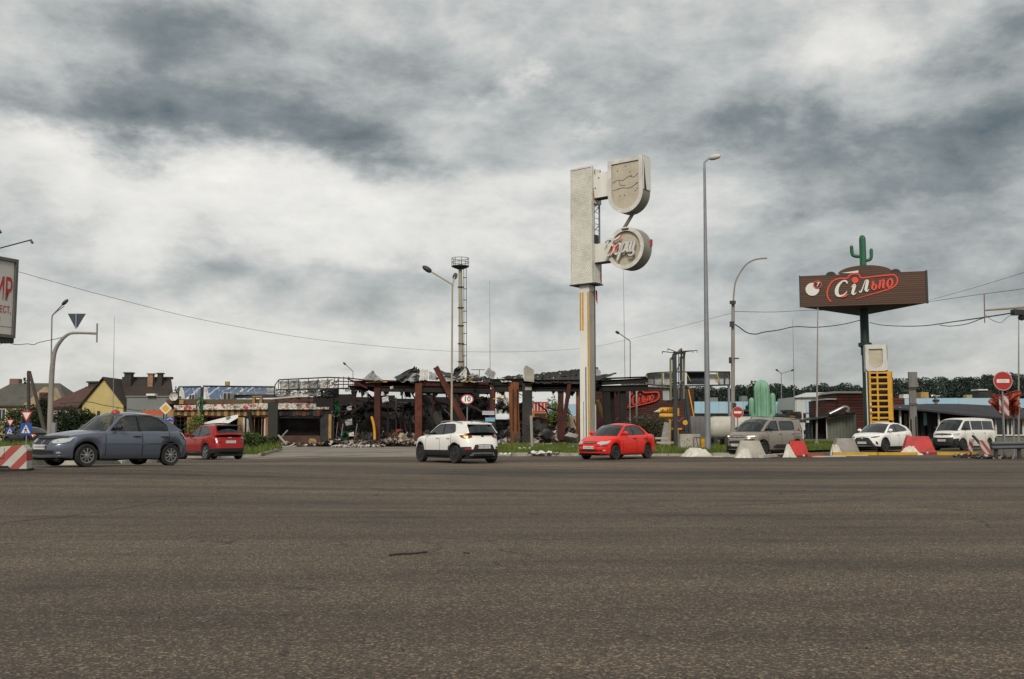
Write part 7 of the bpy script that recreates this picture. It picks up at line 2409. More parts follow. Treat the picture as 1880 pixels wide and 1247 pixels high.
# strut between the two
mb = MB()
mb.beam((3.9, 0, 16.2), (3.05, 0, 15.1), .14, .2)
mb.build('strut', M('strut_grey', '6e6a60', .7), py)
# round sign
RC, RZ, RR = 3.5, 13.65, 1.46
cy_ = lambda r_: [(p[0] + RC, p[1] + RZ) for p in circle(r_, 40)]
mb = MB()
mb.ring(cy_(RR), cy_(RR - .06), -.52, .56)
mb.build('disc_rim', PUNDER, py, smooth=40)
mb = MB()
mb.ring(cy_(RR), cy_(RR - .27), -.56, -.521)
mb.build('disc_frame', PEDGE, py, smooth=40)
mb = MB()
mb.prism(cy_(RR - .07), -.36, -.32)
df = mb.build('disc_face', TANB, py)
mb = MB()
mb.prism(cy_(RR - .07), .46, .5)
mb.build('disc_back', PSHADED, py)
bx_('frame_gap', DKM, (RC - .25, -.57, RZ + RR - .24), (RC + .3, -.562, RZ + RR - .1))
x = RC - 1.5
for i, ch in enumerate('Борщ'):
 mt = PEDGE
 o, adv = letter(ch, py, mt, x + (.0 if i == 0 else 0), RZ - .42 + i * .03, .70, .74, .3, -.74, -.60)
 o.name = 'script_letter'
 if ch == 'Б':
  # remains of the red lining on the first letter
  mb = MB()
  mb.ribbon([(x + .95, RZ + .55), (x + 1.2, RZ + .7), (x + 1.35, RZ + .95)], [.05, .09, .04], -.752, -.742)
  mb.ribbon([(x + .35, RZ - .45), (x + .55, RZ - .1), (x + .75, RZ + .3)], [.05, .1, .06], -.752, -.7425)
  mb.build('red_lining', NEON, o)
 if ch == 'о':
  mb = MB()
  mb.ribbon([(x + .12, RZ - .3), (x + .2, RZ + .05), (x + .42, RZ + .3)], [.06, .14, .06], -.762, -.752)
  mb.build('red_lining', NEON, o)
 x += adv * .98
mb = MB()
mb.beam((RC - 1.3, -.6, RZ - .2), (RC - 1.2, -.35, RZ - .2), .06, .06)
mb.beam((RC + 1.2, -.6, RZ), (RC + 1.1, -.35, RZ), .06, .06)
mb.build('letter_bracket', DKM, py)
bx_('broken_shard', SHARD, (RC + 1.462, .3, RZ + .1), (RC + 1.55, .5, RZ + .55))
# ================================================================== right side
# brown wall with the red lettering
YW = 88.0
p = W(1190, 790, YW)
t = thing('brick_wall_building', 'dark reddish building with rows of boards behind the red script lettering', 'building', (p.x, YW, 0))
part_box('wall', BRK_D, t, 1090, 713, 1275, 806, YW, 6)
part_box('wall_band', M('maroon_band', '4b2329', .85, hex2='3a1d22', var=.6), t, 1092, 765, 1273, 790, YW - .08, .08)
part_box('end_panel', M('dull_red_panel', '7b2a22', .7, hex2='5a211c', var=.6), t, 1226, 716, 1243, 736, YW - .1, .09)
for k in range(12):
 x = 1100 + k * 14.2
 mb = MB()
 mb.ribbon([(W(x, 0, YW).x, W(0, 766, YW).z), (W(x + 7, 0, YW).x, W(0, 774, YW).z), (W(x + 14, 0, YW).x, W(0, 766, YW).z)], .09, YW - .1, YW - .081)
 mb.build('zigzag_trim', M('trim_pinkish', '7c5558', .8), t, world=True)
SW = sc(YW)
lx = lambda px: W(px, 790, YW).x - p.x
lz = lambda py_: W(1190, py_, YW).z
logo = MB()
out_ = [(1152, 749), (1156, 741), (1157, 727), (1163, 722), (1170, 720), (1173, 717.5), (1180, 717.5), (1184, 721), (1206, 720), (1209.5, 723), (1209.5, 730), (1205, 735), (1190, 740), (1152, 749)]
Q = smooth_pts([(lx(a_), lz(c_), 0) for a_, c_ in out_], 4)
logo.ribbon([(q[0], q[1]) for q in Q], .11, -.22, -.15)
lo = logo.build('logo_outline', NEON, t)
x = lx(1160)
for i, ch in enumerate('Сільпо'):
 o, adv = letter(ch, t, NEON, x, lz(744 - i * 1.7), .47 if i < 2 else .38, .60 if i < 3 else .46, .25, -.26, -.16, rot=R(8))
 x += adv * .98
# brown sign carried by a green pole with a cactus on top
YC, TH = 85.0, R(-16)
p = W(1584, 790, YC)
t = thing('cactus_sign', 'brown plank sign with script lettering and a green cactus on top of a green pole', 'sign', (p.x, YC, 0), TH)
KX = sc(YC) * math.cos(TH)
Lx = lambda px: (px - 1584) / KX * .915 + .31
Lz = lambda py_: (790 - py_) / sc(YC) + 1.2
def plank_mat(key):
 m = bpy.data.materials.new(key)
 m.use_nodes = True
 n_ = NT(m.node_tree)
 co = n_.n('ShaderNodeTexCoord').outputs['Object']
 s = n_.n('ShaderNodeSeparateXYZ', Vector=co)
 row = n_.m('FRACT', n_.m('MULTIPLY', s.outputs[2], 5.5))
 idx = n_.m('FLOOR', n_.m('MULTIPLY', s.outputs[2], 5.5))
 wn = n_.n('ShaderNodeTexWhiteNoise', {'noise_dimensions': '1D'}, W=idx).outputs[0]
 gap = n_.m('LESS_THAN', row, .16)
 gr = n_.noise(n_.n('ShaderNodeMapping', Vector=co, Scale=(1.2, 1.2, 14)).outputs[0], 1.0, 5)
 col = n_.mix(n_.m('ADD', n_.m('MULTIPLY', wn, .5), n_.m('MULTIPLY', gr, .5)), C('3e281a'), C('593b27'))
 col = n_.mix(gap, col, C('20140e'))
 bs = n_.n('ShaderNodeBsdfPrincipled', Base_Color=col, Roughness=.7)
 n_.put(bs.inputs['Normal'], n_.n('ShaderNodeBump', Height=n_.m('SUBTRACT', 1.0, gap), Strength=.6, Distance=.02).outputs[0])
 n_.n('ShaderNodeOutputMaterial', Surface=bs.outputs[0])
 return m
PLANK = plank_mat('brown_planks')
zb, zt = Lz(560), Lz(501.5)
x0, x1 = Lx(1469), Lx(1699)
xm = (x0 + x1) / 2
DEEP = 8.5
mb = MB()   # three-sided body
A_, B_, C_ = (x0, 0), (x1, 0), (xm + .3, DEEP)
mb.add([(q[0], q[1], z_) for z_ in (zb, zt) for q in (A_, B_, C_)], [(0, 2, 1), (3, 4, 5), (1, 2, 5, 4), (2, 0, 3, 5)])
mb.build('body', M('sign_dark', '1b1a1c', .7, hex2='2a2322', var=.5), t)
mb = MB()
hump = [(x0, zb), (x1, zb), (x1, zt), (Lx(1636), zt)] + [(Lx(1590) + Lx(1636) * 0 + 46 / KX * math.cos(a_), zt + .72 * math.sin(a_)) for a_ in lin(0, math.pi, 16)][1:-1] + [(Lx(1544), zt), (x0, zt)]
mb.prism(hump, -.14, -.004)
board = mb.build('plank_board', PLANK, t)
for (xc, r_) in ((1527, .42), (1646, .42)):
 mb = MB()
 mb.prism([(Lx(xc) + r_ * math.cos(a_), zt + r_ * .75 * math.sin(a_)) for a_ in lin(0, math.pi, 12)], .05, .25)
 mb.build('hump', M('sign_dark2', '2a1f1b', .7), t)
mb = MB()
mb.box2((x1 - .001, -.2, zb - .02), (x1 + .16, .1, zt + .06))
mb.build('edge_trim', M('edge_navy', '1a1d26', .6), t)
mb = MB()
mb.box2((x0 - .1, -.2, zb - .02), (x0 - .002, .1, zt + .04))
mb.build('edge_trim', M('edge_navy', '1a1d26', .6), t)
# emblem with the number
mb = MB()
mb.prism([(p_[0] + Lx(1491.5), p_[1] + Lz(527.5)) for p_ in circle(.57, 28)], -.22, -.142)
mb.build('white_disc', SIGN_WHT, t)
mb = MB()
mb.prism([(p_[0] + Lx(1501.5), p_[1] + Lz(519)) for p_ in circle(.34, 22)], -.26, -.222)
dk = mb.build('small_disc', M('disc_dark', '2a1a16', .6), t)
mb = MB()
mb.ring([(p_[0] + Lx(1501.5), p_[1] + Lz(519)) for p_ in circle(.36, 22)], [(p_[0] + Lx(1501.5), p_[1] + Lz(519)) for p_ in circle(.29, 22)], -.28, -.262)
mb.build('red_ring', NEON, dk)
text_mesh('7', .5, .004, 'numeral', SIGN_WHT, dk, (Lx(1501.8), -.27, Lz(519)), bold=.012, shear=.1)
# outline and letters
out_ = [(1526, 552), (1520.5, 545), (1519, 535), (1523, 522), (1531, 513), (1543, 509), (1553, 509.5), (1558, 508), (1562, 503.5), (1568, 501.5), (1575, 501.8), (1580, 505), (1583, 509.5), (1600, 508.5), (1636, 506), (1644, 507.5), (1648, 513), (1648, 520), (1643, 527), (1630, 533), (1600, 541), (1571, 548)]
Q = smooth_pts([(Lx(a_), Lz(c_), 0) for a_, c_ in out_], 4)
mb = MB()
mb.ribbon([(q[0], q[1]) for q in Q], [.11 * min(1, .3 + (len(Q) - i) / 14) for i in range(len(Q))], -.20, -.142)
mb.build('logo_outline', NEON, t)
pos = [(1533.5, 543.5, .92, .86), (1563.5, 541, .86, .84), (1580, 536.5, .82, .92), (1600, 533, .66, .72), (1613.5, 531.5, .66, .72), (1628.5, 529.5, .66, .72)]
for i, (ch, (px, py_, sx_, sz_)) in enumerate(zip('Сільпо', pos)):
 o, adv = letter(ch, t, SIGN_WHT if i < 3 else NEON, Lx(px), Lz(py_), sx_, sz_, .22, -.24, -.15, rot=R(6))
 if i < 2:
  mb = MB()
  if i == 0:
   mb.ribbon([(Lx(1545), Lz(544)), (Lx(1552), Lz(542.5)), (Lx(1558), Lz(539))], [.1, .18, .06], -.262, -.243)
  else:
   mb.prism([(q[0] + Lx(1571.5), q[1] + Lz(513.5)) for q in circle(.27, 18)], -.262, -.143)
  mb.build('red_lining', NEON, o)
part_ = MB()
part_.prism([(Lx(1546), Lz(499)), (Lx(1578), Lz(495.5)), (Lx(1578), Lz(499.5)), (Lx(1560), Lz(499.7))], -.19, -.142)
part_.build('white_torn_strip', SIGN_WHT, t)
CGRN = M('cactus_green', '1f5d3c', .6, hex2='17432f', var=.6, scale=1.2)
CDK = M('pole_green', '15332b', .6, hex2='0f2620', var=.5, scale=1.2)
def cactus_body(mb, pts, r, n=24, ribs=8, dep=.1):
 P = smooth_pts(pts, 5)
 P = P[:-4] + [P[-5].lerp(pts[-1] if isinstance(pts[-1], Vector) else Vector(pts[-1]), k / 8) for k in range(1, 9)]
 o = len(mb.v)
 m_ = len(P)
 tot = m_ - 1
 L_ = [0.0]
 for q0, q1 in zip(P[::-1], P[::-1][1:]):
  L_.append(L_[-1] + (q1 - q0).length)
 L_ = L_[::-1]
 rs_ = [r * math.sqrt(max(.004, 1 - max(0, 1 - d_ / (1.25 * r)) ** 2)) for d_ in L_]
 mb.tube(P, rs_, n)
 for i in range(m_):
  for k in range(n):
   v = Vector(mb.v[o + i * n + k])
   f = 1 - dep * (.5 + .5 * math.cos(2 * math.pi * k / n * ribs))
   mb.v[o + i * n + k] = tuple(Vector(P[i]) + (v - Vector(P[i])) * f)
 return mb
cx_ = Lx(1588)
mb = cactus_body(MB(), [(cx_, .6, zt - .2), (cx_, .6, zt + 1.8), (cx_, .6, Lz(432)), (cx_, .6, Lz(426.5))], .29, ribs=7, dep=.18)
cac = mb.build('cactus', CGRN, t, smooth=45)
mb = cactus_body(MB(), [(cx_, .6, Lz(467)), (cx_ - .6, .55, Lz(466)), (cx_ - .85, .55, Lz(462)), (cx_ - .9, .55, Lz(450)), (cx_ - .9, .55, Lz(445))], .155, 14, 5)
mb.build('cactus_arm', CGRN, cac, smooth=45)
mb = cactus_body(MB(), [(cx_, .6, Lz(474)), (cx_ + .45, .65, Lz(474)), (cx_ + .68, .65, Lz(470)), (cx_ + .72, .65, Lz(458)), (cx_ + .72, .65, Lz(452))], .145, 14, 5)
mb.build('cactus_arm', CGRN, cac, smooth=45)
mb = MB()
PXX = Lx(1588) + .12
mb.tube([(PXX, 3.2, Lz(628) - .9), (PXX, 3.2, zb)], .37, 14)
mb.tube([(PXX, 3.2, -.2), (PXX, 3.2, Lz(628) - .9)], .30, 14)
mb.build('pole', CDK, t, smooth=50)
mb = MB()
mb.lathe([(.37, Lz(633)), (.56, Lz(631)), (.58, Lz(625)), (.37, Lz(623))], 14, (PXX, 3.2, 0))
mb.build('pole_collar', CDK, t, smooth=50)
# ------------------------------------------------------------------ station canopy with rounded light boxes
YK = 78.0
p = W(1265, 790, YK)
t = thing('station_canopy', 'wrecked filling station canopy with silver rounded light boxes and dark frame', 'canopy', (p.x, YK, 0))
SILV = M('canopy_silver', 'a9aba9', .5, metal=.1, hex2='6d6e6d', var=.8, scale=.8)
NAVY = M('navy_panel', '1c2329', .6, hex2='272d30', var=.6, scale=.8, stretch=(8, 1, 1))
def trough(x0, x1, y0, y1, mat, name, dish=.5, Y=YK):
 P_ = []
 for i in range(9):
  u = i / 8
  row = []
  for j in range(9):
   v = j / 8
   row.append(W(x0 + (x1 - x0) * u, y0 + (y1 - y0) * v, Y + dish * math.sin(math.pi * v) + .03 * math.sin(u * 17 + v * 5)))
  P_.append(row)
 mb = MB()
 mb.grid(P_)
 return mb.build(name, mat, t, world=True, smooth=60)
for (x0, x1, y0, y1, mt, ds) in [(1140, 1158, 699, 712, WHT, -.2), (1159, 1185, 697.5, 713, SILV, -.2), (1187, 1218, 685.5, 707, SILV, -.2), (1219, 1241, 685, 707, SILV, -.2), (1261, 1295, 683.5, 706, NAVY, .1), (1301, 1318, 687, 705, WHT, -.3), (1318, 1339, 684, 706, SILV, -.2)]:
 trough(x0, x1, y0, y1, mt, 'light_box')
for pts_, r_, mt in [([(1186, 697, YK - .1), (1188, 690, YK - .1), (1193, 685.5, YK - .1), (1235, 683, YK - .1)], .05, DKM), ([(1235, 683, YK - .1), (1340, 683, YK - .1)], .06, DKM), ([(1186, 697, YK - .1), (1188, 706, YK - .1), (1240, 708.5, YK - .1), (1290, 708, YK - .1), (1340, 707, YK - .1)], .06, DKM),
 ([(1100, 695.5, YK + .1), (1186, 692.5, YK + .1)], .07, CHAR), ([(1130, 712.5, YK), (1250, 712.5, YK)], .06, DKM), ([(1340, 683, YK), (1340, 707, YK)], .05, DKM),
 ([(1219, 684, YK - .15), (1216, 690, YK - .2), (1216, 702, YK - .2), (1219, 708, YK - .15)], .05, M('hoop_yellow', '9c8c4a', .6)), ([(1186, 688, YK - .15), (1189, 698, YK - .2), (1186, 707, YK - .15)], .06, M('hoop_yellow', '9c8c4a', .6)),
 ([(1315, 684, YK - .15), (1319, 694, YK - .25), (1322, 706, YK - .15)], .05, M('hoop_yellow', '9c8c4a', .6)), ([(1331, 684, YK - .1), (1330, 706, YK - .1)], .06, DKM), ([(1201, 690, YK - .1), (1201, 707, YK - .1)], .04, DKM), ([(1192, 690, YK - .1), (1200, 696, YK - .1)], .03, DKM),
 ([(1159, 697, YK - .05), (1157, 712, YK - .05)], .04, DKM), ([(1185, 697, YK - .05), (1184, 712, YK - .05)], .04, DKM), ([(1261, 687, YK - .1), (1268, 700, YK - .1)], .04, M('hoop_yellow', '9c8c4a', .6))]:
 mb = MB()
 P_ = smooth_pts([W(*q) for q in pts_], 4) if len(pts_) > 2 else [W(*q) for q in pts_]
 mb.tube(P_, r_, 6)
 mb.build('frame_tube', mt, t, world=True, smooth=50)
part_box('soffit_strip', WHT, t, 1180, 709.5, 1245, 711.8, YK + .2, .6)
part_box('soffit', CHAR, t, 1090, 697, 1190, 699, YK + .3, 5)
for (x0, x1, y0, mt) in [(1257, 1262.5, 708, NAVY), (1168, 1170.5, 712, WHT), (1156, 1158, 712, WHT), (1338, 1341, 708, GALV)]:
 part_box('support', mt, t, x0, y0, x1, 812, YK + .1, .3)
part_beam('brace', DKM, t, (1259, 715, YK), (1269, 808, YK), .18, .18)
part_beam('brace', YEL, t, (1264, 715, YK), (1274, 765, YK), .08, .08)
part_box('dark_mass', CHAR, t, 1226, 712, 1240, 738, YK + .3, .4)
part_box('white_scrap', SILV, t, 1217, 714, 1229, 735, YK + .2, .1)
# billboard frame seen edge on
YF = 66.0
p = W(1240, 790, YF)
t = thing('billboard', 'black steel billboard frame seen edge on with lamp arms', 'billboard', (p.x, YF, 0))
part_box('post', DKM, t, 1236.5, 650, 1243.5, 818, YF, .3)
part_box('post', NAVY, t, 1249, 655, 1252, 735, YF + 1.5, .2)
for (a_, c_, w_, mt) in [((1231, 660, YF), (1231.5, 735, YF), .12, M('frame_olive', '6d6844', .7)), ((1231, 660, YF), (1251, 641, YF + 3), .12, M('frame_olive', '6d6844', .7)), ((1256, 648, YF + 3), (1255, 735, YF + 3), .14, M('frame_olive', '6d6844', .7)), ((1238, 648, YF), (1257, 648.5, YF + 3), .15, DKM),
 ((1251, 641, YF + 3), (1251, 735, YF + 3), .12, DKM), ((1246, 650, YF + 2), (1246, 735, YF + 2), .06, GALV), ((1234, 700, YF), (1254, 655, YF + 2.5), .05, DKM), ((1232, 735, YF), (1256, 735, YF + 3), .18, DKM), ((1251, 698, YF + 1), (1233, 735, YF + .2), .05, GALV), ((1231, 705, YF), (1255, 702, YF + 3), .1, DKM)]:
 part_beam('frame_bar', mt, t, a_, c_, w_, w_)
for (a_, c_) in [((1240, 648, YF), (1216, 645.5, YF - .6)), ((1241, 646, YF + 1), (1226, 640.5, YF + .4)), ((1250, 647, YF + 2), (1280, 643.5, YF + 1.4)), ((1252, 645, YF + 2), (1272, 644, YF + 2.2))]:
 mb = MB()
 e = W(*c_)
 mb.tube([W(*a_), e, e - Vector((0, 0, .15))], .03, 5)
 mb.build('lamp_arm', DKM, t, world=True)
# yellow wreck pieces
YY = 67.0
p = W(1228, 790, YY)
t = thing('pencil_sign', 'yellow pencil shaped sign with a white tip on a black post', 'sign', (p.x, YY, 0))
for (y0, y1, mt) in [(748, 758, YEL), (758.6, 768, YEL)]:
 a_, c_ = W(1213, y0, YY), W(1236, y1, YY)
 mb = MB()
 zc, r_ = (a_.z + c_.z) / 2, (a_.z - c_.z) / 2
 mb.tube([(a_.x - .1, YY, zc), (a_.x + .12, YY, zc), (c_.x, YY, zc)], [r_ * .75, r_, r_], 12)
 mb.build('barrel', mt, t, world=True, smooth=50)
a_ = W(1213, 755, YY)
mb = MB()
mb.tube([(a_.x - .05, YY, a_.z), (a_.x - .45, YY, a_.z - .05)], [.16, .02], 10)
mb.build('tip', WHT, t, world=True, smooth=50)
for (x0, y0, x1, y1) in [(1216, 751.5, 1218, 754.5), (1225, 750, 1226, 754), (1229, 750, 1230, 753)]:
 part_box('mark', INK, t, x0, y0, x1, y1, YY - .22, .03)
for (x0, x1) in ((1222, 1224), (1228, 1230)):
 part_box('mark', WHT, t, x0, 762, x1, 765, YY - .2, .03)
part_box('bracket', YEL, t, 1236, 759, 1247, 764, YY, .15)
part_box('bracket', YEL, t, 1243, 749, 1247, 759, YY + .02, .1)
mb = MB()
mb.tube([W(1230, 766, YY + .1), W(1230, 818, YY + .1)], .08, 8)
mb.build('post', YEL, t, world=True)
mb = MB()
mb.prism([(q[0] + W(1246, 0, YY).x, q[1] + W(0, 776, YY).z) for q in circle(.17, 16)], YY, YY + .08)
mb.build('disc', YEL, t, world=True)
part_box('lower_frame', YEL, t, 1233, 786, 1252, 789, YY + .3, .1)
part_box('lower_frame', YEL, t, 1243, 789, 1246, 818, YY + .3, .1)
p = W(1220, 808, 66)
mb = MB()
mb.prism([(-.30, -.1), (.36, -.1), (.45, 1.55), (.05, 1.65)], 0, .2)
o = mb.build('concrete_slab', CONC)
o.location = (p.x, 66.2, .1)
tag(o, 'grey concrete slab leaning under the yellow pencil sign', 'slab')
for (x0, y0, x1, y1, lab) in [(1203, 803, 1226, 806.5, 'upper pale concrete slab lying right of the red sedan'), (1206, 811, 1237, 814.5, 'lower pale concrete slab lying right of the red sedan')]:
 a_, c_ = W(x0, y0, 64), W(x1, y1, 64)
 mb = MB()
 mb.box2((0, 0, 0), (c_.x - a_.x, .5, a_.z - c_.z))
 o = mb.build('concrete_slab', CONC_L)
 o.location = (a_.x, 64, c_.z)
 tag(o, lab, 'slab')
# concrete block, trestle, yellow drum, wall behind
p = ground_at(1267, 56)
a_, c_ = W(1249, 797, 56), W(1286, 818, 56)
t = thing('concrete_block', 'pale perforated concrete block on the grass left of the tall lamp', 'concrete block', (p.x, 56, 0))
mb = MB()
mb.box2((a_.x, 56, .0), (c_.x, 56.8, a_.z))
mb.build('block', CONC_L, t, world=True)
for k in range(14):
 x, z_ = rnd.uniform(a_.x + .1, c_.x - .1), rnd.uniform(.3, a_.z - .1)
 mb = MB()
 mb.box((x, 55.995, z_), (.04, .012, .04))
 mb.build('hole', DKM, t, world=True)
p = ground_at(1290, 57)
t = thing('drum', 'yellow drum standing between the concrete block and tall lamp', 'drum', p)
mb = MB()
mb.lathe([(.001, .0), (.2, 0), (.21, .3), (.2, .32), (.21, .34), (.2, .72), (.001, .73)], 14)
mb.build('barrel', YEL, t, smooth=40)
mb = MB()
mb.lathe([(.21, .73), (.21, .76), (.18, .77), (.001, .765)], 14)
mb.build('lid', M('drum_lid', '8a6a1e', .6), t, smooth=40)
p = ground_at(1278, 46.2)
t = thing('trestle', 'thin black metal trestle standing over the white sack', 'trestle', p)
for q in [((-.12, 0, 0), (-.1, .1, .85)), ((.18, 0, 0), (.02, .1, .85)), ((-.1, .1, .85), (.2, .15, .87)), ((.2, .15, .87), (.22, .3, 0))]:
 mb = MB()
 mb.tube(q, .018, 6)
 mb.build('leg', DKM, t)
p = W(1300, 790, 84)
t = thing('corrugated_fence', 'grey corrugated fence behind the tall lamp foot', 'fence', (p.x, 84, 0))
for k in range(16):
 x0 = 1268 + k * 4.6
 part_box('fence_panel', M('fence_grey', '74736f', .7, hex2='5b5a57', var=.7, scale=1), t, x0, 764 + (k % 3) * .4, x0 + 4.45, 808, 84 + .06 * (k % 2), .06)
# white tank
YT = 68.0
p = W(1355, 790, YT)
t = thing('fuel_tank', 'big white cylindrical tank lying behind the utility pole', 'tank', (p.x, YT, 0))
a_, c_ = W(1303, 786, YT), W(1420, 786, YT)
r_ = 21.5 / sc(YT)
mb = MB()
L_ = c_.x - a_.x
mb.tube([(a_.x, YT + .8, a_.z), (a_.x + .05, YT + .8, a_.z), (a_.x + .18, YT + .82, a_.z), (a_.x + .4, YT + .85, a_.z), (a_.x + .7, YT + .9, a_.z), (c_.x - .5, YT + 1.6, a_.z), (c_.x - .1, YT + 1.7, a_.z), (c_.x, YT + 1.7, a_.z)],
  [r_ * .3, r_ * .6, r_ * .85, r_ * .97, r_, r_, r_ * .8, r_ * .3], 24)
mb.build('shell', M('tank_white', 'bbb7aa', .55, hex2='8f8a7c', var=.8, scale=.7), t, world=True, smooth=50)
mb = MB()
mb.prism([(q[0] + a_.x + .38, q[1] + a_.z - .12) for q in circle(.2, 14)], YT + .22, YT + .3)
mb.build('emblem', M('emblem_ochre', '8d7a45', .6), t, world=True)
for x in (a_.x + .5, a_.x + 1.2, c_.x - .8):
 mb = MB()
 mb.box2((x - .12, YT + .4, 0), (x + .12, YT + 1.9, a_.z - r_ * .55))
 mb.build('saddle', DKM, t, world=True)
# concrete utility pole with curved lamp arm
lamp_post('utility_pole', 'concrete utility pole topped by a thin curved lamp arm', 1344.5, 59, 1346, 556, .135, .10,
 [([(1346.5, 560, 59), (1347, 545, 59), (1350, 520, 59), (1358, 502, 59), (1371, 485, 59), (1387, 476.5, 59), (1408, 474, 59)], .05)], CPOLE, None)
up = [o for o in COL.objects if o.name.startswith('utility_pole')][-1]
for (x0, y0, x1, y1, mt) in [(1339.5, 656, 1343.5, 667, INK), (1341, 590, 1348, 600, DKM), (1349, 657, 1357, 659, RUST_L), (1341, 552, 1351, 558, DKM), (1346, 740, 1352, 752, DKM)]:
 part_box('fitting', mt, up, x0, y0, x1, y1, 58.7, .2)
def no_entry(px, py_, Y, dia, label, lines=False):
 g = ground_at(px, Y)
 t = thing('road_sign', label, 'road sign', g, 0, group='no entry signs')
 zc = (790 - py_) / sc(Y) + 1.2 - g.z
 post_part(t, 0, .06, -.1, zc, .035, GALV)
 mb = MB()
 mb.prism([(q[0], q[1] + zc) for q in circle(dia / 2, 32)], -.02, .02)
 d = mb.build('disc', SIGN_RED, t)
 mb = MB()
 mb.ring([(q[0], q[1] + zc) for q in circle(dia / 2 + .004, 32)], [(q[0], q[1] + zc) for q in circle(dia / 2 * .94, 32)], -.028, -.021)
 mb.build('rim', M('rim_pale', 'b39a94', .5), d)
 mb = MB()
 mb.box2((-dia * .33, -.03, zc - dia * .095), (dia * .33, -.021, zc + dia * .095))
 b_ = mb.build('white_bar', SIGN_WHT, d)
 if lines:
  mb = MB()
  for k in range(6):
   mb.ribbon([(-dia * .2 + k * dia * .07, zc - .025), (-dia * .2 + k * dia * .07 + .02, zc + .03)], .014, -.036, -.031)
  mb.build('scrawl', M('scrawl_grey', '6d6a66', .8), b_)
 return t
no_entry(1355, 757.5, 56, .64, 'smaller round no entry sign in front of the white tank')
no_entry(1845, 700, 43, .82, 'larger round no entry sign above the striped board', True)
# green cactus statue
YG = 80.0
p = W(1400, 790, YG)
t = thing('cactus_statue', 'big pale green cactus statue with two short arms', 'statue', (p.x, YG, 0))
CST = M('cactus_paint', '82a88f', .6, hex2='4a7a5e', var=.8, scale=1.1, stretch=(1, 1, .5))
zg = lambda y: W(1400, y, YG).z
mb = cactus_body(MB(), [(0, 0, -.1), (0, 0, 1.5), (0, 0, zg(725)), (0, 0, zg(706)), (0, 0, zg(697.5))], .62, 44, 12, .2)
mb.build('trunk', CST, t, smooth=50)
for s_, ytop, dx_ in ((-1, 730, .82), (1, 721.5, .86)):
 mb = cactus_body(MB(), [(0, 0, zg(768)), (s_ * dx_ * .7, 0, zg(767)), (s_ * dx_, 0, zg(760)), (s_ * dx_, 0, zg(745)), (s_ * dx_, 0, zg(ytop + 3)), (s_ * dx_, 0, zg(ytop))], .24, 24, 8, .13)
 mb.build('arm', CST, t, smooth=50)
# ------------------------------------------------------------------ buildings behind on the right
def shed(name, label, Y, parts, depth=8):
 p = W((parts[0][2] + parts[0][4]) / 2, 790, Y)
 t = thing(name, label, 'building', (p.x, Y, 0))
 for (nm, mt, x0, y0, x1, y1, dy, d) in parts:
  part_box(nm, mt, t, x0, y0, x1, y1, Y + dy, d)
 return t
PBLUE = M('pale_blue_panel', '98b0bb', .6, hex2='8098a4', var=.5, scale=.25)
PBLUE2 = M('pale_blue_panel_b', '8fb0c0', .6, hex2='7b9aa9', var=.5, scale=.25)
WHITEP = M('white_panel', 'b3b6b3', .6, hex2='93958f', var=.5, scale=.3)
pr = []
x = 1275.0
k = 0
while x < 1535:
 wd = 13 + (k % 3) * 2
 pr.append(('wall_panel', PBLUE if k % 2 else PBLUE2, x, 737.5, x + wd - .25, 759, 0, .3))
 x += wd
 k += 1
pr += [('wall', PBLUE2, 1275, 738.5, 1536, 760, .31, 10), ('plinth', CHAR, 1275, 759.2, 1536, 768, -.25, 2), ('plinth_wall', M('plinth_grey', '5b5a55', .8), 1275, 768, 1536, 797, .2, 8),
 ('roof_unit', M('roof_unit_grey', '6b6c69', .7), 1362, 727, 1385, 737.5, 3, 2), ('roof_unit', M('roof_unit_grey', '6b6c69', .7), 1300, 730, 1318, 737.5, 4, 2), ('roof_unit', CHAR2, 1284, 732, 1292, 737.5, 2, 1)]
shed('retail_building', 'long low pale blue building behind the cactus statue', 150, pr)
p = W(1500, 790, 140)
t = thing('warehouse', 'white shed with low pitched roof under the brown sign', 'building', (p.x, 140, 0))
part_box('wall', WHITEP, t, 1460, 729, 1535, 790, 140, 9)
mb = MB()
q = [W(1458, 730, 139.5), W(1480, 723, 145), W(1533, 722, 145), W(1537, 728.5, 139.5)]
mb.add(q + [v + Vector((0, 0, .15)) for v in q], [(0, 1, 2, 3), (4, 5, 6, 7), (0, 1, 5, 4), (1, 2, 6, 5), (2, 3, 7, 6), (3, 0, 4, 7)])
mb.build('roof', M('roof_pale', 'b9b9b4', .5), t, world=True)
for x in (1471, 1511):
 part_box('floodlight', DKM, t, x, 729, x + 2, 730.5, 139.4, .2)
for k in range(4):
 part_box('wall_panel', PBLUE if k % 2 else WHITEP, t, 1462 + k * 18, 734, 1479.5 + k * 18, 758, 139.8, .15)
BRK_P = bricks('brown_red_rows', '6a2f22', '52261d', '2d1c18', 2.2, .27, .05, var=.3)
shed('brick_shed', 'stepped dark red shed with pale roof edge left of the yellow frame', 96, [
 ('wall', BRK_P, 1538, 722, 1586, 805, 0, 6), ('wall', BRK_P, 1519.5, 734, 1537.8, 805, .1, 6), ('roof_edge', M('roof_pale', 'b9b9b4', .5), 1532, 718.5, 1582, 722, -.3, 5), ('roof_edge', M('roof_pale', 'b9b9b4', .5), 1517, 731.5, 1536, 734, -.2, 5),
 ('wall', BRK_P, 1628, 731, 1662, 800, .3, 6), ('wall', M('maroon', '4e2522', .8), 1612, 718, 1640, 731, .5, 5)])
p = W(1530, 790, 76)
t = thing('carport', 'black lean-to roof over a grey board wall behind the second concrete block', 'building', (p.x, 76, 0))
mb = MB()
q = [W(1466, 775, 75.5), W(1570, 757.5, 75.5), W(1570, 760, 79), W(1466, 772, 79)]
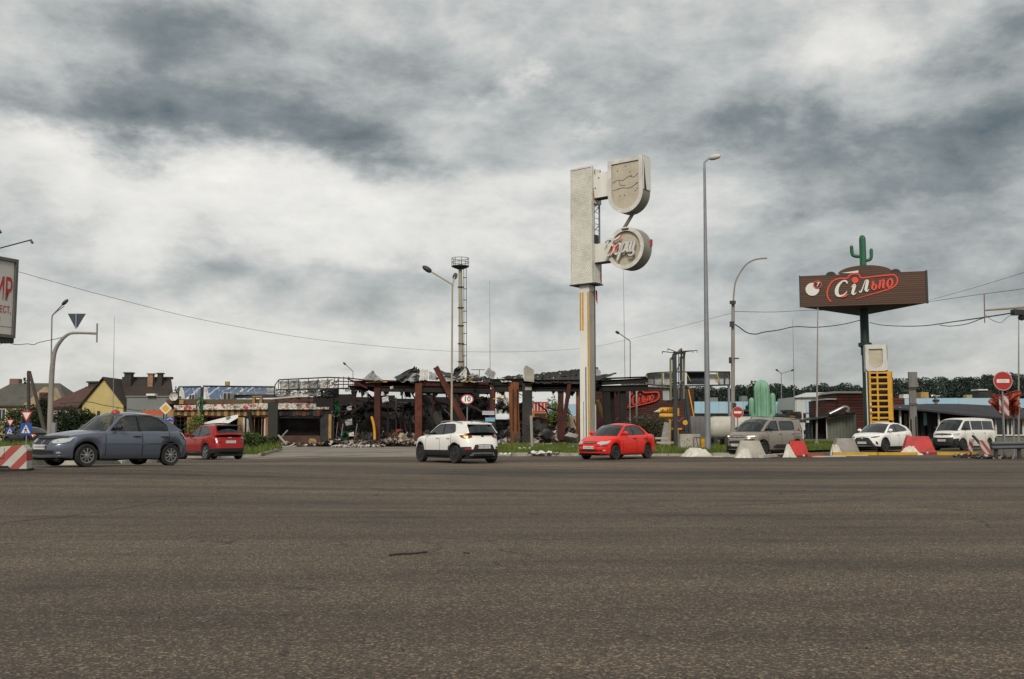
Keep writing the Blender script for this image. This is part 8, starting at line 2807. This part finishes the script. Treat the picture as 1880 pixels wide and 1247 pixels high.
mb.add(q + [v + Vector((0, 0, .14)) for v in q], [(0, 1, 2, 3), (4, 5, 6, 7), (0, 1, 5, 4), (1, 2, 6, 5), (2, 3, 7, 6), (3, 0, 4, 7)])
mb.build('roof', DKM, t, world=True)
GREENG = M('grey_green_board', '64665a', .85, hex2='4d4f45', var=.7, scale=.9)
x = 1518.5
while x < 1567:
 part_box('wall_board', GREENG, t, x, 769 - (x - 1518) * .16, x + 5.6, 806, 76.3 + rnd.uniform(0, .04), .1)
 x += 6
part_box('dark_wall', CHAR, t, 1490, 760, 1518, 806, 77.5, .3)
part_box('dark_wall', CHAR, t, 1462, 760, 1480, 776, 80, .3)
part_box('post', WHT, t, 1517.3, 769, 1518.6, 806, 76.1, .1)
part_box('post', DKM, t, 1490, 772, 1492, 806, 76.1, .1)
part_box('blue_door', PBLUE2, t, 1479, 776, 1489, 806, 78.5, .1)
part_box('post', WHT, t, 1473, 754, 1475, 806, 75.6, .12)
part_box('post', CHAR, t, 1480, 780, 1484, 806, 76, .2)
p = W(1540, 755, 75)
mb = MB()
mb.tube(smooth_pts([W(1523, 760.5, 75.2) - p, W(1535, 755, 75.2) - p, W(1546, 749.5, 75.2) - p, W(1553, 748, 75.2) - p, W(1556.5, 751, 75.2) - p, W(1556.5, 757, 75.2) - p], 5), .14, 10)
o = mb.build('vent_pipe', M('shiny_pipe', '9fa1a2', .25, metal=.8, hex2='5f6163', var=.5), smooth=50)
o.location = p
tag(o, 'silver bent flue pipe lying on the black lean-to roof', 'pipe')
p = W(1507, 755, 120)
t = thing('weather_hood', 'blue grey pointed hood on the roof behind the thick pale mast', 'roof hood', W(1508, 758, 130))
mb = MB()
a_ = [W(1500, 758, 130), W(1514, 758, 130), W(1514, 745, 130), W(1511, 741, 130), (W(1503, 748, 130))]
mb.prism([(v.x, v.z) for v in a_], 130, 131)
mb.build('hood', M('hood_slate', '4c5a66', .6), t, world=True)
part_box('stem', DKM, t, 1493.5, 745, 1495, 760, 130, .2)
for (x0, y0, x1, y1, Y, mt, nm, lab) in [(1441, 753, 1452, 765, 100, GREEN_D, 'kiosk', 'small dark green stall left of the white shed'), (1452, 756, 1466, 766, 98, TAN, 'kiosk', 'small tan stall left of the white shed'), (1360, 752, 1376, 766, 96, GREEN_D, 'kiosk', 'dark green booth beside the smaller no entry sign'), (1420, 760, 1440, 768, 95, CHAR, 'kiosk', 'low black booth right of the cactus statue')]:
 p = W((x0 + x1) / 2, 790, Y)
 t = thing(nm, lab, 'stall', (p.x, Y, 0), group='small stalls')
 a_, c_ = W(x0, y0, Y), W(x1, y1, Y)
 mb = MB()
 mb.box2((a_.x, Y, 0), (c_.x, Y + 1, a_.z - .2))
 mb.build('box', mt, t, world=True)
 mb = MB()
 mb.box2((a_.x - .15, Y - .3, a_.z - .2), (c_.x + .15, Y + 1.1, a_.z))
 mb.build('roof', DKM, t, world=True)
# white price totem with yellow frame
YQ = 70.0
p = W(1608, 790, YQ)
t = thing('price_totem', 'white totem with an empty shield niche above a yellow slotted frame', 'totem', (p.x + .33, YQ, 0), R(-14))
kx = sc(YQ) * math.cos(R(14))
qx = lambda px: (px - 1608) / kx
qz = lambda y: (790 - y) / sc(YQ) + 1.2
def qb(name, mat, x0, y0, x1, y1, ya, yb_, parent=None):
 mb = MB()
 mb.box2((qx(x0), ya, qz(y1)), (qx(x1), yb_, qz(y0)))
 return mb.build(name, mat, parent or t)
hz0, hz1 = qz(682.5), qz(634)
hx0, hx1 = qx(1585), qx(1622)
nx0, nx1, nzt, nzb = qx(1591), qx(1614), qz(642), qz(676)
n_poly = shield_poly(nx0, nx1, nzt, nzb, 12)
cnt = len(n_poly)
# face with the niche cut out: outer loop walked to match the niche points
outer = []
for (x_, z_) in n_poly:
 cxm, czm = (nx0 + nx1) / 2, (nzt + nzb) / 2
 dx_, dz_ = x_ - cxm, z_ - czm
 s1 = min(((hx1 if dx_ > 0 else hx0) - cxm) / dx_ if abs(dx_) > 1e-4 else 1e9, ((hz1 if dz_ > 0 else hz0) - czm) / dz_ if abs(dz_) > 1e-4 else 1e9)
 outer.append((cxm + dx_ * s1, czm + dz_ * s1))
mb = MB()
mb.ring(outer, n_poly, -.62, -.45)
mb.build('head_face', WHT, t)
qb('head_body', WHT, 1585, 634, 1622, 682.5, -.449, .6)
mb = MB()
mb.prism(shield_poly(nx0 + .02, nx1 - .02, nzt - .02, nzb + .02, 12), -.50, -.455)
mb.build('niche_back', TANB, t)
mb = MB()
mb.box2((hx1 + .002, -.6, hz0), (hx1 + .02, .6, hz1))
mb.build('side_skin', M('totem_side', 'aeb2b3', .6, hex2='8d9192', var=.5), t)
ys_ = [684, 692.5, 703.5, 714, 724.5, 735, 745.5, 756, 766, 773]
for x0, x1 in ((1589.5, 1593), (1602.5, 1605.5), (1620.5, 1629)):
 qb('yellow_upright', YEL, x0, 683, x1, 772 if x0 > 1590 else 806, -.6, -.45)
for y in ys_:
 qb('yellow_rail', YEL, 1593.1, y, 1602.9, y + 3.2, -.59, -.46)
 qb('yellow_rail', YEL, 1605.1, y, 1621.4, y + 3.2, -.59, -.46)
mb = MB()
qb('side_panel', YEL, 1627.2, 684, 1629, 770, -.6, .5)
for y0, y1 in ((700, 712), (714, 724)):
 mb = MB()
 mb.box2((qx(1629) + .002, -.3, qz(y1)), (qx(1629) + .012, .3, qz(y0)))
 mb.build('side_slot', DKM, t)
for i, y in enumerate(ys_[:-1]):
 qb('slot_back', SOOT if i < 4 else CHAR, 1592, y + 2, 1628, ys_[i + 1], -.1 - .01 * (i % 2), -.05)
qb('inner_pillar', DKM, 1587, 683, 1589.3, 806, -.55, .5)
qb('leg', WHT, 1585, 683, 1586.8, 812, -.6, -.5)
qb('leg', YEL, 1627, 770, 1629, 812, -.5, -.4)
mb = MB()
mb.box2((qx(1584), -.7, -.1), (qx(1632), .7, .25))
mb.build('footing', CONC, t)
for k, y in enumerate((742, 747, 753, 758)):
 qb('price_digit', SIGN_WHT if k % 2 == 0 else SIGN_RED, 1590, y, 1592.6, y + 3, -.63, -.602)
# wooden board post
YP = 63.0
g = ground_at(1680, YP)
t = thing('board_post', 'weathered grey double board post with a wider top piece', 'post', g, 0)
GB = M('grey_boards', '77746f', .9, hex2='54514c', var=.8, scale=2.2, stretch=(2, 2, .3))
for (x0, x1, y0, y1, dy, nm) in [(1668.5, 1684.5, 683, 711, -.12, 'top_board'), (1671, 1676.8, 711, 806, .02, 'board'), (1677.2, 1683.5, 711, 812, 0, 'board')]:
 part_box(nm, GB, t, x0, y0, x1, y1, YP + dy, .12)
for y in (712, 741):
 part_box('strap', DKM, t, 1669, y, 1685, y + 1.6, YP - .13, .02)
for x, y0, y1 in ((1672, 770, 812), (1681, 765, 812)):
 part_box('lower_stain', CHAR2, t, x, y0, x + 2.5, y1, YP - .015, .012)
# long dark shed with white posts
YL = 80.0
p = W(1740, 790, YL)
t = thing('long_shed', 'long low shed with a black sagging roof and white window posts', 'building', (p.x, YL, 0))
mb = MB()
tops = [(1606, 747), (1640, 744.5), (1700, 741.5), (1760, 741.5), (1830, 745), (1890, 750), (1960, 756)]
bots = [(1606, 748), (1640, 749), (1700, 752), (1760, 759), (1830, 765.5), (1890, 768), (1960, 771)]
P_ = [[W(a_[0], a_[1], YL + 3), W(a_[0], (a_[1] + c_[1]) / 2, YL + 1), W(c_[0], c_[1], YL - .6)] for a_, c_ in zip(tops, bots)]
mb.grid(P_)
mb.grid([[v + Vector((0, 0, -.14)) for v in r_] for r_ in P_])
mb.grid([[r_[2], r_[2] + Vector((0, 0, -.14))] for r_ in P_])
mb.build('roof', M('roofing_felt', '26272b', .9, hex2='34343a', var=.8, scale=.5, bump=.3), t, world=True)
part_box('back_wall', CHAR, t, 1600, 750, 1960, 806, YL + 2.5, .3)
for (x0, x1, y0) in [(1612, 1614, 748), (1652, 1655, 748), (1670, 1672, 750), (1723, 1726, 757), (1819.5, 1822, 765), (1827, 1830, 765), (1840.5, 1844, 765), (1849, 1852, 765), (1856.5, 1859, 765), (1877, 1881, 765), (1895, 1898, 766)]:
 part_box('post', WHT, t, x0, y0, x1, 800, YL + .1, .14)
for (x0, x1) in [(1822.3, 1826.8), (1830.3, 1840.2), (1852.3, 1856.2), (1859.3, 1876.7)]:
 part_box('window', GLZ, t, x0, 768, x1, 797, YL + .2, .05)
part_box('sill', WHT, t, 1818, 798, 1900, 800.5, YL + .05, .2)
part_box('lower_wall', GREENG, t, 1818, 800.5, 1960, 814, YL + .15, .3)
part_box('door', M('light_blue_door', '7fa4b4', .6), t, 1695.5, 758, 1702, 781, YL + 1.9, .1)
part_box('wall_board', M('pinkish_board', '7a6158', .8), t, 1661, 760, 1666, 790, YL + 1.8, .1)
for x0 in (1680, 1690, 1703, 1712):
 part_box('dark_panel', M('dark_panel', '2b2d30', .8), t, x0, 757, x0 + 8, 806, YL + 2.1, .1)
part_box('window_yellow', YEL, t, 1870, 768, 1874, 778, YL + .1, .05)
shed('blue_building', 'pale blue strip of building behind the long black shed roof', 125, [('wall', PBLUE, 1659, 731.5, 1700, 745, 0, 8), ('wall', PBLUE2, 1700.3, 731, 1760, 745, .05, 8), ('wall', PBLUE, 1760.3, 731, 1822, 745, 0, 8), ('wall', PBLUE2, 1870, 732, 1960, 760, .05, 8), ('base', CHAR, 1655, 745, 1960, 796, .3, 8),
 ('roof_unit', WHT, 1659, 724, 1674, 731, 1, 1.5), ('roof_unit', TAN, 1691, 720, 1705, 731, 1, 1.5), ('roof_unit', M('roof_unit_y', '8c8455', .7), 1775, 725, 1785, 731, 1, 1), ('roof_unit', SOOT, 1797, 717, 1822, 731, 2, 2), ('roof_unit_cap', WHT, 1796, 714.5, 1814, 717, 1.8, 2), ('roof_unit', DKM, 1660, 715, 1674, 719, 1.5, 1)])
p = W(1718, 740, 92)
t = thing('roof_vent', 'curved silver vent pipe rising above the long black roof', 'vent', W(1718, 745, 90))
mb = MB()
mb.tube(smooth_pts([W(1718.5, 746, 90), W(1718.5, 734, 90), W(1717.5, 729, 90), W(1713, 727, 90), W(1710, 728.5, 90)], 5), .16, 10)
mb.build('pipe', M('shiny_pipe', '9fa1a2', .25), t, world=True, smooth=50)
mb = MB()
mb.lathe([(.3, -.1), (.3, .1)], 10, W(1718.5, 736, 90))
mb.build('collar', DKM, t, world=True)
part_box('cowl', WHT, t, 1719, 726, 1726, 727.5, 90, .3)
# striped boards, orange net, right-hand furniture
STRB = stripes('board_stripes', '9d2420', 'b8b2a8', 3.4, R(36), .5)
STRB2 = stripes('board_stripes_small', '9d2420', 'b8b2a8', 4.2, R(36), .5)
g = ground_at(1850, 43.4)
t = thing('warning_board', 'large red and white striped board below the larger no entry sign', 'warning board', g, 0)
a_, c_ = W(1834, 727, 43.2), W(1853, 764, 43.2)
mb = MB()
mb.prism([(a_.x, c_.z + .15), (c_.x, c_.z), (c_.x, a_.z), (a_.x, a_.z + .0)], 43.2, 43.23)
mb.build('board', STRB, t, world=True)
mb = MB()
mb.tube([(c_.x - .25, 43.3, -.1), (c_.x - .25, 43.3, a_.z)], .035, 8)
mb.build('post', GALV, t, world=True)
NETM = M('orange_net_cord', 'b04a2c', .8, hex2='8a3a26', var=.5, scale=2)
p = ground_at(1856, 44.2)
t = thing('safety_net', 'crumpled orange safety net wrapped behind the striped board', 'safety net', p)
mb = MB()
rs_ = random.Random(33)
def netp(u, v):
 x = 1819 + 52 * u + 4 * math.sin(v * 7)
 y = 722 + 10 * math.sin(u * 5) * .4 + v * (33 - 10 * math.cos(u * 6))
 return W(x, y, 44.0 + .35 * math.sin(u * 14 + v * 5) + .15 * math.sin(v * 19))
for k in range(27):
 mb.tube([netp(k / 26, j / 16) for j in range(17)], .017, 4, False)
for j in range(15):
 mb.tube([netp(k / 26, j / 14) for k in range(27)], .017, 4, False)
mb.build('mesh', NETM, t, world=True)
sheet_part('torn_fabric', M('orange_fabric', '9c4229', .85, hex2='6f3122', var=.8, scale=2), t, (1822, 728, 44.3), (1868, 726, 44.3), (1872, 752, 44.3), (1826, 748, 44.3), 14, 8, .12, seed=77, holes=.22)
sheet_part('torn_fabric', M('dark_red_fabric', '6d2a20', .85, hex2='4b2019', var=.8, scale=2), t, (1852, 738, 44.1), (1872, 735, 44.1), (1868, 764, 44.1), (1858, 768, 44.1), 8, 8, .1, seed=78, holes=.1)
mb = MB()
mb.tube([W(1860, 722, 44.4), W(1862, 840, 44.4)], .04, 6)
mb.build('stake', GALV, t, world=True)
# guardrail
t = thing('guardrail', 'galvanised guardrail running off to the right border', 'guardrail', (W(1818, 790, 41.5).x, 41.5, 0))
a_, c_ = Vector((W(1818, 790, 41.5).x, 41.5, 0)), Vector((W(1995, 790, 47).x, 47, 0))
d = (c_ - a_).normalized()
nn = Vector((d.y, -d.x, 0))
prof = [(.0, .40), (.07, .45), (.07, .50), (.0, .56), (.07, .62), (.07, .67), (.0, .72)]
mb = MB()
mb.grid([[a_ + d * s_ + nn * q[0] + Vector((0, 0, q[1])) for q in prof] for s_ in lin(0, (c_ - a_).length, 6)])
mb.grid([[a_ + d * s_ + nn * (q[0] - .012) + Vector((0, 0, q[1])) for q in prof] for s_ in lin(0, (c_ - a_).length, 6)])
mb.build('rail', M('rail_zinc', '6f7274', .55, metal=.4, hex2='4c4e4f', var=.6, scale=1), t, world=True)
for s_ in (.6, 2.6, 4.6):
 q = a_ + d * s_ - nn * .1
 mb = MB()
 mb.box((q.x, q.y, .34), (.14, .1, .76))
 mb.build('post', DKM, t, world=True)
for (px, Y, x0, x1, y0, y1, lab, tilt) in [(1783, 44.5, 1778.5, 1787.5, 805, 831, 'narrow striped marker board standing before the minibus', -.04), (1808, 43.5, 1800, 1818, 808, 835, 'wider striped marker board at the guardrail end', .06)]:
 g = ground_at(px, Y)
 t = thing('marker_board', lab, 'marker board', g, 0, group='striped marker boards')
 a_, c_ = W(x0, y0, Y), W(x1, y1, Y)
 mb = MB()
 mb.prism([(a_.x - tilt, a_.z), (c_.x - tilt, a_.z - .05), (c_.x + tilt, c_.z), (a_.x + tilt, c_.z + .05)], Y, Y + .03)
 mb.build('board', STRB2, t, world=True)
 mb = MB()
 mb.beam(((a_.x + c_.x) / 2, Y + .05, -.05), ((a_.x + c_.x) / 2, Y + .05, a_.z - .1), .06, .05)
 mb.build('stake', DKM, t, world=True)
 mb = MB()
 mb.box(((a_.x + c_.x) / 2, Y + .1, .05), (.5, .35, .12))
 mb.build('foot', RUB, t, world=True)
p0, p1 = W(1786, 800, 44.2), W(1801, 816, 43.8)
mb = MB()
mb.beam((0, 0, 0), p1 - p0, .1, .08)
o = mb.build('fallen_bar', DKM)
o.location = p0
tag(o, 'short black bar leaning between the two striped marker boards', 'bar')
# overhead arm at the right border
YO = 46.0
p = ground_at(1900, YO)
t = thing('signal_gantry', 'overhead arm with a black hanging box on the right border', 'signal gantry', p)
mb = MB()
mb.tube([W(1807, 570, YO), W(1885, 564, YO), W(1902, 562, YO)], [.04, .06, .07], 8)
mb.build('arm', M('arm_buff', '8a7d68', .8), t, world=True)
mb = MB()
q_ = W(1902, 562, YO)
mb.tube([(q_.x, YO, -.1), (q_.x, YO, q_.z + .1)], .12, 10)
mb.build('pole', CPOLE, t, world=True)
mb = MB()
mb.beam(W(1807, 540, YO), W(1808, 593, YO), .035, .035)
mb.build('end_bar', M('rusty_bar', '6d5546', .8), t, world=True)
part_box('hanging_box', INK, t, 1862, 568, 1884, 578, YO - .15, .35)
mb = MB()
mb.lathe([(.05, .1), (.18, .0), (.16, -.12), (.001, -.18)], 12, W(1876, 582, YO))
mb.build('lamp_dome', GLZ, t, world=True)
# ------------------------------------------------------------------ barriers, sacks and planks along the road edge
def block(label, x0, x1, xa, xb, y0, y1, Y, dpt, mat, name, cat, grp, rz=0.0, holes=False):
 g = ground_at((x0 + x1) / 2, Y)
 k = sc(Y)
 xm = (x0 + x1) / 2
 h = (y1 - y0) / k
 t = thing(name, label, cat, g, rz, grp)
 bt = [(x0 - xm) / k, (x1 - xm) / k]
 tp = [(xa - xm) / k, (xb - xm) / k]
 vs, fs = [], []
 lv = [(0, 0, 1.0), (.12, 0, 1.0), (.22, .1, .92), (.93, .93, .46), (1, 1, .40)] if holes else [(0, 0, 1), (.1, .06, .98), (.96, .97, .5), (1, 1, .46)]
 for (u, f, dd) in lv:
  xl, xr = bt[0] + (tp[0] - bt[0]) * f, bt[1] + (tp[1] - bt[1]) * f
  vs += [(xl, -dpt / 2 * dd, h * u), (xr, -dpt / 2 * dd, h * u), (xr, dpt / 2 * dd, h * u), (xl, dpt / 2 * dd, h * u)]
 for i in range(len(lv) - 1):
  for j in range(4):
   fs.append((i * 4 + j, i * 4 + (j + 1) % 4, i * 4 + 4 + (j + 1) % 4, i * 4 + 4 + j))
 e = (len(lv) - 1) * 4
 fs += [(0, 1, 2, 3), (e, e + 1, e + 2, e + 3)]
 mb = MB()
 mb.add(vs, fs)
 o = mb.build('block', mat, t)
 bv = o.modifiers.new('b', 'BEVEL')
 bv.width = .03
 bv.segments = 2
 if holes:
  for xx in (.28, .72):
   mb = MB()
   mb.lathe([(.05, -dpt / 2 - .01), (.05, -dpt / 2 + .05), (.001, -dpt / 2 + .05)], 10, (bt[0] + (bt[1] - bt[0]) * xx, 0, h * .09), 'Y')
   mb.build('drain_hole', WHT, t)
  mb = MB()
  mb.box2((bt[0] + .25, -.02, h + .001), (bt[0] + .4, .06, h + .04))
  mb.build('filler_cap', mat, t)
 else:
  for xx in (.3, .7):
   mb = MB()
   mb.tube(smooth_pts([(tp[0] + (tp[1] - tp[0]) * xx - .06, 0, h - .02), (tp[0] + (tp[1] - tp[0]) * xx - .05, 0, h + .05), (tp[0] + (tp[1] - tp[0]) * xx + .05, 0, h + .05), (tp[0] + (tp[1] - tp[0]) * xx + .06, 0, h - .02)], 3), .012, 5)
   mb.build('lifting_loop', RUST, t)
 return t
PRED = M('barrier_plastic', 'bb1d15', .5, hex2='7a2019', var=.8, scale=2.6, sharp=.6)
GC, GR = 'concrete road blocks', 'red plastic barriers'
block('concrete road block covering the beige minivan front', 1349, 1404, 1359, 1393, 808, 838.5, 44.2, .7, CONC_L, 'concrete_barrier', 'concrete barrier', GC, R(-6))
block('concrete road block in front of the white crossover grille', 1525, 1574, 1534, 1566, 804, 833.5, 49.5, .7, CONC, 'concrete_barrier', 'concrete barrier', GC, R(4))
block('smaller red plastic barrier behind the beige minivan rear', 1442, 1482, 1449, 1475, 807, 836, 45.4, .5, PRED, 'plastic_barrier', 'plastic barrier', GR, R(5), True)
block('larger red plastic barrier hiding the white crossover rear', 1656, 1713, 1664, 1703, 800, 832.5, 50.5, .6, PRED, 'plastic_barrier', 'plastic barrier', GR, R(-4), True)
SACK = M('sack_white', 'cbc6ba', .9, hex2='a39c8e', var=.7, scale=5, bump=.6, bscale=14)
def sack(px, py_, Y, w_, h, label, seed, peak=0.0, name='sandbag'):
 g = W(px, 790, Y)
 rs = random.Random(seed)
 ph = [rs.uniform(0, 6) for _ in range(6)]
 mb = MB()
 P_ = []
 for i in range(25):
  v = i / 24
  row = []
  for k in range(24):
   a_ = 2 * math.pi * k / 24
   fold = .24 * math.sin(3 * a_ + ph[0]) + .15 * math.sin(7 * a_ + ph[1] + 3 * v) + .08 * math.sin(11 * a_ + ph[2])
   flare = 1 + .35 * max(0, v - .72) * (1 + 2 * math.cos(a_ - ph[3]) ** 2)
   r_ = (v ** .62) * (1 + fold * (.25 + .75 * v)) * flare
   z = h * (1 - v ** (2.6 - 1.3 * peak)) * (1 + .10 * math.sin(5 * a_ + ph[4] + 6 * v) + .12 * math.sin(2 * a_ + ph[5]) * v)
   row.append((math.cos(a_) * r_ * w_ * .42 - .18 * w_ * (1 - v) * math.sin(ph[5]), math.sin(a_) * r_ * w_ * .3, max(.004, z * rs.uniform(.9, 1.1) + .016 * math.sin(13 * a_ + 19 * v))))
  row.append(row[0])
  P_.append(row)
 mb.grid(P_)
 o = mb.build(name, SACK, smooth=55, merge=True)
 o.location = (g.x, Y, gz(g.x, Y))
 o.rotation_euler = (0, 0, rs.uniform(-.4, .4))
 tag(o, label, 'sandbag', 'white sacks along the road edge')
sack(1279, 838, 45.3, 1.25, .36, 'white sack under the black trestle', 1)
sack(1365, 838, 43.4, .7, .37, 'white sack leaning on the first concrete block', 2, .3)
sack(1447, 838, 44.2, .52, .52, 'pointed white sack before the smaller red barrier', 3, .9)
sack(1533, 834, 48.6, .56, .44, 'white sack propped on the second concrete block', 4, .2)
sack(1667, 837, 48.6, 1.0, .38, 'white sack slumped before the larger red barrier', 5, .1)
WHTK = M('white_kerb', 'b6b2a8', .85, hex2='8d887d', var=.7, scale=2)
def plank(a_, c_, w_, h, mat, label, cat='plank', name='plank', grp='loose planks and kerbs along the road edge'):
 p0, p1 = W(*a_), W(*c_)
 p0.z = gz(p0.x, p0.y) + h / 2 + .012
 p1.z = gz(p1.x, p1.y) + h / 2 + .012
 mb = MB()
 mb.beam((0, 0, 0), p1 - p0, w_, h)
 o = mb.build(name, mat)
 o.location = p0
 tag(o, label, cat, grp)
YKERB = M('yellow_kerb', 'c79a22', .8, hex2='97741c', var=.7, scale=2.5)
plank((1262, 0, 44.6), (1312, 0, 44.4), .16, .05, WHTK, 'thin white strip lying under the first white sack')
plank((1312, 0, 44.8), (1376, 0, 43.2), .2, .10, WHTK, 'white board from the first sack to the concrete block')
plank((1378, 0, 43.0), (1418, 0, 46.5), .2, .12, WHTK, 'white kerb piece angled behind the second sack')
plank((1416, 0, 45.2), (1440, 0, 45.6), .25, .10, M('rust_board', '7b4a22', .85, hex2='55331d', var=.7), 'rusty brown board left of the pointed sack')
plank((1458, 0, 45.1), (1486, 0, 45.3), .3, .12, M('orange_base', 'a5461f', .8, hex2='7d2f1b', var=.6), 'orange base piece under the smaller red barrier')
plank((1470, 0, 44.2), (1526, 0, 44.8), .18, .05, WHTK, 'white strip lying between the red barrier and yellow kerb')
plank((1504, 0, 48.0), (1582, 0, 47.8), .22, .14, YKERB, 'yellow kerb before the second concrete block')
plank((1583, 0, 47.8), (1652, 0, 48.2), .22, .13, YKERB, 'yellow kerb before the white crossover')
plank((1688, 0, 48.0), (1759, 0, 47.6), .24, .15, YKERB, 'yellow kerb right of the larger red barrier')
plank((1500, 0, 46.3), (1566, 0, 46.5), .14, .04, WHTK, 'thin white strip before the yellow kerb')
plank((1320, 0, 46.0), (1352, 0, 45.8), .2, .08, CONC, 'grey board behind the first white sack')
rubble('litter', 160, (x_at(1770, 43), x_at(1835, 43), 41.8, 44.5), lambda x, y: .02, .05, .22, (3, 1, 2, 1, 1, 4, .5), 15)
rubble('litter', 60, (x_at(1395, 46), x_at(1450, 46), 45, 47.5), lambda x, y: .02, .05, .2, (3, 1, 2, 2, 1, 2, .5), 16)
# white litter in the grass
for i, (px, py_, Y, s, lab) in enumerate([(982, 837, 46.3, .5, 'crumpled white sheet left of the litter heap on the grass edge'), (994, 837, 46.2, .62, 'largest crumpled white sheet on the grass edge'), (1007, 838, 46.1, .5, 'torn white sheet right of the largest crumpled one'), (1020, 839, 46.2, .35, 'small white scrap nearest the red sedan'),
          (963, 822, 55, .45, 'white scrap lying in the grass by the concrete post'), (1054, 824, 58, .5, 'pale wedge of debris left of the red sedan hood'), (914, 839, 46.3, .3, 'white scrap right of the white crossover wheel'), (928, 839, 46.3, .35, 'white scrap on the kerb beyond the white crossover')]):
 g = W(px, 790, Y)
 rs = random.Random(300 + i)
 mb = MB()
 mb.grid([[(s * (u / 7 - .5) * 1.5, s * (v / 5 - .5), .03 + abs(.28 * s * math.sin(u * 1.1 + i) * math.cos(v * .9 + i * 2)) + rs.uniform(0, .12 * s)) for v in range(6)] for u in range(8)])
 o = mb.build('paper_scrap', M('paper_white', 'c2c0b8', .85, hex2='98968e', var=.5, scale=6))
 o.location = (g.x, Y, gz(g.x, Y) + (.1 if Y > 46.8 else .03))
 tag(o, lab, 'litter', 'white scraps on the verge')
# things lying on the road
for (pts_, w_, lab) in [([(716, 1021), (735, 1018.5), (755, 1018), (783, 1015)], .042, 'long dark strip of rubber lying on the asphalt'), ([(851, 1016), (861, 1017)], .03, 'short dark scrap right of the rubber strip'), ([(974, 945), (990, 946)], .025, 'dark twig lying farther out on the asphalt'), ([(1181, 1165), (1191, 1169)], .012, 'thin dark twig on the near asphalt')]:
 P_ = []
 for (a_, c_) in pts_:
  q = W(a_, c_, 10)
  d_ = q - Vector((0, 0, CAM_H))
  q = Vector((0, 0, CAM_H)) + d_ * (CAM_H / -d_.z)
  P_.append(Vector((q.x, q.y, gz(q.x, q.y))))
 c0 = P_[0].copy()
 mb = MB()
 mb.tube([v - c0 + Vector((0, 0, w_ * .4)) for v in (smooth_pts(P_, 4) if len(P_) > 2 else P_)], [w_ * .5] * (len(P_) if len(P_) < 3 else (len(P_) - 1) * 4 + 1), 6)
 mb.v = [(p_[0], p_[1], max(.003, p_[2] * .45)) for p_ in mb.v]
 o = mb.build('road_scrap', RUB)
 o.location = c0
 tag(o, lab, 'scrap', 'scraps on the asphalt')
rs_ = np.random.RandomState(4)
mb = MB()
r3 = random.Random(12)
for _ in range(170):
 px, py_ = r3.uniform(0, 1880), 880 + 330 * r3.random() ** 2.2
 d_ = W(px, py_, 10) - Vector((0, 0, CAM_H))
 q = Vector((0, 0, CAM_H)) + d_ * (CAM_H / -d_.z)
 s_ = r3.choice((.005, .006, .008, .01, .014)) * r3.uniform(.7, 1.2)
 mb.cur = r3.choices((0, 1, 5), (3, 2, 3))[0]
 chunk(mb, (q.x, q.y, gz(q.x, q.y) + s_ * .3), (s_, s_, s_ * .7), r3)
mb.build('gravel', RUB_MATS, kind='stuff')
# ------------------------------------------------------------------ cables
WIRE = M('cable_black', '1e1f21', .7, var=.2)
def cable(label, pts, r, n=6):
 P_ = smooth_pts([W(*q) for q in pts], n)
 c0 = P_[0].copy()
 mb = MB()
 mb.tube([v - c0 for v in P_], r, 5)
 o = mb.build('overhead_cable', WIRE)
 o.location = c0
 tag(o, label, 'cable', 'overhead cables')
cable('thin cable sagging from the billboard across to the pylon', [(30, 498, 42), (200, 545, 50), (400, 593, 60), (620, 628, 72), (860, 646, 85), (1065, 640, 95), (1200, 612, 90), (1343, 575, 62)], .011)
cable('wavy thin cable from the left border to the curved sign post', [(0, 632, 41), (12, 629, 41), (30, 633, 40.8), (50, 631.5, 40.6), (62, 633, 40.4), (70, 629.5, 40.3), (85, 626, 40.2), (112, 620, 40), (135, 609, 40)], .014)
cable('drooping black cable from the concrete pole to the brown sign pole', [(1346, 594, 59), (1356, 600, 60), (1372, 611, 62), (1388, 613.5, 64), (1402, 610, 66), (1430, 606, 70), (1460, 600, 74), (1500, 601, 78), (1545, 596, 83), (1579, 588, 87)], .035)
cable('black cable from the brown sign pole to the right-side arm', [(1597, 592, 87), (1620, 597, 80), (1660, 599, 72), (1700, 598, 65), (1750, 591, 56), (1806, 583, 46.5), (1864, 574, 46)], .03)
cable('lower loop of cable joining the black cable near the arm end', [(1725, 597, 60), (1745, 599, 57), (1775, 595, 52), (1800, 586, 47), (1808, 583, 46.3)], .022)
cable('thin upper cable running from the brown sign to the right border', [(1700, 555, 84), (1790, 542, 75), (1882, 530, 66)], .018)
cable('thin high cable sloping up to the right border', [(1700, 553, 84), (1790, 528, 75), (1882, 500, 66)], .014)
cable('thin level cable behind the concrete pole top', [(1346, 572, 59), (1420, 573, 66), (1480, 570, 76), (1520, 570, 84)], .016)
cable('slack thin cable behind the yellow gable house', [(110, 741, 88), (160, 738, 88), (190, 744, 88), (240, 752, 88), (300, 760, 88)], .03)
cable('small loop of wire under the right-side arm', [(1809, 578, 46), (1822, 588, 45.9), (1838, 592, 45.9), (1850, 582, 45.9), (1862, 576, 45.9)], .012)
